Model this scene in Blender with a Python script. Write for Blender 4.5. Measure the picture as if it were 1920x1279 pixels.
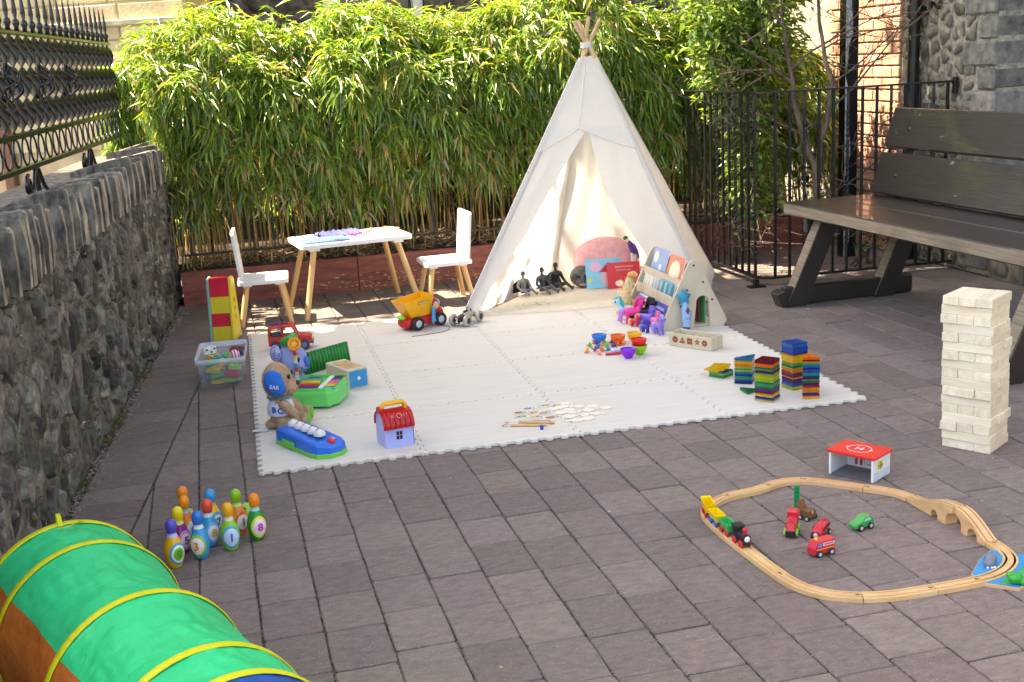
import bpy, bmesh, math, random
import numpy as np
from mathutils import Vector, Matrix
import mathutils.noise as MN
from math import sin, cos, pi, radians, sqrt, atan2, hypot
for _o in list(bpy.data.objects): bpy.data.objects.remove(_o)
sc = bpy.context.scene
COL = sc.collection
rnd = random.Random(7)
# ------------------------------------------------------------------ camera
CAM = Vector((0.0, 0.0, 1.414)); YAW, PITCH, ROLL, FPX = 0.241845, 0.234889, -0.054335, 2221.1
_f = Vector((sin(YAW)*cos(PITCH), cos(YAW)*cos(PITCH), -sin(PITCH)))
_r = Vector((cos(YAW), -sin(YAW), 0)); _u = _r.cross(_f)
_r2 = _r*cos(ROLL) + _u*sin(ROLL); _u2 = _u*cos(ROLL) - _r*sin(ROLL)
cd = bpy.data.cameras.new('camera'); cam = bpy.data.objects.new('camera', cd); COL.objects.link(cam)
cam.matrix_world = Matrix(((_r2.x, _u2.x, -_f.x, CAM.x), (_r2.y, _u2.y, -_f.y, CAM.y), (_r2.z, _u2.z, -_f.z, CAM.z), (0, 0, 0, 1)))
cd.sensor_width = 36; cd.lens = 36*FPX/1920; cd.clip_start = .05; cd.clip_end = 400
sc.camera = cam
# ------------------------------------------------------------------ sky, sun, exposure
SUN_EL, SUN_AZ = radians(60), radians(-66)        # azimuth from +Y towards +X
w = bpy.data.worlds.new("World"); sc.world = w; w.use_nodes = True
nt = w.node_tree; bg = nt.nodes['Background']; sky = nt.nodes.new('ShaderNodeTexSky')
sky.sky_type = 'NISHITA'; sky.sun_disc = False; sky.sun_elevation = SUN_EL; sky.sun_rotation = SUN_AZ
sky.air_density = 1.0; sky.dust_density = 2.5; sky.ozone_density = 1.0
nt.links.new(sky.outputs[0], bg.inputs[0]); bg.inputs[1].default_value = .15
sl = bpy.data.lights.new('sun', 'SUN'); sl.energy = 5.0; sl.angle = radians(.5); sl.color = (1, .93, .80)
so = bpy.data.objects.new('sun', sl); COL.objects.link(so); so.location = (-8, 7, 12)
_sd = Vector((sin(SUN_AZ)*cos(SUN_EL), cos(SUN_AZ)*cos(SUN_EL), sin(SUN_EL)))
so.rotation_euler = (-_sd).to_track_quat('-Z', 'Y').to_euler()
sc.view_settings.view_transform = 'Standard'; sc.view_settings.look = 'None'
sc.view_settings.gamma = 1; sc.view_settings.use_curve_mapping = False
sc.view_settings.exposure = 2.24
sc.view_settings.use_white_balance = True; sc.view_settings.white_balance_temperature = 7650; sc.view_settings.white_balance_tint = 11
sc.render.engine = 'CYCLES'
sc.cycles.max_bounces = 7; sc.cycles.diffuse_bounces = 4; sc.cycles.transmission_bounces = 6; sc.cycles.transparent_max_bounces = 8
# ------------------------------------------------------------------ helpers
def lin(c):
    c = c/255.0
    return c/12.92 if c <= .04045 else ((c+.055)/1.055)**2.4
def C(r, g=None, b=None):
    if g is None: r, g, b = (int(r[i:i+2], 16) for i in (0, 2, 4))
    return (lin(r), lin(g), lin(b), 1)
def isinframe(P, m=0.0):
    v = Vector(P)-CAM; z = v.dot(_f)
    if z < .2: return False
    x = FPX*v.dot(_r2)/z; y = FPX*v.dot(_u2)/z
    return abs(x) < 960+m and abs(y) < 640+m
MATS = {}
def mat(name, col, rough=.55, var=.12, scale=30, bump=0, stretch=(1, 1, 1), metal=0, rand=0, trans=0, spec=.5, coat=0, alpha=1, col2=None, detail=4, sub=0, bscale=None, ramp=(.35, .65), speck=None, dist=.004):
    if name in MATS: return MATS[name]
    m = bpy.data.materials.new(name); m.use_nodes = True; n = m.node_tree; N = n.nodes; L = n.links
    b = N['Principled BSDF']; out = N['Material Output']
    b.inputs['Roughness'].default_value = rough; b.inputs['Metallic'].default_value = metal
    b.inputs['Specular IOR Level'].default_value = spec; b.inputs['Coat Weight'].default_value = coat
    b.inputs['Subsurface Weight'].default_value = sub
    if alpha < 1: b.inputs['Alpha'].default_value = alpha
    tc = N.new('ShaderNodeTexCoord'); mp = N.new('ShaderNodeMapping'); mp.inputs['Scale'].default_value = stretch
    L.new(tc.outputs['Object'], mp.inputs[0])
    base = col; c2 = col2 or tuple(min(1, x*(1-var*2)) for x in col[:3])+(1,)
    c1 = col if col2 else tuple(min(1, x*(1+var*.6)) for x in col[:3])+(1,)
    vec = mp.outputs[0]
    if rand:
        oi = N.new('ShaderNodeObjectInfo'); ad = N.new('ShaderNodeVectorMath'); ad.operation = 'MULTIPLY_ADD'
        L.new(oi.outputs['Random'], ad.inputs[0]); ad.inputs[1].default_value = (37, 53, 19); L.new(mp.outputs[0], ad.inputs[2]); vec = ad.outputs[0]
    nz = N.new('ShaderNodeTexNoise'); nz.inputs['Scale'].default_value = scale; nz.inputs['Detail'].default_value = detail
    nz.inputs['Roughness'].default_value = .62
    L.new(vec, nz.inputs['Vector'])
    rp = N.new('ShaderNodeValToRGB'); rp.color_ramp.elements[0].position = ramp[0]; rp.color_ramp.elements[1].position = ramp[1]
    rp.color_ramp.elements[0].color = c2; rp.color_ramp.elements[1].color = c1
    L.new(nz.outputs['Fac'], rp.inputs[0]); cout = rp.outputs[0]
    if rand:
        mr = N.new('ShaderNodeMapRange'); mr.inputs['To Min'].default_value = 1-rand; mr.inputs['To Max'].default_value = 1+rand
        L.new(oi.outputs['Random'], mr.inputs['Value'])
        hs = N.new('ShaderNodeHueSaturation'); L.new(cout, hs.inputs['Color']); L.new(mr.outputs[0], hs.inputs['Value']); cout = hs.outputs[0]
        m2 = N.new('ShaderNodeMath'); m2.operation = 'FRACT'; m3 = N.new('ShaderNodeMath'); m3.operation = 'MULTIPLY'; m3.inputs[1].default_value = 13.7
        L.new(oi.outputs['Random'], m3.inputs[0]); L.new(m3.outputs[0], m2.inputs[0])
        mr2 = N.new('ShaderNodeMapRange'); mr2.inputs['To Min'].default_value = .5-rand*.09; mr2.inputs['To Max'].default_value = .5+rand*.09
        L.new(m2.outputs[0], mr2.inputs['Value']); L.new(mr2.outputs[0], hs.inputs['Hue'])
    L.new(cout, b.inputs['Base Color'])
    if speck:
        ns = N.new('ShaderNodeTexNoise'); ns.inputs['Scale'].default_value = speck[0]; ns.inputs['Detail'].default_value = 2; L.new(vec, ns.inputs['Vector'])
        for thr, cc in ((speck[1], speck[2]), (1-speck[1], speck[3])):
            sr = N.new('ShaderNodeValToRGB'); e = sr.color_ramp.elements; a_, b_ = (thr, thr+.05) if thr > .5 else (thr-.05, thr)
            e[0].position = a_; e[1].position = b_; v0, v1 = (0, .7) if thr > .5 else (.6, 0); e[0].color = (v0,)*3+(1,); e[1].color = (v1,)*3+(1,)
            L.new(ns.outputs['Fac'], sr.inputs[0]); mxs = N.new('ShaderNodeMixRGB'); L.new(sr.outputs[0], mxs.inputs[0]); L.new(cout, mxs.inputs[1]); mxs.inputs[2].default_value = cc; cout = mxs.outputs[0]
        L.new(cout, b.inputs['Base Color'])
    if bump:
        nb = N.new('ShaderNodeTexNoise'); nb.inputs['Scale'].default_value = bscale or scale*3; nb.inputs['Detail'].default_value = 6; L.new(vec, nb.inputs['Vector'])
        bp = N.new('ShaderNodeBump'); bp.inputs['Strength'].default_value = min(1, bump); bp.inputs['Distance'].default_value = dist
        L.new(nb.outputs['Fac'], bp.inputs['Height']); L.new(bp.outputs[0], b.inputs['Normal'])
    if trans:
        t = N.new('ShaderNodeBsdfTranslucent'); L.new(cout, t.inputs[0]); mx = N.new('ShaderNodeMixShader'); mx.inputs[0].default_value = trans
        L.new(b.outputs[0], mx.inputs[1]); L.new(t.outputs[0], mx.inputs[2]); L.new(mx.outputs[0], out.inputs[0])
    MATS[name] = m; return m
def plastic(hexa, name=None, rough=.32, **k):
    return mat(name or 'plastic_'+hexa, C(hexa), rough=rough, var=.04, scale=14, **k)
def leafmat(name, rough=.38, trans=.35, spec=.5):
    m = bpy.data.materials.new(name); m.use_nodes = True; N = m.node_tree.nodes; L = m.node_tree.links
    b = N['Principled BSDF']; out = N['Material Output']; a = N.new('ShaderNodeAttribute'); a.attribute_name = 'Col'
    L.new(a.outputs['Color'], b.inputs['Base Color']); b.inputs['Roughness'].default_value = rough; b.inputs['Specular IOR Level'].default_value = spec
    t = N.new('ShaderNodeBsdfTranslucent'); g = N.new('ShaderNodeMixRGB'); g.blend_type = 'MULTIPLY'; g.inputs[0].default_value = 1
    g.inputs[2].default_value = (1.9, 1.8, .7, 1); L.new(a.outputs['Color'], g.inputs[1]); L.new(g.outputs[0], t.inputs[0])
    mx = N.new('ShaderNodeMixShader'); mx.inputs[0].default_value = trans; L.new(b.outputs[0], mx.inputs[1]); L.new(t.outputs[0], mx.inputs[2]); L.new(mx.outputs[0], out.inputs[0])
    return m
def link(name, me, parent=None, loc=None, rz=0):
    o = bpy.data.objects.new(name, me); COL.objects.link(o)
    if parent: o.parent = parent
    if loc is not None: o.location = loc
    if rz: o.rotation_euler = (0, 0, rz)
    return o
def tag(o, label=None, cat=None, group=None, kind=None):
    if label: o['label'] = label
    if cat: o['category'] = cat
    if group: o['group'] = group
    if kind: o['kind'] = kind
    return o
def thing(name, label, cat, loc=(0, 0, 0), rz=0, group=None, scale=1):
    o = bpy.data.objects.new(name, None); COL.objects.link(o); o.location = loc; o.rotation_euler = (0, 0, rz); o.empty_display_size = .05
    if scale != 1: o.scale = (scale,)*3
    return tag(o, label, cat, group)
def dup(root, loc, rz=0, label=None):
    r = root.copy(); COL.objects.link(r); r.location = loc; r.rotation_euler = (0, 0, rz)
    if label: r['label'] = label
    for ch in list(root.children):
        c = ch.copy(); COL.objects.link(c); c.parent = r
        for g in list(ch.children):
            d = g.copy(); COL.objects.link(d); d.parent = c
    return r
def rot2(p, a): return (p[0]*cos(a)-p[1]*sin(a), p[0]*sin(a)+p[1]*cos(a))
class MB:
    def __init__(s): s.v = []; s.f = []; s.m = []; s.s = []
    def add(s, V, F, mi=0, smooth=False, X=None):
        k = len(s.v)
        if X is not None: V = [tuple(X @ Vector(p)) for p in V]
        s.v += [tuple(p) for p in V]
        for f in F: s.f.append(tuple(i+k for i in f)); s.m.append(mi); s.s.append(smooth)
        return s
    def box(s, c, d, rz=0, bev=0, mi=0, X=None, jit=0):
        hx, hy, hz = d[0]/2, d[1]/2, d[2]/2; b = min(bev, hx*.9, hy*.9, hz*.9)
        V = []; F = []
        if b <= 0:
            V = [(x, y, z) for x in (-hx, hx) for y in (-hy, hy) for z in (-hz, hz)]
            F = [(0, 1, 3, 2), (4, 6, 7, 5), (0, 4, 5, 1), (2, 3, 7, 6), (0, 2, 6, 4), (1, 5, 7, 3)]
        else:
            idx = {}
            for sx in (-1, 1):
                for sy in (-1, 1):
                    for sz in (-1, 1):
                        idx[sx, sy, sz] = len(V)
                        V += [(sx*hx, sy*(hy-b), sz*(hz-b)), (sx*(hx-b), sy*hy, sz*(hz-b)), (sx*(hx-b), sy*(hy-b), sz*hz)]
            def q(l, flip): F.append(tuple(l[::-1]) if flip else tuple(l))
            for s1 in (-1, 1):
                q([idx[s1, -1, -1], idx[s1, 1, -1], idx[s1, 1, 1], idx[s1, -1, 1]], s1 < 0)
                q([idx[-1, s1, -1]+1, idx[1, s1, -1]+1, idx[1, s1, 1]+1, idx[-1, s1, 1]+1], s1 > 0)
                q([idx[-1, -1, s1]+2, idx[1, -1, s1]+2, idx[1, 1, s1]+2, idx[-1, 1, s1]+2], s1 < 0)
                for s2 in (-1, 1):
                    q([idx[s1, s2, -1], idx[s1, s2, 1], idx[s1, s2, 1]+1, idx[s1, s2, -1]+1], s1*s2 < 0)
                    q([idx[s1, -1, s2], idx[s1, 1, s2], idx[s1, 1, s2]+2, idx[s1, -1, s2]+2], s1*s2 > 0)
                    q([idx[-1, s1, s2]+1, idx[1, s1, s2]+1, idx[1, s1, s2]+2, idx[-1, s1, s2]+2], s1*s2 < 0)
                    for s3 in (-1, 1):
                        a = idx[s1, s2, s3]; q([a, a+1, a+2], s1*s2*s3 < 0)
        if jit: V = [(x+rnd.uniform(-jit, jit), y+rnd.uniform(-jit, jit), z+rnd.uniform(-jit, jit)) for x, y, z in V]
        T = Matrix.Translation(c) @ Matrix.Rotation(rz, 4, 'Z')
        if X is not None: T = X @ T
        return s.add(V, F, mi, False, T)
    def tube(s, P, R, n=10, mi=0, cap=True, smooth=True, X=None, squash=1.0, twist=0, phase=0):
        P = [Vector(p) for p in P]
        if not isinstance(R, (list, tuple)): R = [R]*len(P)
        V = []; F = []; up = None
        for i, p in enumerate(P):
            d = (P[min(i+1, len(P)-1)]-P[max(i-1, 0)])
            d = d.normalized() if d.length > 1e-9 else Vector((0, 0, 1))
            if up is None: up = Vector((0, 0, 1)) if abs(d.z) < .9 else Vector((0, 1, 0))
            a = d.cross(up); a = a.normalized() if a.length > 1e-6 else d.orthogonal().normalized(); b = a.cross(d).normalized(); up = b
            for k in range(n):
                t = 2*pi*k/n+phase+twist*i
                V.append(tuple(p+a*(R[i]*cos(t))+b*(R[i]*sin(t)*squash)))
        for i in range(len(P)-1):
            for k in range(n):
                F.append((i*n+k, i*n+(k+1) % n, (i+1)*n+(k+1) % n, (i+1)*n+k))
        s.add(V, F, mi, smooth, X)
        if cap:
            s.add(V[:n], [tuple(range(n))[::-1]], mi, False, X); s.add(V[-n:], [tuple(range(n))], mi, False, X)
        return s
    def lathe(s, prof, c=(0, 0, 0), n=20, mi=0, smooth=True, X=None, mis=None, sx=1, sy=1):
        V = []; k = len(prof)
        for i in range(n):
            t = 2*pi*i/n
            for r, z in prof: V.append((c[0]+r*cos(t)*sx, c[1]+r*sin(t)*sy, c[2]+z))
        for j in range(k-1):
            F = []
            for i in range(n):
                a, b = i*k+j, ((i+1) % n)*k+j
                if prof[j][0] < 1e-6: F.append((a, b+1, a+1))
                elif prof[j+1][0] < 1e-6: F.append((a, b, a+1))
                else: F.append((a, b, b+1, a+1))
            base = len(s.v)
            if j == 0: s.add(V, [], mi, smooth, X); s._lb = base
            m_ = mis[j] if mis else mi
            for f in F: s.f.append(tuple(q+s._lb for q in f)); s.m.append(m_); s.s.append(smooth)
        return s
    def ell(s, c, r, mi=0, nu=14, nv=9, X=None, smooth=True):
        pr = [(max(0, sin(pi*j/nv)) if 0 < j < nv else 0, -cos(pi*j/nv)) for j in range(nv+1)]
        T = Matrix.Translation(c) @ Matrix.Diagonal((r[0], r[1], r[2], 1))
        if X is not None: T = X @ T
        return s.lathe(pr, (0, 0, 0), nu, mi, smooth, T)
    def prism(s, poly, z0, z1, bev=0, mi=0, X=None, mis=None, smooth=False):
        n = len(poly); A = sum(poly[i][0]*poly[(i+1) % n][1]-poly[(i+1) % n][0]*poly[i][1] for i in range(n))
        if A < 0: poly = poly[::-1]
        rings = [(poly, z0)]
        if bev: rings += [(poly, z1-bev), (inset(poly, bev), z1)]
        else: rings += [(poly, z1)]
        V = [(x, y, z) for pl, z in rings for x, y in pl]; F = []
        for r in range(len(rings)-1):
            for i in range(n): F.append((r*n+i, r*n+(i+1) % n, (r+1)*n+(i+1) % n, (r+1)*n+i))
        s.add(V, F, mi, smooth, X); s.add(V[-n:], [tuple(range(n))], mi if mis is None else mis, False, X); s.add(V[:n], [tuple(range(n))[::-1]], mi, False, X)
        return s
    def build(s, name, mats, parent=None, loc=None, rz=0, auto=None):
        me = bpy.data.meshes.new(name); me.from_pydata(s.v, [], s.f)
        for m in (mats if isinstance(mats, (list, tuple)) else [mats]): me.materials.append(m)
        me.polygons.foreach_set('material_index', s.m); me.polygons.foreach_set('use_smooth', s.s); me.update()
        return link(name, me, parent, loc, rz)
def inset(poly, d):
    n = len(poly); out = []
    for i in range(n):
        p0, p1, p2 = poly[i-1], poly[i], poly[(i+1) % n]
        e1 = (p1[0]-p0[0], p1[1]-p0[1]); e2 = (p2[0]-p1[0], p2[1]-p1[1])
        l1 = hypot(*e1) or 1; l2 = hypot(*e2) or 1
        n1 = (-e1[1]/l1, e1[0]/l1); n2 = (-e2[1]/l2, e2[0]/l2)
        k = 1+n1[0]*n2[0]+n1[1]*n2[1]; k = max(k, .3)
        out.append((p1[0]+(n1[0]+n2[0])*d/k, p1[1]+(n1[1]+n2[1])*d/k))
    return out
def clip(poly, a, b, c):            # keep a*x+b*y<=c
    out = []
    for i in range(len(poly)):
        p, q = poly[i], poly[(i+1) % len(poly)]; dp = a*p[0]+b*p[1]-c; dq = a*q[0]+b*q[1]-c
        if dp <= 0: out.append(p)
        if (dp < 0) != (dq < 0) and abs(dp-dq) > 1e-12:
            t = dp/(dp-dq); out.append((p[0]+(q[0]-p[0])*t, p[1]+(q[1]-p[1])*t))
    return out
def area(poly): return abs(sum(poly[i][0]*poly[(i+1) % len(poly)][1]-poly[(i+1) % len(poly)][0]*poly[i][1] for i in range(len(poly))))/2
def voronoi(pts, box, asp=1.0):
    out = []
    for i, p in enumerate(pts):
        poly = [(box[0], box[1]), (box[2], box[1]), (box[2], box[3]), (box[0], box[3])]
        near = sorted(((q[0]-p[0])**2+((q[1]-p[1])*asp)**2, j) for j, q in enumerate(pts) if j != i)[:22]
        for _, j in near:
            q = pts[j]; a = q[0]-p[0]; b = (q[1]-p[1])*asp*asp; c = a*(p[0]+q[0])/2+b*(p[1]+q[1])/2
            poly = clip(poly, a, b, c)
            if len(poly) < 3: break
        out.append(poly if len(poly) >= 3 else None)
    return out
def rough_poly(poly, sh, r, jit=.12):
    "shrink, cut corners, add jittered mid points"
    n = len(poly); A = sum(poly[i][0]*poly[(i+1) % n][1]-poly[(i+1) % n][0]*poly[i][1] for i in range(n))
    if A < 0: poly = poly[::-1]
    cx = sum(p[0] for p in poly)/n; cy = sum(p[1] for p in poly)/n; out = []
    for i in range(n):
        p, q = poly[i], poly[(i+1) % n]; l = hypot(q[0]-p[0], q[1]-p[1])
        if l < .012: continue
        for t in ((.18, .82) if l < .06 else (.14, .5, .86)):
            x = p[0]+(q[0]-p[0])*t; y = p[1]+(q[1]-p[1])*t; d = hypot(x-cx, y-cy) or 1
            k = max(.3, 1-sh/d-r.uniform(0, jit)*.5); out.append((cx+(x-cx)*k, cy+(y-cy)*k))
    return out, (cx, cy)
def stone_into(mb, poly, frame, depth, sh, r, mi=0, jit=.12, base=0.0, flat=False):
    ring, c = rough_poly(poly, sh, r, jit)
    if len(ring) < 4: return
    n = len(ring); k = r.uniform(.66, .84); tx, ty = r.uniform(-.25, .25)*depth, r.uniform(-.25, .25)*depth
    V = [frame(x, y, base) for x, y in ring]
    sp = max(hypot(x-c[0], y-c[1]) for x, y in ring)
    V += [frame(c[0]+(x-c[0])*k, c[1]+(y-c[1])*k, base+depth*r.uniform(.7, 1)+tx*(x-c[0])/sp+ty*(y-c[1])/sp) for x, y in ring]
    V += [frame(c[0]+r.uniform(-.2, .2)*sp*.5, c[1]+r.uniform(-.2, .2)*sp*.5, base+depth*r.uniform(.95, 1.15))]
    F = [(i, (i+1) % n, n+(i+1) % n, n+i) for i in range(n)]+[(n+i, n+(i+1) % n, 2*n) for i in range(n)]
    mb.add(V, F, mi, not flat)
def text_mesh(txt, size, depth=.0006, bold=0.0):
    cu = bpy.data.curves.new('t', 'FONT'); cu.body = txt; cu.size = size; cu.extrude = depth; cu.align_x = 'CENTER'; cu.align_y = 'CENTER'; cu.offset = bold
    cu.resolution_u = 3
    o = bpy.data.objects.new('t', cu); COL.objects.link(o); dg = bpy.context.evaluated_depsgraph_get(); dg.update()
    me = bpy.data.meshes.new_from_object(o.evaluated_get(dg)); V = [tuple(v.co) for v in me.vertices]; F = [tuple(p.vertices) for p in me.polygons]
    bpy.data.objects.remove(o); bpy.data.curves.remove(cu); bpy.data.meshes.remove(me); return V, F
def add_text(mb, txt, size, X, mi=0, depth=.0006, bold=0.0, wrap=None):
    V, F = text_mesh(txt, size, depth, bold)
    if wrap: V = [wrap(p) for p in V]
    mb.add(V, F, mi, False, X)
def frame3(o, x, y):                 # local x,y axes in space -> matrix (z = x cross y)
    x = Vector(x).normalized(); y = Vector(y).normalized(); z = x.cross(y).normalized(); y = z.cross(x)
    return Matrix(((x.x, y.x, z.x, o[0]), (x.y, y.y, z.y, o[1]), (x.z, y.z, z.z, o[2]), (0, 0, 0, 1)))
def blob(name, items, m, parent=None, vox=.004, smooth=6, loc=None, rz=0):
    "one continuous skin over ellipsoids ('e',c,r) and tapered limbs ('c',p0,p1,r0,r1)"
    b = MB()
    for it in items:
        if it[0] == 'e':
            X = None
            if len(it) > 3: X = Matrix.Translation(it[1]) @ Matrix.Rotation(it[3], 4, it[4] if len(it) > 4 else 'Y') @ Matrix.Translation(-Vector(it[1]))
            b.ell(it[1], it[2], nu=12, nv=8, X=X)
        else:
            p0, p1, r0, r1 = Vector(it[1]), Vector(it[2]), it[3], it[4]; L = (p1-p0); P = []; R = []
            for t, k in ((-1, .05), (-.75, .66), (-.4, .92), (0, 1)): P.append(p0+L.normalized()*r0*t); R.append(r0*k)
            for t, k in ((0, 1), (.4, .92), (.75, .66), (1, .05)): P.append(p1+L.normalized()*r1*t); R.append(r1*k)
            b.tube(P, R, 10)
    me = bpy.data.meshes.new(name); me.from_pydata(b.v, [], b.f); o = link(name, me, None)
    md = o.modifiers.new('r', 'REMESH'); md.mode = 'VOXEL'; md.voxel_size = vox
    ms = o.modifiers.new('s', 'SMOOTH'); ms.iterations = smooth; ms.factor = .5
    dg = bpy.context.evaluated_depsgraph_get(); dg.update()
    nm = bpy.data.meshes.new_from_object(o.evaluated_get(dg)); bpy.data.objects.remove(o); bpy.data.meshes.remove(me)
    nm.name = name; nm.materials.clear(); nm.materials.append(m)
    nm.polygons.foreach_set('use_smooth', [True]*len(nm.polygons)); nm.update()
    return link(name, nm, parent, loc, rz)
# ------------------------------------------------------------------ materials of the setting
m_paver = mat('paver', C(135, 121, 114), rough=.75, var=.22, scale=26, bump=1, bscale=85, rand=.17, col2=C(106, 95, 91), ramp=(.3, .72), detail=10, stretch=(1, 2.2, 1), speck=(140, .66, C(176, 170, 166), C(66, 60, 58)))
m_joint = mat('joint_sand', C(112, 104, 96), rough=.95, col2=C(28, 26, 24), scale=110, bump=.6, ramp=(.42, .62))
m_grit = mat('grit', C(150, 142, 134), rough=.9, var=.3, scale=40)
m_stone = mat('wall_stone', C(126, 122, 115), rough=.8, col2=C(34, 35, 36), scale=24, bump=1, bscale=55, dist=.008, rand=.78, speck=(34, .70, C(190, 186, 174), C(26, 26, 27)), ramp=(.3, .74))
m_mortar = mat('mortar', C(124, 117, 104), rough=.95, col2=C(62, 58, 53), scale=22, bump=.9, bscale=120)
m_cope = mat('coping_slate', C(134, 128, 118), rough=.9, col2=C(62, 62, 62), scale=26, bump=1, bscale=50, rand=.32, stretch=(1, 1, .5))
m_copef = mat('coping_split_face', C(176, 164, 146), rough=.9, col2=C(104, 98, 90), scale=26, bump=1, bscale=60, rand=.22, stretch=(1, 1, .5))
m_iron = mat('black_iron', C(15, 19, 28), rough=.22, var=.3, scale=60, spec=.6)
m_rail = mat('rail_iron', C(32, 31, 32), rough=.42, var=.35, scale=80, bump=.2)
m_red = mat('red_paint', C(156, 90, 79), rough=.65, col2=C(116, 64, 57), scale=6, bump=.35, bscale=40, stretch=(1, 1, 5))
m_soil = mat('soil', C(64, 50, 38), rough=.95, col2=C(26, 20, 15), scale=60, bump=.9)
m_straw = mat('dry_leaves', C(178, 150, 108), rough=.8, col2=C(104, 82, 56), scale=9, rand=.2)
m_leaf = leafmat('bamboo_leaf', .33, .36, 1.0)
m_leaf2 = leafmat('shrub_leaf', .22, .28, .9)
m_cane = mat('bamboo_cane', C(176, 140, 84), rough=.45, col2=C(112, 104, 66), scale=5, rand=.3, stretch=(1, 1, .3))
m_bark = mat('bark', C(128, 108, 92), rough=.85, col2=C(70, 58, 48), scale=30, bump=.7, stretch=(1, 1, .3))
m_brick = mat('brick', C(210, 162, 138), rough=.85, col2=C(188, 132, 108), scale=14, bump=.5, rand=.16)
m_bmort = mat('wall_mortar', C(190, 180, 162), rough=.95, col2=C(128, 120, 106), scale=30, bump=.7)
m_bstone = mat('building_stone', C(140, 130, 112), rough=.85, col2=C(82, 78, 70), scale=12, bump=.7, rand=.28)
m_quoin = mat('quoin_stone', C(152, 146, 134), rough=.85, col2=C(98, 98, 94), scale=14, bump=1, rand=.3)
m_gstone = mat('grey_wall_stone', C(112, 108, 106), rough=.9, col2=C(64, 62, 62), scale=9, bump=.7, rand=.25)
m_white = mat('white_paint', C(235, 235, 233), rough=.45, var=.04, scale=20)
m_black = mat('black_paint', C(20, 20, 22), rough=.35, var=.2, scale=30)
m_glass = mat('window_glass', C(30, 36, 40), rough=.08, var=.1, spec=.8)
m_render = mat('beige_render', C(222, 204, 160), rough=.9, col2=C(176, 158, 122), scale=5, bump=.7, bscale=50, ramp=(.3, .7), rand=.14)
m_bench = mat('dark_bench_wood', C(42, 31, 26), rough=.38, col2=C(24, 19, 17), scale=9, bump=.45, bscale=26, stretch=(7, .35, 7), spec=.8, rand=.1, coat=.45)
# ------------------------------------------------------------------ ground
WA = Vector((-.60, 3.956)); WD = Vector((.35, 3.844)).normalized(); WN = Vector((WD.y, -WD.x))     # wall foot line, its direction, its outward side
def wf(s, z, d): return (WA.x+WD.x*s+WN.x*d, WA.y+WD.y*s+WN.y*d, z)
g = MB(); g.add([(-70, -40, -.006), (70, -40, -.006), (70, 90, -.006), (-70, 90, -.006)], [(0, 1, 2, 3)])
paving = tag(g.build('paving', m_joint), kind='structure')
PW, PL = .1569, .2135
def paver_mesh(k):
    r = random.Random(k); mb = MB(); hw, hl = PW/2-.0025, PL/2-.0022
    P = []
    for (x0, y0), (x1, y1) in (((-hw, -hl), (hw, -hl)), ((hw, -hl), (hw, hl)), ((hw, hl), (-hw, hl)), ((-hw, hl), (-hw, -hl))):
        for t in (.03, .36, .7, .97):
            P.append((x0+(x1-x0)*t+r.uniform(-.0014, .0014), y0+(y1-y0)*t+r.uniform(-.0014, .0014)))
    mb.prism(P, -.05, 0, bev=.0028); return mb
pv = []
for k in range(8):
    o = paver_mesh(k).build('paver', m_paver); pv.append(o.data); bpy.data.objects.remove(o)
def mat_covers(x, y):
    a = -.02562; dx, dy = x-.0649, y-4.139; u = dx*cos(a)+dy*sin(a); v = -dx*sin(a)+dy*cos(a)
    return .1 < u < 2.3 and .12 < v < 2.28
bline = lambda y: -.361+(.2118/1.785)*(y-3.783)       # edge of the border course
slots = []; cuts = []
c0 = .0069
ph = {}
for c in range(-6, 29):
    xl = c0+c*PW; r = random.Random(c+100); y = .9+{1: .0, 2: .055, 3: .015}.get(c, r.uniform(0, PL))+(0 if c not in (1, 2, 3) else .02)
    while y < 7.56:
        L = PL; yc = y+L/2; xc = xl+PW/2; y += L
        if xl+PW < bline(yc)-.05: continue
        if xc > 4.36 and yc > 5.3: continue
        if xl < bline(yc+L/2)+.003:
            hw, hl = PW/2-.0028, PL/2-.0022
            poly = clip([(xc-hw, yc-hl), (xc+hw, yc-hl), (xc+hw, yc+hl), (xc-hw, yc+hl)], -1, .11866, -(-.361-.11866*3.783)-.004)
            if len(poly) > 2 and area(poly) > .0012: cuts.append((poly, xc, yc))
            continue
        slots.append((xc, yc))
# border course beside the wall: stones laid across
bord = []
s = -2.6
while s < 3.75:
    yc = WA.y+WD.y*(s+.08)
    if yc < 7.52:
        x0 = wf(s, 0, .035); x1 = wf(s+.158, 0, .035); e = .0025
        y0, y1 = x0[1]+e, x1[1]-e
        bord.append([(x0[0], y0), (bline(y0)-.004, y0+.003), (bline(y1)-.004, y1+.003), (x1[0], y1)])
    s += .160
def vis(x, y): return isinframe((x, y, 0), 60) and not mat_covers(x, y)
cand = [('s', hypot(*q), q) for q in slots if vis(*q)]
cand += [('c', hypot(xc, yc), p) for p, xc, yc in cuts if vis(xc, yc)]
cand += [('b', hypot(p[0][0], p[0][1]), p) for p in bord if vis(*p[1])]
cand.sort(key=lambda t: t[1]); near = cand[:300]; rest = MB(); nearset = set(id(t[2]) for t in near)
for k, d, q in near:
    if k == 's':
        o = link('paver', pv[rnd.randrange(8)], paving, (q[0], q[1], rnd.uniform(-.002, .0012)))
        o.rotation_euler = (rnd.uniform(-.006, .006), rnd.uniform(-.006, .006), rnd.choice((0, pi))+rnd.uniform(-.006, .006))
    else:
        cx = sum(p[0] for p in q)/len(q); cy = sum(p[1] for p in q)/len(q)
        MB().prism([(p[0]-cx, p[1]-cy) for p in q], -.05, rnd.uniform(-.0015, .001), bev=.003).build('paver', m_paver, paving, (cx, cy, 0))
far = [q for k, d, q in cand[300:]]
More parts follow.
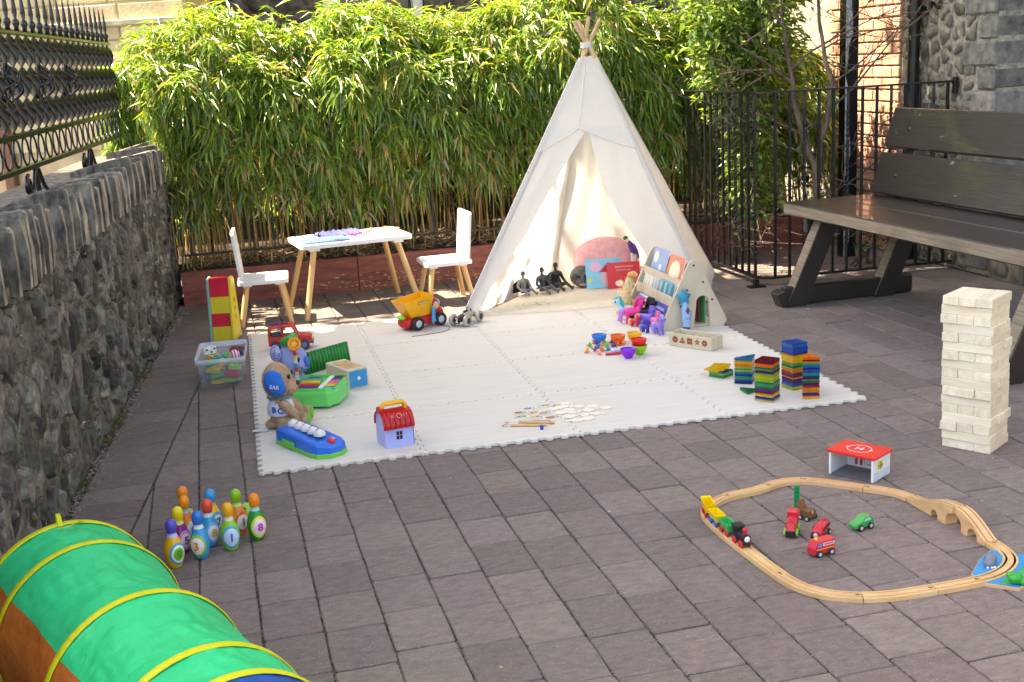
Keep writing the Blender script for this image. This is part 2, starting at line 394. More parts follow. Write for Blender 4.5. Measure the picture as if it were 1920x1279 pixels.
for q in [x for x in slots if id(x) not in nearset and not mat_covers(*x) and x[1] > 1.2]:
    rest.box((q[0], q[1], -.025+rnd.uniform(-.002, .001)), (PW-.006, PL-.005, .05), bev=.0035)
for p in [p for p, _, _ in cuts]+bord:
    if id(p) not in nearset: rest.prism(p, -.05, -.0008, bev=.003)
m_paver2 = mat('paver_far', C(132, 118, 112), rough=.75, var=.2, scale=5, bump=.4, bscale=60, col2=C(106, 97, 94), ramp=(.3, .7), detail=8)
tag(rest.build('paver', m_paver2, paving), kind='stuff')
gr = MB()                                                   # loose grit along the joints
for k in range(8200):
    c = rnd.randrange(-2, 28)
    if rnd.random() < .62: x = c0+c*PW+rnd.gauss(0, .004); y = 1.8+rnd.random()**1.4*5
    else: x = rnd.uniform(-.5, 4.3); y = rnd.uniform(1.8, 7)
    if mat_covers(x, y) or x < bline(y)-.2: continue
    r = rnd.uniform(.0008, .0034); a = rnd.uniform(0, 6.28)
    gr.add([(x+r*cos(a), y+r*sin(a), 0), (x+r*cos(a+2.1), y+r*sin(a+2.1), 0), (x+r*cos(a+4.2), y+r*sin(a+4.2), 0), (x, y, r*.9)], [(0, 1, 3), (1, 2, 3), (2, 0, 3)])
for k in range(2600):                                       # mortar crumbs and dust at the wall foot
    s = rnd.uniform(-1.2, 3.7); x, y, _ = wf(s, 0, abs(rnd.gauss(0, .03))+.01); r = rnd.uniform(.0015, .007); a = rnd.uniform(0, 6.28)
    gr.add([(x+r*cos(a), y+r*sin(a), 0), (x+r*cos(a+2.1), y+r*sin(a+2.1), 0), (x+r*cos(a+4.2), y+r*sin(a+4.2), 0), (x, y, r*.8)], [(0, 1, 3), (1, 2, 3), (2, 0, 3)])
tag(gr.build('grit', m_grit), kind='stuff')
m_dl = [mat('fallen_leaf_%d' % i, C(h), rough=.8, var=.2) for i, h in enumerate(('8a6a4a', 'b08a5a', 'cbb48c'))]
fl = MB()
for k in range(260):
    x = rnd.uniform(-.4, 1.4) if k < 90 else rnd.uniform(-.4, 4.2); y = 7.52-abs(rnd.gauss(0, .22)) if k < 110 else rnd.uniform(2.3, 7.2)
    if mat_covers(x, y): continue
    l = rnd.uniform(.012, .05)*(1 if k < 110 else .5); a = rnd.uniform(-.9, .9); wv = l*.14; ca, sa = cos(a), sin(a)
    fl.add([(x-ca*l/2, y-sa*l/2, .002), (x-sa*wv, y+ca*wv, .005), (x+ca*l/2, y+sa*l/2, .003), (x+sa*wv, y-ca*wv, .001)], [(0, 1, 2, 3)], rnd.randrange(3))
tag(fl.build('fallen_leaves', m_dl), kind='stuff')
# ------------------------------------------------------------------ stone wall on the left
wall = thing('stone_wall', 'low rubble stone wall with upright coping stones along the left side', 'wall', wf(1.5, 0, 0))
def wl_local(mb): mb.v = [(x-wall.location.x, y-wall.location.y, z) for x, y, z in mb.v]; return mb
core = MB(); A, B = -4.2, 3.93
P = [wf(A, 0, 0)[:2], wf(B, 0, 0)[:2], wf(B, 0, -.46)[:2], wf(A, 0, -.46)[:2]]
core.prism(P, -.05, .82); wl_local(core).build('mortar_core', m_mortar, wall)
r2 = random.Random(5); pts = []
nrow = 9; s = -1.05
while s < 3.93:
    wcol = .07+.10*r2.random(); z = r2.uniform(-.04, .05)
    while z < .80:
        h = r2.choice((.04, .055, .08, .12, .17, .22)); pts.append((s+r2.uniform(-.04, .04)+(z-.4)*.12, z+h/2)); z += h
    s += wcol
cells = voronoi(pts, (-1.1, .0, 3.92, .79), .8)
cells = [(c, p) for c, p in zip(cells, pts) if c and area(c) > .0012]
cells.sort(key=lambda t: -t[1][0] if t[1][0] < -.45 else 0)
rest = MB(); n = 0
for c, p in sorted(cells, key=lambda t: hypot(t[1][0]+.6, 0) if t[1][0] > -.6 else 99):
    mb = MB() if n < 300 and p[0] > -.6 else rest
    stone_into(mb, c, wf, r2.choice((.004, .008, .012, .018, .026)), r2.uniform(.003, .009), r2, jit=.34, flat=True)
    if mb is not rest and mb.v: n += 1; wl_local(mb).build('stone', m_stone, wall)
if rest.v: tag(wl_local(rest).build('stone', m_stone, wall), kind='stuff')
rb = MB()                                                    # small fill stones in the joints and rough mortar fillet
for k in range(900):
    s = r2.uniform(-.9, 3.9); z = r2.uniform(.0, .80); q = r2.uniform(.006, .02)
    poly = [(s+q*cos(t)*r2.uniform(.7, 1.3), z+q*sin(t)*r2.uniform(.6, 1.2)) for t in (0, 1.2, 2.4, 3.7, 5)]
    stone_into(rb, poly, wf, r2.uniform(.006, .016), .0, r2, flat=True)
tag(wl_local(rb).build('fill_stone', m_mortar, wall), kind='stuff')
s = -1.1; tall = True; k = 0
while s < 3.9:
    t = r2.uniform(.028, .052) if tall else r2.uniform(.05, .12); t = min(t, 3.93-s)
    top = r2.uniform(.975, 1.035) if tall else r2.uniform(.855, .925); fr = r2.uniform(.014, .036) if tall else r2.uniform(-.02, .0)
    bot = .79 if tall else .80
    ln = r2.uniform(-.012, .012); mb = MB(); nb = 5
    a0, a1 = s+.0035, s+t-.0035
    prof = [(fr, bot), (fr+.004, (bot+top)/2), (fr-.002, top-.010), (fr-.010, top), (fr-.10, top-r2.uniform(.0, .02)), (-.27, top-r2.uniform(.03, .07)), (-.30, bot)]
    V = []; m_ = len(prof)
    for e, ss in enumerate((a0, (a0+a1)/2, a1)):
        for j, (d, z) in enumerate(prof): V.append(wf(ss+ln*(z-bot)*4+r2.uniform(-.0035, .0035), z+r2.uniform(-.004, .004)-(.004 if e != 1 else 0), d+r2.uniform(-.004, .004)-(.004 if e != 1 else 0)))
    F = [(i, (i+1) % m_, m_+(i+1) % m_, m_+i) for i in range(m_)]+[(m_+i, m_+(i+1) % m_, 2*m_+(i+1) % m_, 2*m_+i) for i in range(m_)]
    F += [tuple(range(m_))[::-1], tuple(range(2*m_, 3*m_))]
    mb.add(V, F)
    for fi, f in enumerate(F): mb.m[fi] = 1 if fi < 2*m_ and fi % m_ in (0, 1, 2) else 0
    wl_local(mb).build('coping_stone', [m_cope, m_copef], wall); s += t; tall = not tall if r2.random() < .9 else tall
bed = MB(); bed.prism([wf(-1.3, 0, -.2)[:2], wf(3.93, 0, -.2)[:2], wf(3.93, 0, -.46)[:2], wf(-1.3, 0, -.46)[:2]], .80, .945)
wl_local(bed).build('top_bed', m_mortar, wall)
# ------------------------------------------------------------------ iron fence on the wall
FO = -.22
fence = thing('iron_fence', 'ornate black wrought iron fence with twisted bars and spear tips on the stone wall', 'fence', wf(1.5, 0.98, FO))
FX = Matrix.Translation(wf(0, 0, FO)) @ Matrix.Rotation(atan2(WD.y, WD.x), 4, 'Z')        # local x along the fence
FXL = Matrix.Translation(-Vector(fence.location)) @ FX
def fb(name, mb, m=m_iron):
    mb.v = [tuple(FXL @ Vector(p)) for p in mb.v]; return mb.build(name, m, fence)
for z, h in ((1.08, .022), (1.212, .022), (1.615, .016)):
    fb('rail', MB().box((1.1, 0, z), (5.1, .03, h), bev=.003))
def ribbon():
    mb = MB(); V = []; F = []; N = 34
    for i in range(N+1):
        z = 1.222+.39*i/N; a = 2*pi*1.55*i/N
        for sx, sy in ((-1, -1), (1, -1), (1, 1), (-1, 1)):
            x, y = sx*.029, sy*.004; V.append((x*cos(a)-y*sin(a), x*sin(a)+y*cos(a), z))
    for i in range(N):
        for k in range(4): F.append((i*4+k, i*4+(k+1) % 4, i*4+4+(k+1) % 4, i*4+4+k))
    return mb.add(V, F, 0, True)
def spear(): return MB().lathe([(0, 1.62), (.012, 1.623), (.009, 1.64), (.016, 1.655), (.013, 1.668), (.006, 1.675), (.011, 1.70), (.009, 1.73), (.0045, 1.78), (0, 1.825)], n=8)
def loop(rx, rz, zc, r=.0045, y=0):
    return MB().tube([(rx*cos(t), y, zc+rz*sin(t)) for t in [2*pi*i/20 for i in range(21)]], r, 6, cap=False)
R0 = fb('bar', ribbon()); S0 = fb('spear_tip', spear()); L0 = fb('oval_loop', loop(.056, .054, 1.146))
bars = []
s = -1.4; k = 0; base = Vector((FX @ Vector((1, 0, 0))) - (FX @ Vector((0, 0, 0))))
while s < 3.62:
    for o in (R0, S0, L0):
        c = o.copy(); COL.objects.link(c); c.parent = fence; c.location = base*s
    s += .147; k += 1
for o in (R0, S0, L0): bpy.data.objects.remove(o)
def medal():
    mb = MB()
    for sg in (1, -1):
        for ph in (0, pi/2):
            mb.tube([(.058*sin(pi*i/16)**.8*cos(sg*2.6*pi*i/16/2+ph)*(1), .058*sin(pi*i/16)**.8*sin(sg*2.6*pi*i/16/2+ph), 1.335+.155*i/16) for i in range(17)], .0055, 6)
    mb.tube([(.066*sin(pi*i/16)**.7, 0, 1.32+.185*i/16) for i in range(17)], .005, 6); mb.tube([(-.066*sin(pi*i/16)**.7, 0, 1.32+.185*i/16) for i in range(17)], .005, 6)
    mb.box((0, 0, 1.515), (.032, .032, .028), bev=.003); mb.box((0, 0, 1.31), (.032, .032, .028), bev=.003); return mb
for s in (.53, 1.118, 1.706, 2.294):
    mb = medal(); mb.v = [(x+s, y, z) for x, y, z in mb.v]; fb('medallion', mb)
for s in (.15, 1.38, 2.62):
    mb = MB(); T = [(-.20, 1.03), (-.185, 1.045), (-.165, 1.04), (-.155, 1.02), (-.165, .998), (-.19, .99), (-.215, 1.0), (-.225, 1.025), (-.21, 1.055), (-.18, 1.062)]
    mb.tube([(s+x+.02, 0, z-.012) for x, z in T[::-1]]+[(s-.15, 0, .975), (s-.115, 0, .972), (s-.085, 0, .99), (s-.06, 0, 1.03), (s-.03, 0, 1.062), (s, 0, 1.072), (s+.04, 0, 1.06), (s+.075, 0, 1.02), (s+.11, 0, .985), (s+.15, 0, .968)], .009, 8)
    mb.tube([(s-.005, 0, 1.07), (s, 0, .94)], .011, 8); fb('scroll_foot', mb)
hb = MB().tube([tuple(FX @ Vector((x, .028, 1.632+.006*sin(x*3)))) for x in np.linspace(-1.2, 3.75, 22)], .009, 8)
tag(hb.build('garden_cane', mat('green_cane', C(158, 176, 110), rough=.5, var=.15)), 'pale green cane lying along the top of the iron fence', 'cane')
# ------------------------------------------------------------------ raised bed, railing
planter = thing('raised_bed', 'long dark red painted timber raised bed under the bamboo hedge', 'planter', (1.9, 7.75, 0))
for x0, x1 in ((-.23, .868), (.873, 2.35), (2.356, 4.15)):
    mb = MB(); n = 18; V = []
    for i in range(n+1):
        x = x0+(x1-x0)*i/n-1.9; wv = .003*sin(x*5)+rnd.uniform(-.0015, .0015)
        for y, z in ((-.19, 0), (-.19, .213), (-.186, .218), (-.152, .218), (-.15, 0)): V.append((x, y+wv, z+(rnd.uniform(-.001, .001) if z else 0)))
    F = [(i*5+k, i*5+5+k, i*5+5+(k+1) % 5, i*5+(k+1) % 5) for i in range(n) for k in range(5)]+[(0, 1, 2, 3, 4), tuple(range(n*5, n*5+5))[::-1]]
    mb.add(V, F); o = mb.build('board', m_red, planter)
pe = MB()
for k in range(150):                                          # flaked paint low on the boards
    x = rnd.gauss(1.2, .4)-1.9; z = abs(rnd.gauss(.0, .05))+.008; q = rnd.uniform(.003, .011)
    if z > .2 or abs(x+.9) > 1.2: continue
    pe.add([(x+q*1.6*cos(t)*rnd.uniform(.5, 1.3), -.1945, z+q*.6*sin(t)*rnd.uniform(.5, 1.3)) for t in (0, 1, 2.1, 3.1, 4.2, 5.3)], [(0, 1, 2, 3, 4, 5)])
tag(pe.build('flaked_paint', mat('bare_wood', C(196, 160, 128), rough=.9), planter), kind='stuff')
so_ = MB(); V = []; F = []
for i in range(31):
    for j in range(7): V.append((-.25+4.4*i/30-1.9, -.15+1.1*j/6, .19+.05*min(1, j*.6)+rnd.uniform(-.012, .012)))
for i in range(30):
    for j in range(6): F.append((i*7+j, i*7+7+j, i*7+8+j, i*7+1+j))
tag(so_.add(V, F).build('soil', m_soil, planter), kind='structure')
lt = MB()
for k in range(3400):
    x = rnd.uniform(-.2, 3.3)-1.9; y = rnd.uniform(-.15, .3); z = .215+rnd.uniform(0, .05)+max(0, y)*.1; l = rnd.uniform(.03, .09); a = rnd.gauss(0, .9); ti = rnd.uniform(-.5, .5); wv = l*.07
    d = Vector((cos(a)*cos(ti), sin(a)*cos(ti), sin(ti)))*l; sd = Vector((-sin(a), cos(a), rnd.uniform(-.5, .5)))*wv; p = Vector((x, y, z))
    lt.add([p, p+d*.4+sd, p+d, p+d*.4-sd], [(0, 1, 2, 3)])
tag(lt.build('leaf_litter', m_straw, planter), kind='stuff')
railing = thing('metal_railing', 'dark metal railing with plain and twisted bars turning the corner beside the bench', 'railing', (3.16, 6.42, 0))
def rl(mb, name, m=m_rail):
    mb.v = [(x-3.16, y-6.42, z) for x, y, z in mb.v]; return mb.build(name, m, railing)
def sweep(P, wd, h):
    mb = MB(); V = []; n = len(P)
    for i, p in enumerate(P):
        d = Vector(P[min(i+1, n-1)])-Vector(P[max(0, i-1)]); nn = Vector((-d.y, d.x, 0)).normalized()*wd/2; p = Vector(p)
        V += [p-nn-Vector((0, 0, h/2)), p+nn-Vector((0, 0, h/2)), p+nn+Vector((0, 0, h/2)), p-nn+Vector((0, 0, h/2))]
    F = [(i*4+k, i*4+4+k, i*4+4+(k+1) % 4, i*4+(k+1) % 4) for i in range(n-1) for k in range(4)]+[(0, 1, 2, 3), (4*n-1, 4*n-2, 4*n-3, 4*n-4)]
    return mb.add(V, F)
crn = [(3.145, 7.70, 0), (3.145, 6.52, 0), (3.150, 6.47, 0), (3.17, 6.435, 0), (3.21, 6.42, 0), (4.40, 6.37, 0)]
rl(sweep([(x, y, 1.135) for x, y, _ in crn], .038, .011), 'top_rail'); rl(sweep([(x, y, .042) for x, y, _ in crn], .036, .011), 'bottom_rail')
rl(sweep([(-.2, 7.86, 1.125), (3.14, 7.70, 1.125)], .036, .011), 'top_rail'); rl(sweep([(-.2, 7.70, .305), (3.14, 7.70, .305)], .03, .012), 'bottom_rail')
def twisted(z0, z1, hw, plain=False):
    if plain: return MB().box((0, 0, (z0+z1)/2), (hw*2, hw*2, z1-z0), bev=.0008)
    mb = MB(); N = int((z1-z0)/.012); V = []; F = []
    for i in range(N+1):
        z = z0+(z1-z0)*i/N; a = .55*i if .08 < i/N < .92 else (.55*N*.08 if i/N < .5 else .55*N*.92)
        for k in range(4): V.append((hw*1.38*cos(a+k*pi/2), hw*1.38*sin(a+k*pi/2), z))
    for i in range(N):
        for k in range(4): F.append((i*4+k, i*4+(k+1) % 4, i*4+4+(k+1) % 4, i*4+4+k))
    return mb.add(V, F)
bt = [twisted(.047, 1.13, .0074, i == 0).build('bar', m_rail) for i in (0, 1)]; bp_ = [twisted(.311, 1.12, .006, i == 0).build('bar', m_rail) for i in (0, 1)]
pos = [(3.145, 6.50+.0905*i, 0) for i in range(13)]+[(3.235+.0925*i, 6.419-.0042*(i*.93), 0) for i in range(13)]
for i, p in enumerate(pos):
    link('bar', bt[1 if i % 3 == 0 else 0].data, railing, (p[0]-3.16, p[1]-6.42, 0))
i = 0; x = -.15
while x < 3.1:
    link('bar', bp_[i % 2].data, railing, (x-3.16, 7.70-6.42, 0)); x += .13; i += 1
for o in bt+bp_: bpy.data.objects.remove(o)
rl(MB().box((3.10, 6.40, .02), (.03, .03, .055), bev=.002).box((3.10, 6.40, .004), (.1, .06, .008), bev=.001), 'post_foot')
rl(MB().box((4.395, 6.37, 1.11), (.03, .03, .10), bev=.004), 'wall_bracket')
# ------------------------------------------------------------------ foliage builder
def leaves(spec):
    "spec: list of (pos, dir, length, width, droop, colour) -> mesh arrays"
    n = len(spec); V = np.zeros((n*5, 3)); Ccol = np.zeros((n*5, 4)); F = np.zeros((n*4, 3), int)
    for i, (p, d, l, wd, dr, col) in enumerate(spec):
        p = Vector(p); d = Vector(d).normalized(); sd = d.cross(Vector((0, 0, 1))); sd = sd.normalized() if sd.length > .05 else Vector((1, 0, 0))
        t = rnd.uniform(-.9, .9)*(.4 if d.z > -.5 else 1); nrm = sd.cross(d); sd = sd*cos(t)+nrm*sin(t); m = p+d*l*.45; tip = p+d*l+Vector((0, 0, -dr*l)); up = nrm*wd*.25
        k = i*5; V[k] = p; V[k+1] = m+sd*wd/2+up; V[k+2] = m-up*.4; V[k+3] = m-sd*wd/2+up; V[k+4] = tip; Ccol[k:k+5] = col
        F[i*4:i*4+4] = ((k, k+2, k+1), (k, k+3, k+2), (k+1, k+2, k+4), (k+2, k+3, k+4))
    return V, F, Ccol
def leaf_obj(name, spec, m, parent=None, loc=(0, 0, 0), kind='stuff'):
    V, F, K = leaves(spec); V = V-np.array(loc); me = bpy.data.meshes.new(name); me.from_pydata(V.tolist(), [], F.tolist()); me.materials.append(m)
    a = me.color_attributes.new('Col', 'FLOAT_COLOR', 'POINT'); a.data.foreach_set('color', K.ravel()); o = link(name, me, parent)
    if kind: o['kind'] = kind
    return o
sp = []
for k in range(420):
    s_ = rnd.choice((.85, 1.05, 1.12, 1.9, 2.4, .3))+rnd.gauss(0, .06); x, y, z = wf(s_, rnd.uniform(0, .02), .015+abs(rnd.gauss(0, .018))); a = rnd.uniform(0, 6.28); l = rnd.uniform(.008, .022)
    sp.append(((x, y, z), (cos(a), sin(a), rnd.uniform(.2, 1.2)), l, l*.4, .2, (.12*rnd.uniform(.6, 1.3), .14*rnd.uniform(.6, 1.3), .03, 1)))
leaf_obj('wall_moss', sp, m_leaf2)
def bcol():
    t = rnd.random()
    if t < .06: return (.46, .34, .12, 1)
    if t < .20: return (.30*rnd.uniform(.8, 1.2), .35*rnd.uniform(.8, 1.2), .05, 1)
    k = rnd.uniform(.6, 1.7); return (.13*k, .22*k, .034*k, 1)
topx = [-.6, -.45, -.2, .1, .45, .8, 1.0, 1.25, 1.5, 1.9, 2.2, 2.6, 2.9, 3.5, 3.6, 4.4]; topz = [1.40, 1.58, 1.74, 1.78, 1.72, 1.68, 1.80, 1.82, 1.70, 1.68, 1.88, 2.1, 1.75, 1.6, 1.45, 1.35]
def htop(x): return float(np.interp(x, topx, topz))+.035*sin(x*17)+.03*sin(x*7.3+1)
edges = [-.52, -.1, .4, .9, 1.4, 1.9, 2.4, 2.9, 3.5, 4.3]
blab = ['bamboo clump at the left end of the hedge spilling over the stone wall', 'bamboo clump in the hedge above the small white chair with its back to the wall', 'bamboo clump in the hedge behind the left half of the white table',
        'bamboo clump with a raised crest behind the right half of the white table', 'bamboo clump in the hedge behind the white chair nearest the teepee', 'bamboo clump in the hedge just left of the teepee',
        'bamboo clump in the hedge right behind the teepee top', 'tall bamboo clump rising over the far end of the metal railing', 'tall bamboo clump at the right end of the hedge behind the bare tree']
for i in range(9):
    x0, x1 = edges[i], edges[i+1]; cx = (x0+x1)/2
    T = thing('bamboo_clump', blab[i], 'bamboo', (cx, 7.95, .22), 0, 'bamboo clumps of the hedge'); loc = (cx, 7.95, .22)
    spec = []
    def leafset(x, y, z, nl, ya, up, spread):
        for q in range(nl):
            a = ya+rnd.uniform(-1.5, 1.5); el = rnd.uniform(-1.4, .05)-.1 if not up else rnd.uniform(-.75, .45)
            d = (cos(a)*cos(el), sin(a)*cos(el), sin(el)); l = rnd.uniform(.055, .15)*rnd.choice((.7, 1, 1, 1.1))
            spec.append(((x+rnd.gauss(0, spread), y+rnd.gauss(0, spread*.7), z+rnd.gauss(0, spread)), d, l, l*rnd.uniform(.10, .19), rnd.uniform(.05, .4), bcol() if z > .95 or rnd.random() < .82 else (.50*rnd.uniform(.7, 1.1), .38*rnd.uniform(.7, 1.1), .16, 1)))
    def front(x, z, zt):
        yf = 7.66-.13*min(1, max(0, (z-.45)/.8))+.05*sin(x*5+z*4)+.04*sin(x*13+z*9)
        k = (z-(zt-.42))/.42
        return yf+(.48*k**1.6 if k > 0 else 0)
    nn_ = int(330*(x1-x0)/.5)
    for k in range(nn_):                                # leafy twigs on the front
        x = rnd.uniform(x0-.04, x1+.04); zt = htop(x); z = rnd.uniform(.62+.10*sin(x*5)+.06*sin(x*19), zt); hole = sin(x*9+1.3*sin(z*5))*sin(z*8+x*3)
        if z < zt-.45 and hole > .55 and rnd.random() < .75: continue
        y = front(x, z, zt)+abs(rnd.gauss(0, .10))
        if x < -.33: y = max(y, 7.98); z = max(z, 1.0)
        top = z > zt-.40
        ya = -pi/2+rnd.gauss(0, .8); leafset(x, y, z, rnd.randint(8, 14), ya, top and rnd.random() < .7, .010); leafset(x+rnd.gauss(0, .04), y-.015, z-.06, rnd.randint(4, 8), ya+rnd.gauss(0, .6), False, .014)
    for k in range(int(150*(x1-x0)/.5)):                # crown, back and inside
        x = rnd.uniform(x0-.04, x1+.04); zt = htop(x)
        if rnd.random() < .55: y = rnd.uniform(7.8, 8.6); z = zt-rnd.uniform(-.03, .12)-.10*max(0, (y-8.1)/.5)**2; up = True
        else: y = rnd.uniform(7.85, 8.6); z = rnd.uniform(.45, zt-.05); up = False
        if x < -.33: y = max(y, 7.98); z = max(z, 1.0)
        leafset(x, y, z, rnd.randint(6, 10), rnd.uniform(-pi, pi), up, .04)
    leaf_obj('foliage', spec, m_leaf, T, loc)
    nc = 32
    for k in range(nc):
        x = x0+(x1-x0)*(k+rnd.random())/nc; y = rnd.uniform(7.70, 8.05) if k % 3 else rnd.uniform(7.9, 8.4)
        if x < -.2: x += .2
        lx, ly = rnd.gauss(0, .06), rnd.gauss(0, .05); zt = htop(x)-rnd.uniform(.05, .4); P = [(x+lx*t-cx, y+ly*t-7.95, zt*t*1.0) for t in (0, .25, .5, .75, 1)]; r = rnd.uniform(.0035, .0065)
        MB().tube([(a, b, c*(zt-.22)/zt) for a, b, c in P], [r, r, r*.95, r*.8, r*.5], 6).build('cane', m_cane, T)
# ------------------------------------------------------------------ buildings
bl = thing('stone_building', 'stone and brick building with a black downpipe behind the bench', 'building', (4.41, 6.2, 0))
def bb(mb, name, m, par=None):
    mb.v = [(x-4.41, y-6.2, z) for x, y, z in mb.v]; return mb.build(name, m, par or bl)
cw = MB(); cw.box((4.41+.3, 8.6, 3), (.58, 5.16, 6)); cw.box((4.41+.3, 2.2, .24), (.58, 7.64, .56)); cw.box((4.41+.3, .7, 3.5), (.58, 4.6, 6)); cw.box((4.41+.3, 4.5, 4.4), (.58, 3.1, 3.2))
bb(cw, 'wall', m_bmort)
bf = lambda y, z, d: (4.41-d, y, z)
r3 = random.Random(11); pts = []
y = 6.24
while y < 6.93:
    z = r3.uniform(-.03, .03)
    while z < 2.15:
        h = r3.uniform(.05, .12); pts.append((y+r3.uniform(-.03, .05), z+h/2)); z += h
    y += .125
for c, p in zip(voronoi(pts, (6.2, .0, 6.95, 2.2), .8), pts):
    if c and area(c) > .001:
        mb = MB(); stone_into(mb, c, bf, r3.uniform(.006, .016), r3.uniform(.012, .028), r3, jit=.26)
        if mb.v: bb(mb, 'stone', m_bstone)
pts = [(y+r3.uniform(-.06, .06), z+r3.uniform(-.03, .03)) for y in np.arange(3.1, 6.0, .2) for z in np.arange(.06, .5, .13)]
for c, p in zip(voronoi(pts, (3.0, 0, 6.02, .50), .8), pts):
    if c and p[0] > 3.5:
        mb = MB(); stone_into(mb, c, bf, r3.uniform(.006, .02), r3.uniform(.006, .015), r3, jit=.2)
        if mb.v: bb(mb, 'stone', m_bstone)
z = .02; k = 0                                                # quoins round the opening
while z < 2.3:
    h = r3.uniform(.125, .165); ln = (.30, .17)[k % 2]+r3.uniform(-.03, .02); o = r3.uniform(0, .008)
    bb(MB().box((4.41+.285-o, 6.02+ln/2-.004, z+h/2), (.585, ln, h-.010), bev=.012, jit=.004), 'quoin', m_quoin); z += h; k += 1
rw = 0; z = .0
while z < 2.4:
    for q in range(-1, 4):
        y0 = 6.965+q*.228+(.114 if rw % 2 else 0); y1 = y0+.218; y0 = max(y0, 6.965+r3.uniform(0, .03)); y1 = min(y1, 7.9)
        if y1-y0 > .04: bb(MB().box((4.41+.02-r3.uniform(0, .005), (y0+y1)/2, z+.034), (.06, y1-y0, .066), bev=.005, jit=.0015), 'brick', m_brick)
    z += .077; rw += 1
bb(MB().tube([(4.36, 6.765, 0), (4.36, 6.765, 3.5)], .036, 16).tube([(4.36, 6.765, 1.52), (4.36, 6.765, 1.60)], .046, 16).box((4.40, 6.765, 1.56), (.05, .13, .05)), 'downpipe', m_black)
bb(MB().box((4.43, 6.62, 1.585), (.04, .12, .05), bev=.006), 'pipe_bracket', m_black)
bb(MB().box((4.80, 5.3, 1.6), (.06, 1.45, 2.2)), 'door_panel', mat('door_paint', C(150, 160, 168), rough=.5))
bb(MB().box((4.72, 5.97, 1.6), (.14, .07, 2.2), bev=.004), 'door_frame', mat('frame_paint', C(176, 182, 186), rough=.5))
pl_ = MB()                                                     # timber post; pale peeling strip also paints its sunlit face
V = []; F = []
for i in range(41):
    zz = -.02+3.0*i/40
    for x, y in ((4.04, 7.03), (4.13, 7.03), (4.13, 7.11), (4.04, 7.11)): V.append((x, y, zz))
F = [(i*4+k, i*4+(k+1) % 4, i*4+4+(k+1) % 4, i*4+4+k) for i in range(40) for k in range(4)]
pl_.add([(x-4.08, y-7.07, z) for x, y, z in V], F+[(160, 161, 162, 163)])
po = tag(pl_.build('timber_post', m_black, None, (4.08, 7.07, 0)), None)
pt = thing('timber_post', 'black painted timber post with a pale peeling strip painted as sunlit beside the brick corner', 'post', (4.08, 7.07, 0)); po.parent = pt; po.location = (0, 0, 0); po.name = 'shaft'
pf = MB(); V = []
for i in range(61):
    zz = 2.4*i/60; wv = .5+.35*sin(zz*5)+.3*sin(zz*13+1)+.15*sin(zz*31); wv = max(.06, min(1, wv)) if zz > .9 else max(.02, .35+.5*sin(zz*11))
    V += [(-.055, -.043, zz), (-.055+.050*wv, -.0432, zz+.01)]
pf.add(V, [(2*i, 2*i+1, 2*i+3, 2*i+2) for i in range(60)]); V2 = [(-.0425, y, zz) for zz in np.linspace(0, 2.4, 3) for y in (-.04, .03)]
m_lit_peel = mat('sunlit_peel', C(206, 208, 212), rough=.6, col2=C(120, 122, 128), scale=14)
X = MB(); X.add([(x+.012, y, z) for x, y, z in V], [(2*i, 2*i+1, 2*i+3, 2*i+2) for i in range(60)]); X.build('sunlit_peel', m_lit_peel, pt)
# grey building at the back
gb = thing('grey_building', 'grey stone building with a white framed window beyond the hedge', 'building', (1.6, 11, 0))
def gbb(mb, n, m): mb.v = [(x-1.6, y-11, z) for x, y, z in mb.v]; return mb.build(n, m, gb)
mb = MB(); mb.box((-.55, 11.2, 3), (3.4, .4, 6)); mb.box((4.3, 11.2, 3), (4.46, .4, 6)); mb.box((1.61, 11.2, .55), (.92, .4, 1.1)); mb.box((1.61, 11.2, 4.5), (.92, .4, 3)); gbb(mb, 'wall', m_mortar)
pts = [(x+rnd.uniform(-.07, .07), z+rnd.uniform(-.04, .04)) for x in np.arange(-2.0, 4.6, .26) for z in np.arange(1.25, 2.4, .15)]
for c, p in zip(voronoi(pts, (-2.2, 1.15, 4.8, 2.5), 1.3), pts):
    if c and not (.95 < p[0] < 2.27):
        m2 = MB(); stone_into(m2, c, lambda x, z, d: (x, 11-d, z), rnd.uniform(.02, .05), rnd.uniform(.006, .014), rnd, jit=.15); gbb(m2, 'stone', m_gstone) if m2.v else 0
wf_ = gbb(MB().box((1.195, 11.10, 2.0), (.09, .12, 1.9), bev=.004).box((2.015, 11.10, 2.0), (.09, .12, 1.9), bev=.004).box((1.605, 11.10, 1.09), (.9, .14, .06), bev=.004).box((1.605, 11.12, 2.2), (.04, .06, 1.5)), 'window_frame', m_white)
gbb(MB().box((1.605, 11.18, 2.0), (.8, .01, 1.8)), 'pane', m_glass)
hedge_back = thing('hedge_dark_backing', 'added dark backing standing for the gloom behind the bamboo canes', 'wall', (1.9, 8.9, 0))
MB().box((0, 0, .6), (5.0, .22, 1.2), bev=.02).build('wall', mat('dark_backing', C(70, 66, 56), rough=.95, col2=C(38, 38, 32), scale=9, bump=.8), hedge_back)  # added dark backing; its colour stands for the shade inside the hedge
